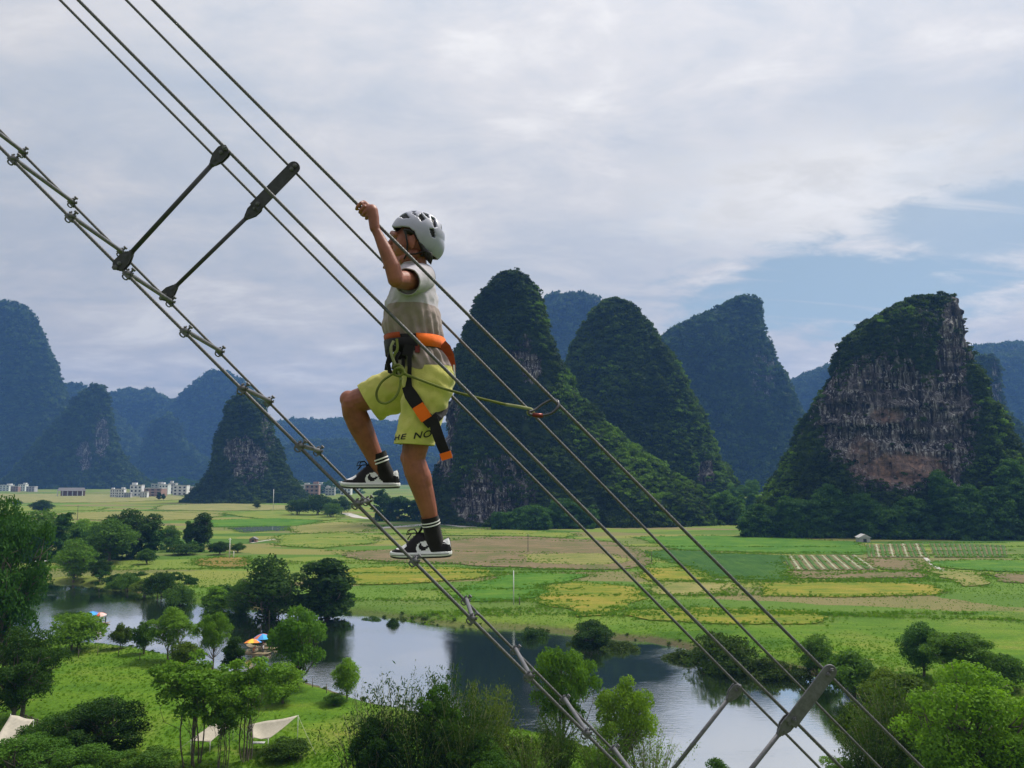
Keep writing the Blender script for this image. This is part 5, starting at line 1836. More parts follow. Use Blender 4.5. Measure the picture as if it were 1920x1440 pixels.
# ---- body: tapered capsules fused into one surface
class Body:
    def __init__(self):
        self.bm = bmesh.new()

    def sphere(self, c, r, rot=None, sub=3):
        """r: number or (x,y,z) radii"""
        if not hasattr(r, '__len__'):
            r = (r, r, r)
        mx = Matrix.Translation(c) @ (rot.to_4x4() if rot is not None else Matrix.Identity(4)) @ Matrix.Diagonal((*r, 1))
        bmesh.ops.create_icosphere(self.bm, subdivisions=sub, radius=1.0, matrix=mx)

    def capsule(self, pts, rad, n=16):
        pts = [Vector(p) for p in pts]
        mb = MB()
        # ends are rounded by a few extra rings
        P, Q = [], []
        d0 = (pts[0] - pts[1]).normalized()
        d1 = (pts[-1] - pts[-2]).normalized()
        for a in (0.97, 0.8, 0.5):
            P.append(pts[0] + d0 * rad[0] * a)
            Q.append(rad[0] * math.sqrt(1 - a * a))
        P += pts
        Q += list(rad)
        for a in (0.5, 0.8, 0.97):
            P.append(pts[-1] + d1 * rad[-1] * a)
            Q.append(rad[-1] * math.sqrt(1 - a * a))
        mb.tube(P, Q, n)
        vs = [self.bm.verts.new(v) for v in mb.v]
        for f in mb.f:
            self.bm.faces.new([vs[i] for i in f])

    def build(self, name, voxel, material, smooth_n=6):
        bmesh.ops.recalc_face_normals(self.bm, faces=self.bm.faces)
        me = bpy.data.meshes.new(name)
        self.bm.to_mesh(me)
        self.bm.free()
        o = bpy.data.objects.new(name, me)
        COL.objects.link(o)
        r_ = o.modifiers.new('fuse', 'REMESH')
        r_.mode = 'VOXEL'
        r_.voxel_size = voxel
        s_ = o.modifiers.new('smooth', 'SMOOTH')
        s_.factor = 0.5
        s_.iterations = smooth_n
        dg = bpy.context.evaluated_depsgraph_get()
        dg.update()
        m2 = bpy.data.meshes.new_from_object(o.evaluated_get(dg))
        o.modifiers.clear()
        o.data = m2
        m2.materials.clear()
        m2.materials.append(material)
        m2.polygons.foreach_set('use_smooth', np.ones(len(m2.polygons), bool))
        return keep(o)


B = Body()
S = m_per_px()
# trunk and neck
B.sphere(J(778, 572), (0.086, 0.120, 0.140))
B.sphere(J(780, 635), (0.088, 0.112, 0.105))
B.sphere(J(797, 697), (0.088, 0.110, 0.085))
B.capsule([J(786, 525), J(781, 500), J(778, 470)], [0.052, 0.043, 0.044])
B.capsule([J(784, 520, 3.18), J(785, 514, D0), J(785, 522, 3.34)], [0.045, 0.050, 0.045])
# head: skull, face, jaw, nose, lips, ears
tilt = Matrix.Rotation(R(8), 3, 'Y')
B.sphere(J(787, 446), (0.085, 0.070, 0.078), tilt)
B.sphere(J(762, 458), (0.056, 0.056, 0.070), tilt)
B.capsule([J(778, 476, 3.215), J(756, 487, 3.235), J(748, 488, D0), J(756, 487, 3.285), J(778, 476, 3.305)], [0.022, 0.020, 0.020, 0.020, 0.022])
B.capsule([J(739, 444), J(731, 456), J(728.5, 461)], [0.008, 0.011, 0.010])
B.sphere(J(733, 463, 3.252), 0.008)
B.sphere(J(733, 463, 3.268), 0.008)
B.capsule([J(738, 472, 3.245), J(734, 471, D0), J(738, 472, 3.275)], [0.006, 0.008, 0.006])
B.capsule([J(739, 477, 3.248), J(736, 477, D0), J(739, 477, 3.272)], [0.006, 0.008, 0.006])
B.capsule([J(743, 440, 3.225), J(736, 438, D0), J(743, 440, 3.295)], [0.012, 0.013, 0.012])
for dd in (3.186, 3.334):
    B.sphere(J(771, 453, dd), (0.017, 0.008, 0.026), Matrix.Rotation(R(-14), 3, 'Y'))
    B.capsule([J(775, 442, dd), J(778, 450, dd), J(773, 464, dd)], [0.006, 0.006, 0.007])
# left arm (near): elbow out towards us, forearm up to the handrail cable
wristL = J(702.5, 428, 2.985)
B.capsule([J(784, 522, 3.19), J(764, 526, 3.09), J(742, 524, 2.99)], [0.044, 0.038, 0.031])
B.capsule([J(742, 524, 2.985), J(736, 500, 2.983), J(722, 468, 2.983), J(709, 440, 2.985), wristL], [0.030, 0.0305, 0.0250, 0.0180, 0.0165])
# right arm (far), mostly hidden behind the left one
wristR = J(741, 526, 3.50)
B.capsule([J(786, 522, 3.34), J(772, 540, 3.44), J(760, 558, 3.52)], [0.046, 0.041, 0.034])
B.capsule([J(760, 558, 3.52), J(750, 542, 3.51), wristR], [0.034, 0.033, 0.019])


def fist(cable, depth, px0, wrist, thumb_side):
    """a closed hand on a handrail cable: palm, four fingers bent round the cable, a thumb against them"""
    (ax, ay), (bx, by) = cable
    def on(px):
        return at_depth(px, ay + (px - ax) / (bx - ax) * (by - ay), depth)
    c0 = on(px0)
    cd = (on(px0 + 30) - on(px0)).normalized()               # down the cable
    n = Vector((0, CP, SP)).cross(cd).normalized()
    if n.z < 0:
        n = -n                                                # up and to the right
    w = Vector((0, -CP, -SP))                                 # towards us
    palm = c0 + n * 0.020 + w * 0.006 + cd * 0.012
    B.capsule([wrist, wrist.lerp(palm, 0.55) + n * 0.003, palm], [0.019, 0.021, 0.024])
    B.capsule([c0 - cd * 0.022 + n * 0.019, c0 + cd * 0.026 + n * 0.019], [0.0135, 0.015])
    for i, (off, ln, rr) in enumerate([(-0.033, 0.92, 0.0066), (-0.0155, 1.0, 0.0069), (0.0015, 0.96, 0.0067), (0.0175, 0.80, 0.0060)]):
        c = c0 + cd * off
        pts = [c + n * 0.023 - w * 0.002]
        for q, r_ in ((58, 0.0205), (112, 0.0185), (170, 0.0165), (170 + 52 * ln, 0.0155)):
            a = R(90 - q)
            pts.append(c + (n * math.sin(a) + w * math.cos(a)) * r_)
        B.capsule(pts, [rr * 1.12, rr * 1.06, rr, rr * .94, rr * .86], 10)
    t = c0 + cd * 0.020
    B.capsule([t + n * 0.020 - w * 0.004, t + n * 0.010 - w * 0.021 - cd * 0.012, c0 - n * 0.006 - w * 0.020 - cd * 0.004, c0 - n * 0.016 - w * 0.010 - cd * 0.008], [0.011, 0.0095, 0.0085, 0.0072], 10)


fist(((287, 0), (1725, 1436)), DN, 686, wristL, 1)
fist(((237, 0), (1646, 1436)), DF, 735, wristR, 1)
# left leg (standing), right leg (raised)
B.capsule([J(804, 712, 3.19), J(790, 780, DL), J(777, 846, DL)], [0.064, 0.062, 0.050])
B.capsule([J(777, 846, DL), J(775, 862, DL), J(781, 884, 3.172), J(793, 920, 3.176), J(803, 955, 3.18), J(808, 982, 3.185), J(812, 1012, 3.19)], [0.050, 0.0475, 0.0495, 0.0430, 0.0350, 0.0300, 0.030])
B.sphere(J(760, 858, DL), (0.020, 0.026, 0.030))
B.sphere(J(795, 895, 3.172), (0.030, 0.036, 0.062), Matrix.Rotation(R(-14), 3, 'Y'))
B.capsule([J(794, 716, 3.34), J(730, 733, DR), J(668, 752, DR)], [0.064, 0.060, 0.050])
B.capsule([J(662, 757, DR), J(664, 772, 3.37), J(675, 797, 3.38), J(690, 830, 3.39), J(704, 860, 3.40), J(716, 885, 3.40), J(722, 898, 3.40)], [0.050, 0.0505, 0.0510, 0.0425, 0.0350, 0.0300, 0.030])
B.sphere(J(653, 748, DR), (0.036, 0.034, 0.036))
body = B.build('body', 0.0027, M_SKIN, 5)


# ---- lofted clothing
def loft(sections, n=72, fold=None, seed=0, power=2.3, sub=4):
    """sections: (centre, half vector fore-aft, half vector lateral). Returns rings (m,n,3)"""
    m = len(sections)
    key = np.array([[*s[0], *s[1], *s[2]] for s in sections], float)
    t = np.linspace(0, m - 1, (m - 1) * sub + 1)
    i = np.clip(t.astype(int), 0, m - 2)
    f = (t - i)[:, None]
    g = lambda j: key[np.clip(j, 0, m - 1)]
    p0, p1, p2, p3 = g(i - 1), g(i), g(i + 1), g(i + 2)
    K = 0.5 * (2 * p1 + (p2 - p0) * f + (2 * p0 - 5 * p1 + 4 * p2 - p3) * f ** 2 + (3 * p1 - p0 - 3 * p2 + p3) * f ** 3)
    th = np.linspace(0, 2 * np.pi, n, endpoint=False)
    c, s = np.cos(th), np.sin(th)
    ex = np.sign(c) * np.abs(c) ** (2 / power)
    ey = np.sign(s) * np.abs(s) ** (2 / power)
    off = K[:, None, 3:6] * ex[None, :, None] + K[:, None, 6:9] * ey[None, :, None]
    V = K[:, None, 0:3] + off
    if fold is not None:
        nrm = off / (np.linalg.norm(off, axis=-1, keepdims=True) + 1e-9)
        d = fold(V.reshape(-1, 3), np.repeat(t / (m - 1), n), np.tile(th, len(t)), seed).reshape(len(t), n, 1)
        V = V + nrm * d
    return V, t / (m - 1), th


def ring_faces(m, n, base=0):
    q = np.arange(m * n).reshape(m, n) + base
    return np.stack([q[:-1], np.roll(q[:-1], -1, 1), np.roll(q[1:], -1, 1), q[1:]], -1).reshape(-1, 4)


def cuffed(V, inset=0.005, depth=5, both=False):
    """turn the cloth inwards at the hem so that it has thickness"""
    cen = V.mean(1, keepdims=True)
    rows = [V]
    inner = []
    for k in range(min(depth, len(V))):
        r_ = V[-1 - k]
        c_ = cen[-1 - k]
        dv = r_ - c_
        inner.append(c_ + dv * (1 - inset / np.linalg.norm(dv, axis=-1, keepdims=True)))
    return np.concatenate([V, np.array(inner)], 0)


def cloth_obj(name, V, mats, fmat=None, parent=boy):
    m, n = V.shape[:2]
    o = link(name, mesh_np(name, V.reshape(-1, 3), ring_faces(m, n), True, mats, fmat))
    return keep(o, parent)


def shirt_fold(p, t, th, seed):
    low = np.clip((t - 0.42) / 0.2, 0, 1) * np.clip((0.97 - t) / 0.1, 0, 1)
    pl = np.sin(th * 21 + 2.2 * fbm(p * 6, 2, 3)) * 0.0075 * low * (0.45 + 0.55 * np.clip(np.sin(th - 3.6), 0, 1))
    rid = 1 - 2 * np.abs(fbm(p * np.array([15, 12, 5.5]), 3, 21)) * 1.6
    rid2 = 1 - 2 * np.abs(fbm(np.c_[p[:, 0] * 9 + p[:, 2] * 9, p[:, 1] * 7, p[:, 2] * 14 - p[:, 0] * 14], 3, 27)) * 1.6
    nip = 1 - np.exp(-((t - 0.735) / 0.07) ** 2)
    return nip * (pl + 0.0085 * rid * np.clip((t - 0.3) * 2.5, 0, 1) * np.clip((1.02 - t) / 0.15, 0, 1) + 0.005 * rid2 + 0.008 * fbm(p * np.array([11, 11, 9]), 3, 5) + 0.006 * fbm(p * np.array([34, 34, 22]), 2, 9))


def sec(x0, x1, y, lat, d=D0, tiltz=0.0):
    s = m_per_px(d)
    c = J((x0 + x1) / 2, y, d)
    h = (x1 - x0) / 2 * s
    return (tuple(c), (h, 0, tiltz * h), (0, lat, 0))


shirt_secs = [sec(756, 790, 496, 0.048, tiltz=0.10), sec(750, 797, 503, 0.066, tiltz=0.08), sec(745, 804, 513, 0.105), sec(739, 810, 527, 0.138), sec(733, 815, 545, 0.146),
              sec(727, 820, 566, 0.146), sec(723, 823, 588, 0.145), sec(722, 826, 610, 0.143), sec(728, 828, 632, 0.138), sec(734, 829, 645, 0.134), sec(738, 832, 656, 0.136), sec(745, 840, 672, 0.146), sec(752, 847, 690, 0.152), sec(756, 850, 701, 0.154)]
V, tt, th = loft(shirt_secs, 112, shirt_fold, 1, 2.25, 6)
split_z = J(770, 577)[2]
V2 = cuffed(V, 0.004, 8)
zc = V2[:-1, :, 2]
m_, n_ = V2.shape[:2]
xs = V2[:-1, :, 0]
lowm = (zc < split_z + 0.0).astype(int).reshape(-1)
shirt = cloth_obj('shirt', V2, [M_SHIRT_TOP, M_SHIRT_LOW], lowm)


def tube_cloth(name, pts, rads, mats, n=48, fold=None, seed=0, sub=5, parent=boy, lat=None, power=2.1, inset=0.004, hem=6):
    pts = [Vector(p) for p in pts]
    secs = []
    for i, p in enumerate(pts):
        t = (pts[min(i + 1, len(pts) - 1)] - pts[max(i - 1, 0)]).normalized()
        up = YA if abs(t.dot(YA)) < 0.8 else ZA
        a = up.cross(t).normalized()
        b = t.cross(a)
        la = rads[i] if lat is None else lat[i]
        secs.append((tuple(p), tuple(a * rads[i]), tuple(b * la)))
    V, tt, th = loft(secs, n, fold, seed, power, sub)
    V2 = cuffed(V, inset, hem) if hem else V
    return cloth_obj(name, V2, mats, None, parent), V, tt, th


def soft_fold(amp=0.004, f=18):
    return lambda p, t, th, s: amp * fbm(p * f, 3, s) + amp * 0.5 * fbm(p * f * 2.6, 2, s + 3)


sl, *_ = tube_cloth('sleeve', [J(790, 520, 3.21), J(781, 524, 3.15), J(770, 527, 3.10), J(764, 528, 3.07)], [0.058, 0.058, 0.054, 0.053], [M_SHIRT_TOP], 56, soft_fold(0.0035), 4, parent=shirt)
sl, *_ = tube_cloth('sleeve', [J(790, 520, 3.31), J(781, 527, 3.38), J(772, 534, 3.43), J(766, 538, 3.46)], [0.062, 0.064, 0.060, 0.062], [M_SHIRT_TOP], 56, soft_fold(0.0035), 6, parent=shirt)
col_pts = [V[3, i] * 1.0 for i in range(0, 112, 4)]
cmb = MB()
cmb.tube([Vector(V[1, i]) for i in range(0, 112, 4)] + [Vector(V[1, 0])], 0.006, 8, False)
keep(cmb.build('collar', M_SHIRT_TOP, None, True), shirt)


# shorts: seat, left leg (near, standing), right leg (raised)
def shorts_fold(p, t, th, s):
    rid = 1 - 2 * np.abs(fbm(np.c_[p[:, 0] * 10 - p[:, 2] * 8, p[:, 1] * 8, p[:, 2] * 11 + p[:, 0] * 9], 3, s + 5)) * 1.6
    return 0.0075 * rid * np.clip(t * 4, 0, 1) * np.clip((1 - t) * 3 + .25, 0, 1) + 0.006 * fbm(p * 13, 3, s) + 0.0045 * np.sin(p[:, 2] * 85 + p[:, 0] * 60 + 3 * fbm(p * 9, 2, s + 7)) * np.clip(1 - np.abs(t - 0.35) * 2.0, 0, 1) + 0.002 * fbm(p * 40, 2, s)


seat_secs = [sec(757, 842, 684, 0.140), sec(757, 848, 697, 0.146), sec(757, 850, 712, 0.148), sec(762, 848, 728, 0.146), sec(775, 842, 745, 0.13), sec(785, 834, 757, 0.09)]
V, *_ = loft(seat_secs, 80, shorts_fold, 2, 2.2, 5)
shorts = cloth_obj('shorts', V, [M_SHORTS])


def legsec(x0, x1, y0, y1, lat, d):
    """tilted ring seen edge-on: front point (x0,y0), rear point (x1,y1)"""
    a, b = J(x0, y0, d), J(x1, y1, d)
    return (tuple((a + b) / 2), tuple((b - a) / 2), (0, lat, 0))


left_secs = [legsec(760, 848, 690, 688, 0.080, 3.185), legsec(758, 850, 712, 708, 0.086, 3.18), legsec(757, 847, 738, 730, 0.086, 3.175), legsec(753, 838, 768, 755, 0.084, DL), legsec(747, 828, 795, 784, 0.082, DL),
             legsec(742, 819, 818, 812, 0.080, DL), legsec(739, 813, 832, 836, 0.079, DL)]
VL, tL, thL = loft(left_secs, 80, shorts_fold, 5, 2.15, 6)
sh_left = cloth_obj('shorts_leg', cuffed(VL, 0.004, 10), [M_SHORTS], None, shorts)
right_secs = [legsec(795, 812, 690, 760, 0.085, 3.33), legsec(772, 790, 695, 770, 0.086, 3.34), legsec(735, 768, 698, 771, 0.085, 3.35), legsec(705, 740, 707, 777, 0.083, DR), legsec(685, 722, 716, 783, 0.081, DR), legsec(672, 711, 723, 787, 0.080, DR)]
VR, tR, thR = loft(right_secs, 80, shorts_fold, 8, 2.15, 6)
sh_right = cloth_obj('shorts_leg', cuffed(VR, 0.004, 10), [M_SHORTS], None, shorts)
# hem stitching on both legs
for VV in (VL, VR):
    mb = MB()
    ring = VV[-2]
    mb.tube([Vector(p) for p in ring[::2]] + [Vector(ring[0])], 0.0010, 5, False)
    keep(mb.build('hem_seam', M_SHORTS, None, True), shorts)


def surf(VV, u, v):
    """point on a lofted surface: u around (0..1), v along (0..1)"""
    m, n = VV.shape[:2]
    a, b = v * (m - 1), (u % 1.0) * n
    i, j = int(min(a, m - 2)), int(b) % n
    f, g = a - i, b - int(b)
    j2 = (j + 1) % n
    p = (VV[i, j] * (1 - g) + VV[i, j2] * g) * (1 - f) + (VV[i + 1, j] * (1 - g) + VV[i + 1, j2] * g) * f
    return p


def lettering(text, size_px, at_px, parent):
    """block letters printed on the outer side of the left shorts leg"""
    cu = bpy.data.curves.new('lettering', 'FONT')
    cu.body = text
    cu.size = 1.0
    cu.resolution_u = 4
    cu.offset = 0.018
    cu.space_character = 1.15
    tmp = bpy.data.objects.new('lettering_source', cu)
    COL.objects.link(tmp)
    dg = bpy.context.evaluated_depsgraph_get()
    dg.update()
    me = bpy.data.meshes.new_from_object(tmp.evaluated_get(dg))
    bpy.data.objects.remove(tmp)
    bm = bmesh.new()
    bm.from_mesh(me)
    for _ in range(2):
        bmesh.ops.subdivide_edges(bm, edges=[e for e in bm.edges if e.calc_length() > 0.12], cuts=2)
    bmesh.ops.triangulate(bm, faces=bm.faces)
    cx = VL[:, :, :].mean(1)
    for v in bm.verts:
        px = at_px[0] + v.co.x * size_px
        # facing angle from the picture side: theta -90 deg is straight at us
        k = (px - 777) / 36.5
        k = max(-0.985, min(0.985, k))
        ang = -math.pi / 2 + math.asin(k)
        u = (ang / (2 * math.pi)) % 1.0
        vv = at_px[1] + (at_px[2] * k) - v.co.y * size_px / 148.0
        p = Vector(surf(VL, u, vv))
        c = Vector(cx[int(vv * (len(VL) - 1))])
        n = (p - c)
        n.z = 0
        v.co = p + n.normalized() * 0.0022
    bm.to_mesh(me)
    bm.free()
    me.materials.clear()
    me.materials.append(M_PRINT)
    o = link('lettering', me)
    return keep(o, parent)


lettering('HE', 17.5, (742.5, 0.900, -0.015), shorts)
lettering('NO', 17.5, (777.5, 0.905, -0.030), shorts)


# ---- socks and shoes
def sock(top, ankle, d, r0, r1, foot):
    a, b = Vector(top), Vector(ankle)
    o, *_ = tube_cloth('sock', [a, a.lerp(b, .3), a.lerp(b, .7), b, foot], [r0, r0 * 0.985, r1, r1, r1 * 1.05], [M_SOCK], 40, soft_fold(0.0012, 40), 3, hem=0)
    for f in (0.36, 0.58):
        p = a.lerp(b, f)
        q = a.lerp(b, f + 0.09)
        rr = r0 + (r1 - r0) * f + 0.0022
        s_, *_ = tube_cloth('sock_stripe', [p, p.lerp(q, .5), q], [rr * 0.985, rr, rr * 0.985], [M_WHITE], 36, None, parent=o, hem=0)
    return o


sock(J(805, 968, 3.182), J(810, 992, 3.186), 3.185, 0.0365, 0.0345, J(818, 1030, 3.19))
sock(J(708, 850, 3.40), J(717, 876, 3.40), 3.40, 0.0365, 0.0345, J(728, 900, 3.40))


def in_poly1(x, y, P):
    c = False
    for (x0, y0), (x1, y1) in zip(P, P[1:] + P[:1]):
        if (y0 > y) != (y1 > y) and x < x0 + (y - y0) / (y1 - y0) * (x1 - x0):
            c = not c
    return c


# side view of the shoe: x from toe (0) to heel (1), y height over the ground in shoe lengths
TOP = [(0.0, 0.085), (0.03, 0.12), (0.10, 0.155), (0.20, 0.195), (0.28, 0.245), (0.36, 0.315), (0.44, 0.385), (0.50, 0.405), (0.55, 0.400), (0.62, 0.372), (0.70, 0.325), (0.78, 0.275), (0.86, 0.265), (0.92, 0.300), (0.965, 0.320), (0.985, 0.27), (1.0, 0.12)]
PLAN = [(0.0, 0.045), (0.04, 0.105), (0.12, 0.155), (0.25, 0.182), (0.40, 0.172), (0.55, 0.148), (0.70, 0.140), (0.85, 0.138), (0.95, 0.110), (1.0, 0.050)]
BLACK = [
    [(-0.02, 0.06), (0.0, 0.15), (0.06, 0.165), (0.12, 0.150), (0.24, 0.145), (0.36, 0.150), (0.44, 0.150), (0.47, 0.075)],                                                  # mudguard
    [(0.22, 0.14), (0.29, 0.20), (0.26, 0.245), (0.40, 0.40), (0.56, 0.43), (0.66, 0.345), (0.60, 0.275), (0.52, 0.265), (0.46, 0.225), (0.435, 0.14), (0.34, 0.12)],  # eyestay and vamp side
    [(0.60, 0.275), (0.66, 0.33), (0.74, 0.26), (0.80, 0.225), (0.90, 0.22), (0.985, 0.20), (1.01, 0.06), (0.80, 0.075), (0.74, 0.115), (0.68, 0.155), (0.66, 0.21)],      # heel foxing
    [(0.500, 0.245), (0.480, 0.190), (0.495, 0.140), (0.535, 0.118), (0.59, 0.130), (0.66, 0.190), (0.71, 0.225), (0.62, 0.195), (0.565, 0.185), (0.535, 0.200), (0.525, 0.240)],         # curved side mark
    [(0.84, 0.262), (0.90, 0.245), (0.93, 0.225), (0.80, 0.228), (0.78, 0.25)],
]
WHITE_OVER = [[(0.66, 0.345), (0.73, 0.275), (0.80, 0.235), (0.86, 0.235), (0.86, 0.262), (0.78, 0.262), (0.71, 0.318), (0.665, 0.365)]]                               # collar edge


def shoe(toe_px, heel_px, d, label=None):
    toe, heel = J(*toe_px, d), J(*heel_px, d)
    L = (toe - heel).length
    fw = (toe - heel).normalized()
    lat = YA.copy()
    up = fw.cross(lat).normalized()
    if up.z < 0:
        up = -up
    W = lambda s, y, h: toe - fw * (s * L) + lat * (y * L) + up * (h * L)
    # upper: a fine grid so that the leather pieces are separate raised faces
    ns, nt = 130, 66
    xs_, hs = zip(*TOP)
    xp, wp = zip(*PLAN)
    Vv, pr = [], []
    for i in range(ns):
        s = i / (ns - 1)
        h = np.interp(s, xs_, hs)
        w = np.interp(s, xp, wp)
        base = 0.088
        tops = np.clip((s - 0.50) / 0.2, 0, 1)
        for j in range(nt):
            q = math.pi * j / (nt - 1)
            e = 0.62 + 0.12 * tops
            y = w * math.copysign(abs(math.cos(q)) ** e, math.cos(q)) * (1 - 0.16 * math.sin(q))
            z = base + (h - base) * (math.sin(q) ** (0.80 - 0.25 * tops))
            Vv.append((s, y, z))
    Fc, Fm = [], []
    raise_ = np.zeros(len(Vv))
    for i in range(ns - 1):
        for j in range(nt - 1):
            a = i * nt + j
            f = (a, a + nt, a + nt + 1, a + 1)
            s = sum(Vv[q][0] for q in f) / 4
            z = sum(Vv[q][2] for q in f) / 4
            yv = sum(Vv[q][1] for q in f) / 4
            blk = any(in_poly1(s, z, P) for P in BLACK)
            if s > 0.60 and abs(yv) < 0.045:
                blk = True
            if 0.30 < s < 0.60 and abs(yv) < 0.03 and z > 0.25:
                blk = True
            if any(in_poly1(s, z, P) for P in WHITE_OVER) and abs(yv) > 0.05:
                blk = False
            Fc.append(f)
            Fm.append(1 if blk else 0)
            if blk:
                for q in f:
                    raise_[q] = 1
    pts = []
    for (s, y, z), r_ in zip(Vv, raise_):
        k = 0.006 * r_
        pts.append(tuple(W(s, y * (1 + k * 4), z + k * 0.6)))
    o = link('shoe', mesh_np('shoe', np.array(pts), np.array(Fc), True, [M_SHOE_W, M_SHOE_B], Fm))
    keep(o)
    # midsole and outsole
    out = [(s, np.interp(s, xp, wp) * 1.10 + 0.004) for s in np.linspace(0, 1, 26)]
    ring = [(s - 0.012 if s < .02 else (s + 0.008 if s > .98 else s), y) for s, y in out] + [(s, -y) for s, y in reversed(out)]
    def slab(nm, z0, z1, gr, m_):
        n = len(ring)
        rocker = lambda s: 0.018 * max(0, (0.22 - s) / 0.22) ** 1.5 + 0.004 * max(0, (s - .85) / .15)
        vs = []
        for z, g in ((z0, 0.97 * gr), (z0 + (z1 - z0) * .25, gr), (z1 - (z1 - z0) * .2, gr), (z1, 0.97 * gr)):
            for s, y in ring:
                vs.append(tuple(W(0.5 + (s - .5) * g, y * g, z + rocker(s))))
        fs = [list(range(n - 1, -1, -1)), list(range(3 * n, 4 * n))]
        for r_ in range(3):
            for i in range(n):
                fs.append([r_ * n + i, r_ * n + (i + 1) % n, (r_ + 1) * n + (i + 1) % n, (r_ + 1) * n + i])
        return keep(link(nm, mesh_np(nm, np.array(vs), fs, False, [m_])), o)
    slab('midsole', 0.028, 0.098, 1.0, M_SHOE_W)
    slab('outsole', 0.0, 0.030, 0.985, M_RUBBER)
    st = MB()
    st.tube([W(s, np.interp(s, xp, wp) * 1.115 + 0.005, 0.062) for s in np.linspace(0.02, 0.97, 24)], 0.0011, 5)
    st.tube([W(s, -np.interp(s, xp, wp) * 1.115 - 0.005, 0.062) for s in np.linspace(0.02, 0.97, 24)], 0.0011, 5)
    keep(st.build('sole_stitching', M_RUBBER), o)
    # tongue and laces
    tg = MB()
    tg.prism([(-0.014, 0), (0.014, 0), (0.018, 0.045), (0.012, 0.058), (-0.012, 0.058), (-0.018, 0.045)], 0.008, W(0.44, 0, 0.345), lat, (up * .80 - fw * .5))
    keep(tg.build('tongue', M_SHOE_B, None, True), o)
    for i in range(5):
        s = 0.285 + i * 0.046
        h = np.interp(s, xs_, hs)
        w = 0.050 + 0.006 * i
        lb = MB()
        lb.tube([W(s, -w, h - 0.035), W(s + .01, -w * .5, h + 0.006), W(s + .012, 0, h + 0.014), W(s + .01, w * .5, h + 0.006), W(s, w, h - 0.035)], 0.0030, 6)
        keep(lb.build('lace', M_SHOE_B, None, True), o)
    lb = MB()
    c = W(0.45, -0.02, 0.40)
    for sg in (-1, 1):
        lb.tube([c, c + up * .016 + fw * .012 + lat * .012 * sg, c + up * .012 + fw * .034 + lat * .026 * sg, c - up * .004 + fw * .040 + lat * .03 * sg, c + fw * .015 + lat * .01 * sg, c], 0.0022, 6)
        lb.tube([c, c + fw * .02 - lat * .02, c + fw * .034 - up * .02 - lat * .035 * (1.2 if sg > 0 else .8)], 0.0020, 6)
    keep(lb.build('lace_bow', M_SHOE_B, None, True), o)
    return o


shoe((732, 1047), (846.5, 1044), 3.19)
shoe((639, 916), (749, 916), 3.40)

# ---- helmet, hair, strap
HC = J(783, 442)
HV = [[(580, 195), (652, 174), (692, 240), (640, 236)], [(690, 163), (732, 166), (716, 190)], [(750, 225), (772, 190), (806, 242), (780, 270)], [(840, 206), (870, 214), (888, 290), (868, 304)],
      [(912, 240), (930, 248), (932, 312), (917, 292)], [(700, 190), (730, 196), (745, 232)], [(836, 312), (870, 316), (880, 376), (850, 372)], [(780, 180), (822, 190), (832, 232), (812, 222)]]
HV = [[(600 + x / 4, 360 + y / 4) for x, y in P] for P in HV]
EDGE = [(728, 421), (734, 424), (741, 431), (752, 434), (765, 435), (775, 439), (783, 447), (788, 459), (795, 471), (803, 477), (812, 482), (822, 486), (836, 484)]
ex_, ey_ = zip(*EDGE)


def helmet_shell(scale, name, material, vents, lower=0.0, parent=None):
    nu, nv = 150, 84
    a0 = (0.111, 0.090, 0.101)                     # fore-aft, lateral, vertical radii
    rot = Matrix.Rotation(R(13), 3, 'Y')
    vs = []
    for j in range(nv):
        ph = math.pi * (j / (nv - 1)) * 0.80 + 0.0
        for i in range(nu):
            th = 2 * math.pi * i / nu
            d = Vector((math.sin(ph) * math.cos(th), math.sin(ph) * math.sin(th), math.cos(ph)))
            rib = 1 + 0.012 * math.cos(6 * th) * math.sin(ph) ** 2 * 0
            rear = 1 + 0.44 * max(0.0, d.x) * max(0.0, -d.z) * (1 - 0.5 * abs(d.y))
            p = Vector((d.x * a0[0] * rear, d.y * a0[1], d.z * a0[2] * rear)) * scale
            vs.append(HC + rot @ p)
    V_ = np.array([tuple(v) for v in vs])
    # side view coordinates, with each half folded on the near one
    fold_ = V_.copy()
    fold_[:, 1] = HC.y - np.abs(V_[:, 1] - HC.y) * 0.0
    px, py = project(fold_)
    lim = np.interp(px, ex_, ey_) - lower
    fs, used = [], None
    for j in range(nv - 1):
        for i in range(nu):
            f = (j * nu + i, (j + 1) * nu + i, (j + 1) * nu + (i + 1) % nu, j * nu + (i + 1) % nu)
            x = sum(px[q] for q in f) / 4
            y = sum(py[q] for q in f) / 4
            if y > np.interp(x, ex_, ey_) - lower + 1.0:
                continue
            if vents and any(in_poly1(x, y, P) for P in HV):
                continue
            fs.append(f)
    # pull the lowest kept ring on to the edge curve so that the rim is clean
    us = sorted({q for f in fs for q in f})
    mp = {q: i for i, q in enumerate(us)}
    me = mesh_np(name, V_[us], [[mp[q] for q in f] for f in fs], True, [material])
    o = link(name, me)
    keep(o, parent or boy)
    md = o.modifiers.new('thickness', 'SOLIDIFY')
    md.thickness = 0.010 if vents else 0.004
    md.offset = -1
    if vents:
        sm = o.modifiers.new('soft', 'SMOOTH')
        sm.factor = 0.5
        sm.iterations = 2
    return o


helmet = helmet_shell(1.0, 'helmet', M_HELMET, True)
helmet_shell(0.915, 'helmet_liner', M_LINER, False, 3.0, helmet)
kb = MB()
kb.tube([J(812, 478, 3.235), J(812, 478, 3.285)], 0.018, 16)
keep(kb.build('fit_dial', M_LINER, None, True), helmet)
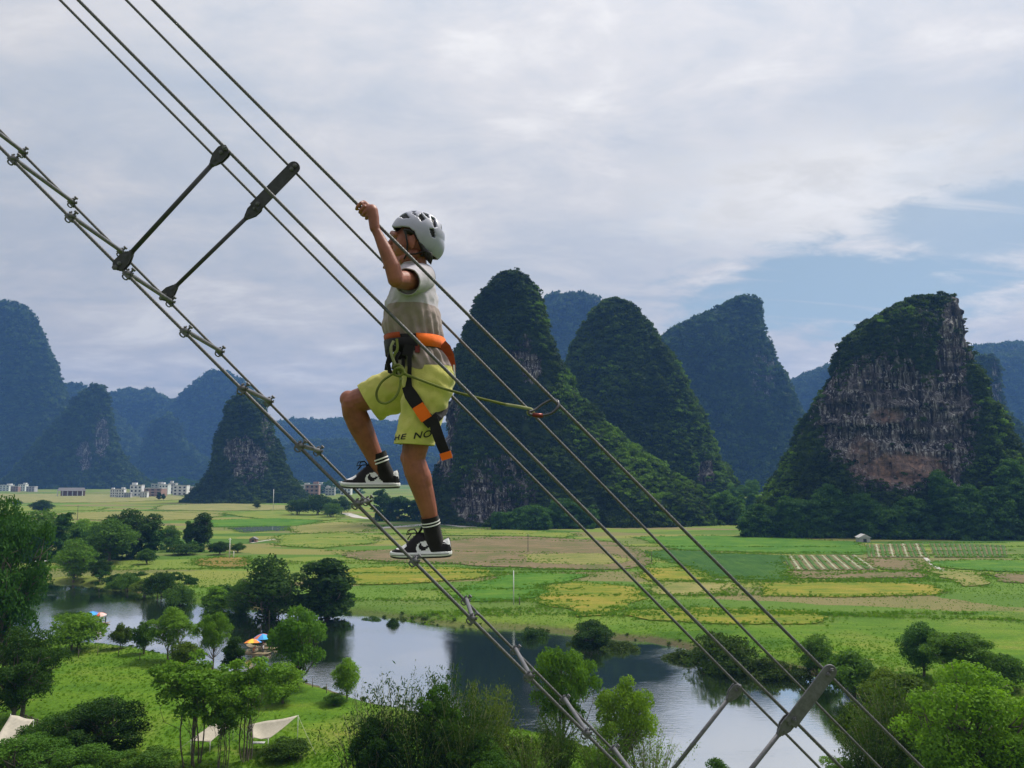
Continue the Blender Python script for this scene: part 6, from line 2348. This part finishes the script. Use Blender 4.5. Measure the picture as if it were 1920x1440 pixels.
# chin strap: from the rim past the ear to under the chin, and a thin rear strap
stp = MB()
for dd, lat_ in ((3.178, -1), (3.342, 1)):
    stp.tube([J(760, 434, dd), J(764, 458, dd + .002 * lat_), J(762, 478, dd - .012 * lat_), J(755, 490, D0 + .03 * lat_), J(752, 493, D0)], 0.0035, 8)
    stp.tube([J(798, 470, dd), J(780, 476, dd - .004 * lat_), J(763, 477, dd - .010 * lat_)], 0.0032, 8)
keep(stp.build('chin_strap', M_WEB, None, True), helmet)
# hair below the helmet: short cap at temples and nape made of a thin displaced shell
hr = MB()
for dd, sg in ((3.186, -1), (3.334, 1)):
    for i in range(60):
        u, v = random.random(), random.random()
        x = 757 + 50 * u
        y0 = np.interp(x, ex_, ey_) - 5
        y1 = y0 + (9 + 12 * max(0, (x - 775) / 30))
        hr.tube([J(x, y0, dd + 0.003 * sg), J(x + 2, (y0 + y1) / 2, dd + 0.002 * sg - 0.012 * sg * u), J(x + 1, y1, dd - 0.024 * sg * u)], [0.007, 0.006, 0.0015], 5)
for i in range(70):
    q = random.uniform(-1, 1)
    x = 808 - 12 * abs(q)
    hr.tube([J(x, 468, D0 + q * .066), J(x - 3, 474, D0 + q * .062), J(x - 8, 481, D0 + q * .058)], [0.007, 0.005, 0.0015], 5)
keep(hr.build('hair', M_HAIR, None, True))
ey = MB()
for dd in (3.222, 3.298):
    ey.tube([J(744.5, 448, dd - .003), J(744.5, 448, dd + .003)], 0.006, 12)
keep(ey.build('eyes', M_EYE, None, True))


# ---- harness
harness = None


def band(name, sections, rng_, material, thick=0.004, h=None, parent=None):
    """a strip of webbing wrapped round an ellipse: sections top and bottom ring, angle range in turns"""
    mb = MB()
    (c0, a0, b0), (c1, a1, b1) = sections
    n = 40
    vs = []
    for i in range(n + 1):
        th_ = 2 * math.pi * (rng_[0] + (rng_[1] - rng_[0]) * i / n)
        c, s = math.cos(th_), math.sin(th_)
        ex, ey2 = math.copysign(abs(c) ** .88, c), math.copysign(abs(s) ** .88, s)
        for (cc, aa, bb), g in (((c0, a0, b0), 1), ((c0, a0, b0), 1 + thick / 0.10), ((c1, a1, b1), 1 + thick / 0.10), ((c1, a1, b1), 1)):
            vs.append(Vector(cc) + (Vector(aa) * ex + Vector(bb) * ey2) * g)
    fs = []
    for i in range(n):
        b = i * 4
        for k in range(4):
            fs.append((b + k, b + (k + 1) % 4, b + 4 + (k + 1) % 4, b + 4 + k))
    fs += [(0, 3, 2, 1), (n * 4, n * 4 + 1, n * 4 + 2, n * 4 + 3)]
    mb.add(vs, fs)
    return keep(mb.build(name, material, None, True), parent or harness)


bsec = [sec(729, 832, 637, 0.143), sec(732, 836, 660, 0.144)]
# theta 0 = rear, 0.75 = towards us, 0.5 = front
harness = band('harness', bsec, (-0.34, 0.335), M_WEB, 0.003, parent=boy)
band('belt_cover', [sec(729, 833, 636, 0.145), sec(732, 837, 659, 0.146)], (-0.235, 0.235), M_ORANGE, 0.004)
band('belt_front', [sec(724, 834, 644, 0.149), sec(727, 838, 668, 0.150)], (0.50, 0.775), M_WEB, 0.005)
band('belt_front', [sec(723, 834, 634, 0.150), sec(725, 836, 646, 0.151)], (0.48, 0.70), M_DORANGE, 0.004)
bk = MB()
bk.box(J(783, 655, 3.105), (0.018, 0.010, 0.026))
keep(bk.build('buckle', M_RED), harness)
bk = MB()
bk.box(J(766, 657, 3.10), (0.040, 0.012, 0.044), Matrix.Rotation(R(12), 3, 'Y'))
bk.box(J(752, 662, 3.12), (0.034, 0.014, 0.05), Matrix.Rotation(R(-8), 3, 'Y'))
keep(bk.build('buckle_pad', M_WEB), harness)


def strap(name, pts, width, material, thick=0.0035, face=None, parent=None):
    """flat webbing along points, its width across the view"""
    P = [Vector(p) for p in pts]
    mb = MB()
    vs = []
    n = len(P)
    for i, p in enumerate(P):
        t = (P[min(i + 1, n - 1)] - P[max(i - 1, 0)]).normalized()
        f = Vector((0, -1, 0)) if face is None else Vector(face)
        s = t.cross(f).normalized()
        nn = s.cross(t).normalized()
        w = width[i] if hasattr(width, '__len__') else width
        for a, b in ((-.5, -.5), (.5, -.5), (.5, .5), (-.5, .5)):
            vs.append(p + s * w * a + nn * thick * b)
    fs = [(3, 2, 1, 0), tuple(range((n - 1) * 4, n * 4))]
    for i in range(n - 1):
        for k in range(4):
            fs.append((i * 4 + k, i * 4 + (k + 1) % 4, i * 4 + 4 + (k + 1) % 4, i * 4 + 4 + k))
    mb.add(vs, fs)
    return keep(mb.build(name, material, None, False), parent or harness)


# slack orange band hanging behind the hips
strap('rear_strap', [J(829, 646, 3.17), J(837, 653, 3.18), J(845, 667, 3.19), J(850, 684, 3.19), J(851, 700, 3.19)], [0.040, 0.038, 0.028, 0.017, 0.012], M_DORANGE)
strap('rear_strap', [J(851, 684, 3.16), J(852.5, 706, 3.16)], 0.006, M_WHITE)
# tie-in strap from belt to leg loop, leg loop round the left thigh, tail hanging free
strap('tie_in_strap', [J(768, 664, 3.085), J(768, 690, 3.083), J(767, 712, 3.083), J(766, 728, 3.083)], [0.018, 0.016, 0.018, 0.030], M_WEB)
strap('leg_loop', [J(762, 724, 3.085), J(770, 740, 3.078), J(779, 754, 3.076), J(786, 764, 3.076)], [0.036, 0.050, 0.050, 0.048], M_WEB, 0.006)
strap('leg_loop_cover', [J(783, 760, 3.073), J(792, 774, 3.072), J(800, 786, 3.074)], [0.046, 0.048, 0.046], M_ORANGE, 0.007)
strap('leg_loop', [J(798, 781, 3.076), J(805, 789, 3.077), J(811, 797, 3.078)], [0.044, 0.046, 0.042], M_WEB, 0.008)
strap('leg_loop', [J(809, 792, 3.08), J(822, 780, 3.10), J(832, 768, 3.15), J(834, 762, 3.20)], [0.038, 0.036, 0.034, 0.03], M_WEB, 0.006)
strap('strap_tail', [J(811, 782, 3.075), J(818, 806, 3.072), J(827, 832, 3.07), J(836, 852, 3.07)], [0.036, 0.042, 0.040, 0.038], M_WEB, 0.005)
strap('strap_tip', [J(834.5, 848, 3.067), J(838.5, 861, 3.067)], [0.044, 0.042], M_ORANGE, 0.007)
# gear at the front: belay loop, folded straps, small black descender
gl_ = MB()
for pts, r_ in (([(740, 648), (732, 662), (727, 680), (731, 697), (739, 702), (744, 690), (742, 672), (748, 660)], 0.0085), ([(748, 662), (740, 676), (737, 690), (746, 700), (756, 690), (756, 672)], 0.0075),
                ([(724, 668), (731, 664), (738, 668), (733, 676), (725, 684), (724, 694)], 0.0070)):
    gl_.tube([J(x, y, 3.10 + 0.01 * math.sin(x)) for x, y in pts], r_, 8)
keep(gl_.build('gear_loops', M_WEB, None, True), harness)

# ---- safety lanyard: rope tied to the harness, loop, carabiner hooked on the handrail cable
lanyard = empty('safety_lanyard', J(760, 698, 3.08), 'olive green safety rope from harness to handrail with carabiner', 'rope')


def keepl(o, parent=lanyard):
    o.parent = parent
    o.matrix_parent_inverse = Matrix.Translation(-lanyard.location) if parent is lanyard else Matrix.Identity(4)
    return o


def spline(pts, n=10):
    P = [Vector(p) for p in pts]
    out = []
    for i in range(len(P) - 1):
        p0, p1, p2, p3 = P[max(i - 1, 0)], P[i], P[i + 1], P[min(i + 2, len(P) - 1)]
        for j in range(n):
            t = j / n
            out.append(0.5 * (2 * p1 + (p2 - p0) * t + (2 * p0 - 5 * p1 + 4 * p2 - p3) * t * t + (3 * p1 - p0 - 3 * p2 + p3) * t ** 3))
    return out + [P[-1]]


def rope(name, pts, r_, material):
    return keepl(rope_mesh(name, spline(pts), r_, material, 5, 0.03, 0.004, 3, None, 0.14))


rope('rope', [J(746, 700, 3.075), J(760, 702, 3.07), J(790, 713, 3.06), J(840, 731, 3.045), (J(900, 747, 3.03)), J(950, 759, 3.02)], 0.0056, M_ROPE)
rope('rope', [J(948, 758.6, 3.02), J(970, 762, 3.015), J(990, 766, 3.012), J(998, 769, 3.01), J(1000, 774, 3.008), J(992, 777, 3.008), J(990, 771, 3.006)], 0.0066, M_ROPE_PALE)
rope('rope_loop', [J(747, 694, 3.072), J(735, 702, 3.07), J(716, 716, 3.068), J(706, 736, 3.066), J(710, 752, 3.066), J(724, 756, 3.066), J(740, 746, 3.068), J(749, 728, 3.07), J(751, 706, 3.072), J(747, 694, 3.074)], 0.0052, M_ROPE)
rope('rope_loop', [J(738, 640, 3.10), J(733, 655, 3.085), J(738, 676, 3.075), J(746, 694, 3.07), J(752, 712, 3.07)], 0.0066, M_ROPE_PALE)
rope('rope_loop', [J(744, 636, 3.10), J(745, 655, 3.085), J(738, 668, 3.08), J(740, 688, 3.07), J(758, 700, 3.068), J(768, 706, 3.068)], 0.0060, M_ROPE)
rope('rope_knot', [J(736, 690, 3.07), J(746, 684, 3.06), J(756, 692, 3.06), J(752, 704, 3.06), J(740, 702, 3.065), J(741, 692, 3.055), J(752, 690, 3.055), J(758, 700, 3.06)], 0.0060, M_ROPE)
cr = MB()
cr.tube(spline([J(992, 772, 2.998), J(1004, 768, 3.012), J(1018, 758, 3.022), J(1035, 750, 3.020), J(1046, 753, 3.004), J(1045, 765, 2.984), J(1034, 775, 2.982), J(1018, 779, 2.984), J(1002, 779, 2.990), J(993, 776, 2.996), J(992, 772, 2.998)]), 0.0050, 12, False)
car = keepl(cr.build('carabiner', M_ALU, None, True))
sv = MB()
sv.tube([J(999, 777.5, 2.989), J(1008, 779, 2.985), J(1018, 779.5, 2.983)], [0.0085, 0.0090, 0.0080], 14)
keepl(sv.build('screw_sleeve', M_RED, None, True), car)
# ================================================================== SMALL THINGS BY THE RIVER
def col_material(name, rough=0.8):
    m, k, out = mat(name)
    oi = k.node('ShaderNodeObjectInfo')
    n = k.noise(k.node('ShaderNodeTexCoord').outputs['Object'], 6, 3, 0.5)
    c = k.mix(k.maprange(n, 0.3, 0.7), k.mix(1.0, oi.outputs['Color'], (0.8, 0.8, 0.8), 'MULTIPLY'), oi.outputs['Color'])
    b = k.node('ShaderNodeBsdfPrincipled', {'Base Color': c, 'Roughness': rough})
    k.l.new(b.outputs[0], out.inputs[0])
    return m


M_COL = col_material('plain_cloth')
M_BAMBOO = simple('cut_bamboo', (0.22, 0.17, 0.09), 0.6, var=0.25, scale=3)
M_CANVAS = simple('sand_canvas', (0.37, 0.335, 0.265), 0.85, var=0.1, scale=3, bump=0.01, bscale=8)
M_CANVAS_D = simple('dark_canvas_lining', (0.03, 0.03, 0.032), 0.85, var=0.2, scale=3)
M_ROPEW = simple('guy_rope', (0.45, 0.43, 0.36), 0.9)


def parasol(loc, R_, H_, colors, label, tilt_=(0, 0), group='parasols on the bamboo rafts'):
    e = empty('parasol', loc, label, 'parasol', group, random.uniform(0, 6))
    e.rotation_euler = (tilt_[0], tilt_[1], R(-112))
    MB().tube([(0, 0, -0.1), (0, 0, H_)], 0.025, 8).build('pole', M_BAMBOO, e, True)
    n = 8
    for i in range(n):
        a0, a1 = 2 * math.pi * i / n, 2 * math.pi * (i + 1) / n
        vs, fs = [], []
        m_ = 5
        for r_ in range(m_ + 1):
            t = r_ / m_
            for a in (a0, (a0 + a1) / 2, a1):
                sag = 0.03 * t if a == (a0 + a1) / 2 else 0
                z = H_ - R_ * 0.42 * t ** 1.7 - sag
                vs.append((math.cos(a) * R_ * t, math.sin(a) * R_ * t, z))
        for r_ in range(m_):
            for c in range(2):
                b = r_ * 3 + c
                fs.append((b, b + 1, b + 4, b + 3))
        o = MB().add(vs, fs).build('canopy_panel', M_COL, e)
        s = o.modifiers.new('thickness', 'SOLIDIFY')
        s.thickness = 0.012
        c = colors[i % len(colors)]
        o.color = (*c, 1)
    MB().tube([(0, 0, H_), (0, 0, H_ + .12)], [0.03, 0.01], 8).build('tip', M_BAMBOO, e, True)
    return e


def figure(kind, loc, rz, label, shirt_c, trouser_c, vest=None):
    """small person, seated or standing, facing +X before turning"""
    e = empty('person', loc, label, 'person', 'people on the bamboo rafts', rz)
    def cap(lst, name, m_, voxel=0.022):
        b = Body()
        for pts, r_ in lst:
            if len(pts) == 1:
                b.sphere(Vector(pts[0]), r_, None, 2)
            else:
                b.capsule(pts, r_, 10)
        bmesh.ops.recalc_face_normals(b.bm, faces=b.bm.faces)
        me = bpy.data.meshes.new(name)
        b.bm.to_mesh(me)
        b.bm.free()
        o = link(name, me, e)
        md = o.modifiers.new('fuse', 'REMESH')
        md.mode = 'VOXEL'
        md.voxel_size = voxel
        sm = o.modifiers.new('smooth', 'SMOOTH')
        sm.iterations = 3
        me.materials.append(m_)
        return o
    if kind == 'seated':
        hip = 0.42
        legs = [([(0.02, s * .09, hip), (0.42, s * .10, hip + .03), (0.46, s * .10, 0.06), (0.56, s * .11, 0.04)], [.085, .06, .042, .04]) for s in (-1, 1)]
    else:
        hip = 0.86
        legs = [([(0, s * .09, hip), (0.02, s * .10, 0.46), (0, s * .10, 0.05), (0.12, s * .11, 0.035)], [.085, .06, .042, .04]) for s in (-1, 1)]
    sh = hip + 0.50
    arms = [([(0, s * .17, sh - .03), (0.08, s * .24, sh - .27), (0.30, s * .17, sh - .33)], [.05, .04, .032]) for s in (-1, 1)]
    cap([([(0, 0, hip), (0, 0, sh)], [.10, .11]), ([(0, 0, sh), (0.01, 0, sh + .12)], [.055, .05]), ([(0.02, 0, sh + .23)], (.095, .078, .115)), ([(0.115, 0, sh + .215)], .018)] + arms + legs, 'body', M_SKIN)
    o = cap([([(0, 0, hip - .02), (0, 0, hip + .25), (0, 0, sh - .02)], [.145, .14, .13]), ([(0, -.10, sh - .02), (0, .10, sh - .02)], [.085, .085])] + [([(0, s * .16, sh - .03), (0.05, s * .21, sh - .16)], [.065, .06]) for s in (-1, 1)], 'shirt', M_COL)
    o.color = (*shirt_c, 1)
    o = cap([(pts[:3], [r_[0] + .025, r_[1] + .022, r_[2] + .018]) for pts, r_ in legs] + [([(0, -.07, hip), (0, .07, hip)], [.12, .12])], 'trousers', M_COL)
    o.color = (*trouser_c, 1)
    cap([([(-0.012, 0, sh + .265)], (.098, .086, .100))], 'hair', M_HAIR)
    return e


def raft(px, py, L_, rz, label):
    g = on_ground(px, py, WATER_Z + .15)
    e = empty('bamboo_raft', (g.x, g.y, WATER_Z + 0.06), label, 'raft', 'bamboo rafts on the river', rz)
    for i in range(9):
        y = (i - 4) * 0.19
        pts = [(-L_ / 2 - .3, y * .85, 0.32), (-L_ / 2 + .5, y, 0.08), (0, y, 0.05), (L_ / 2 - .6, y, 0.08), (L_ / 2 + .5, y * .8, 0.55)]
        MB().tube(spline([Vector(p) for p in pts], 4), 0.09, 8).build('bamboo_pole', M_BAMBOO, e, True)
    for x in (-L_ * .3, L_ * .05, L_ * .33):
        MB().box((x, 0, 0.17), (0.12, 1.8, 0.06)).build('cross_lath', M_BAMBOO, e)
    bench = MB()
    for s in (-1, 1):
        for x in (-.5, .45):
            bench.box((x + .2, s * .4, .40), (.06, .06, .46))
    bench.box((-.3, 0, .50), (.5, 1.3, .05))
    bench.box((-.55, 0, .80), (.05, 1.3, .5))
    bench.build('bench', M_BAMBOO, e)
    return e, g


r1, g1_ = raft(476, 1224, 6.5, R(165), 'bamboo raft under two parasols left of the round tree')
r2, g2_ = raft(492, 1214, 6.5, R(160), 'bamboo raft behind the first raft, under the blue parasol')
WZ = WATER_Z + 0.16
parasol((g1_.x - .3, g1_.y, WZ), 1.75, 2.75, [(.75, .50, .04), (.70, .22, .03), (.06, .22, .55), (.10, .40, .60), (.55, .55, .50), (.70, .62, .08)], 'rainbow parasol with yellow panels on the nearer raft', (R(4), R(-6)))
parasol((g2_.x, g2_.y, WZ), 1.75, 2.85, [(.05, .26, .60), (.05, .38, .62), (.08, .20, .50), (.60, .16, .06)], 'blue parasol on the raft behind the rainbow one', (R(-3), R(5)))
figure('seated', (g1_.x + .1, g1_.y + .35, WZ), R(165), 'person in red life vest seated on the nearer raft', (.55, .06, .03), (.05, .06, .10))
figure('seated', (g1_.x + .1, g1_.y - .35, WZ), R(165), 'person in orange top seated on the nearer raft', (.60, .20, .04), (.25, .22, .20))
figure('standing', (g1_.x + 1.9, g1_.y, WZ), R(170), 'boatman in white shirt standing on the nearer raft', (.62, .60, .56), (.03, .03, .035))
figure('seated', (g2_.x + .1, g2_.y + .3, WZ), R(160), 'person in crimson vest seated on the raft behind', (.45, .05, .04), (.08, .08, .1))
figure('standing', (g2_.x + 2.0, g2_.y, WZ), R(165), 'boatman in dark shirt standing on the raft behind', (.06, .06, .07), (.04, .04, .05))
r3, g3_ = raft(178, 1168, 6.5, R(175), 'bamboo raft behind the round light bush at far left')
parasol((g3_.x - .6, g3_.y, WZ), 1.75, 2.8, [(.04, .22, .60), (.05, .34, .62), (.06, .18, .50)], 'plain blue parasol above the round light bush', (R(3), R(4)))
parasol((g3_.x + 1.1, g3_.y + .4, WZ), 1.5, 2.5, [(.60, .10, .05), (.62, .42, .35), (.50, .45, .42)], 'red and pale parasol right of the plain blue one', (R(-3), R(8)))
figure('standing', (g3_.x + 2.6, g3_.y, WZ), R(175), 'boatman in dark clothes right of the blue and red parasols', (.03, .03, .035), (.03, .03, .04))


def covered_raft(px, py, w, h, label):
    g = on_ground(px, py, WATER_Z + .2)
    u = g.y / F_PX
    W, H = w * u, h * u
    e = empty('covered_boat', (g.x, g.y, WATER_Z + .1), label, 'boat', 'white covered boats at the left bank', R(8))
    hull = MB()
    hull.prism([(-W / 2 - .8, .55), (-W / 2, 0), (W / 2, 0), (W / 2 + .9, .6), (W / 2, .5), (-W / 2, .5)], 1.9, (0, 0, 0), (1, 0, 0), (0, 0, 1))
    hull.build('hull', M_WALLW, e)
    MB().box((0, 0, H), (W * .8, 2.2, .12)).build('canopy', M_WALLW, e)
    for sx in (-1, 1):
        for sy in (-1, 1):
            MB().cyl((sx * W * .36, sy * .85, .3), (sx * W * .36, sy * .95, H), .04, 8).build('post', M_POLEW, e)
    MB().box((0, 0, .62), (W * .5, 1.2, .2)).build('bench', M_BAMBOO, e)


covered_raft(76, 1066, 26, 14, 'white covered boat moored at the far left bank')
covered_raft(92, 1054, 22, 14, 'white covered boat behind the first moored one')


def awning(px, py, corners, sag, label, dark_part, ropes):
    """canvas sheet between poles: corners as (px, py, metres nearer)"""
    g = on_ground(px, py, 0)
    e = empty('canvas_awning', (g.x, g.y, ground_at(g.x, g.y)), label, 'awning', 'canvas awnings on the near meadow')
    C = []
    for (x, y, n) in corners:
        p = at_y(x, y, g.y - n)
        C.append(p - e.location)
    n = 10
    vs, fs, fm = [], [], []
    for i in range(n + 1):
        for j in range(n + 1):
            u, v = i / n, j / n
            p = (C[0] * (1 - u) + C[1] * u) * (1 - v) + (C[3] * (1 - u) + C[2] * u) * v
            p = p - Vector((0, 0, sag * 16 * u * (1 - u) * v * (1 - v))) + Vector((0, 0, 0.05 * math.sin(9 * u + 5 * v)))
            vs.append(p)
    for i in range(n):
        for j in range(n):
            a = i * (n + 1) + j
            fs.append((a, a + n + 1, a + n + 2, a + 1))
    mb = MB().add(vs, fs)
    o = mb.build('canvas', [M_CANVAS, M_CANVAS_D], e, True)
    s = o.modifiers.new('thickness', 'SOLIDIFY')
    s.thickness = 0.03
    s.material_offset = 1
    s.offset = 0
    for q in C:
        MB().tube([(q.x, q.y, -.3), (q.x, q.y, q.z + .08)], .035, 8).build('pole', M_POLEW, e, True)
    for (i, dx, dy) in ropes:
        q = C[i]
        MB().tube([q, q.lerp(Vector((q.x + dx, q.y + dy, 0.02)), .5) - Vector((0, 0, .06)), (q.x + dx, q.y + dy, 0.02)], .022, 6).build('guy_rope', M_ROPEW, e)
        MB().tube([(q.x + dx, q.y + dy, -.2), (q.x + dx * 1.02, q.y + dy, .22)], .03, 6).build('tent_peg', M_POLED, e)
    return e


awning(400, 1398, [(394, 1392, 3.4), (438, 1352, -1.5), (396, 1358, 0), (358, 1388, 3.0)], 0.3, 'sand coloured awning with dark lining, left of two', False, [(3, -2.4, -1.2), (1, 2.2, 1.5)])
awning(512, 1402, [(474, 1384, 3.0), (503, 1386, 3.4), (559, 1342, 0), (468, 1358, -1.2)], 0.45, 'pale awning rising to a point, right of two', False, [(2, 3.0, -2.6), (3, -2.0, 1.0)])
awning(22, 1425, [(-14, 1398, 3.6), (27, 1390, 3.4), (63, 1350, -0.5), (20, 1340, -1.0)], 0.3, 'white canvas roof in the lower left corner', False, [(2, 2.0, .8)])


def camp_table(px, py):
    g = on_ground(px, py, 0)
    e = empty('camp_table', (g.x, g.y, ground_at(g.x, g.y)), 'small white camping table under the right awning', 'table')
    MB().box((0, 0, .72), (1.6, .7, .05)).build('tabletop', M_WALLW, e)
    for sx in (-1, 1):
        for sy in (-1, 1):
            MB().cyl((sx * .7, sy * .28, 0), (sx * .62, sy * .24, .70), .022, 8).build('leg', M_DARK_BACKLIT_STEEL, e)


camp_table(484, 1404)


def rail_fence():
    a, b = on_ground(38, 1352, 0), on_ground(80, 1368, 0)
    e = empty('wooden_fence', a, 'brown wooden rail fence by the white canvas roof', 'fence')
    d = b - a
    for i in range(5):
        q = d * (i / 4)
        MB().box((q.x, q.y, .5), (.14, .14, 1.3)).build('post', M_POLED, e)
    for z in (.35, .70, 1.02):
        MB().tube([(0, 0, z), (d.x, d.y, z)], .05, 6).build('rail', M_POLED, e)


rail_fence()
# ------------------------------------------------------------------ haze
def build_haze():
    b = MB().box((0, 2105, 306), (6500, 4810, 622))
    m, k, out = mat('valley_haze')
    pv = k.node('ShaderNodeVolumePrincipled')
    pv.inputs['Color'].default_value = (*HAZE_COLOR, 1)
    pv.inputs['Density'].default_value = HAZE_DENSITY
    pv.inputs['Density Attribute'].default_value = ''
    pv.inputs['Anisotropy'].default_value = 0.2
    k.l.new(pv.outputs[0], out.inputs['Volume'])
    try:
        m.cycles.homogeneous_volume = True
    except AttributeError:
        pass
    o = b.build('haze', m)
    o['kind'] = 'stuff'
    o['label'] = 'thin blue haze lying in the valley air'


build_haze()
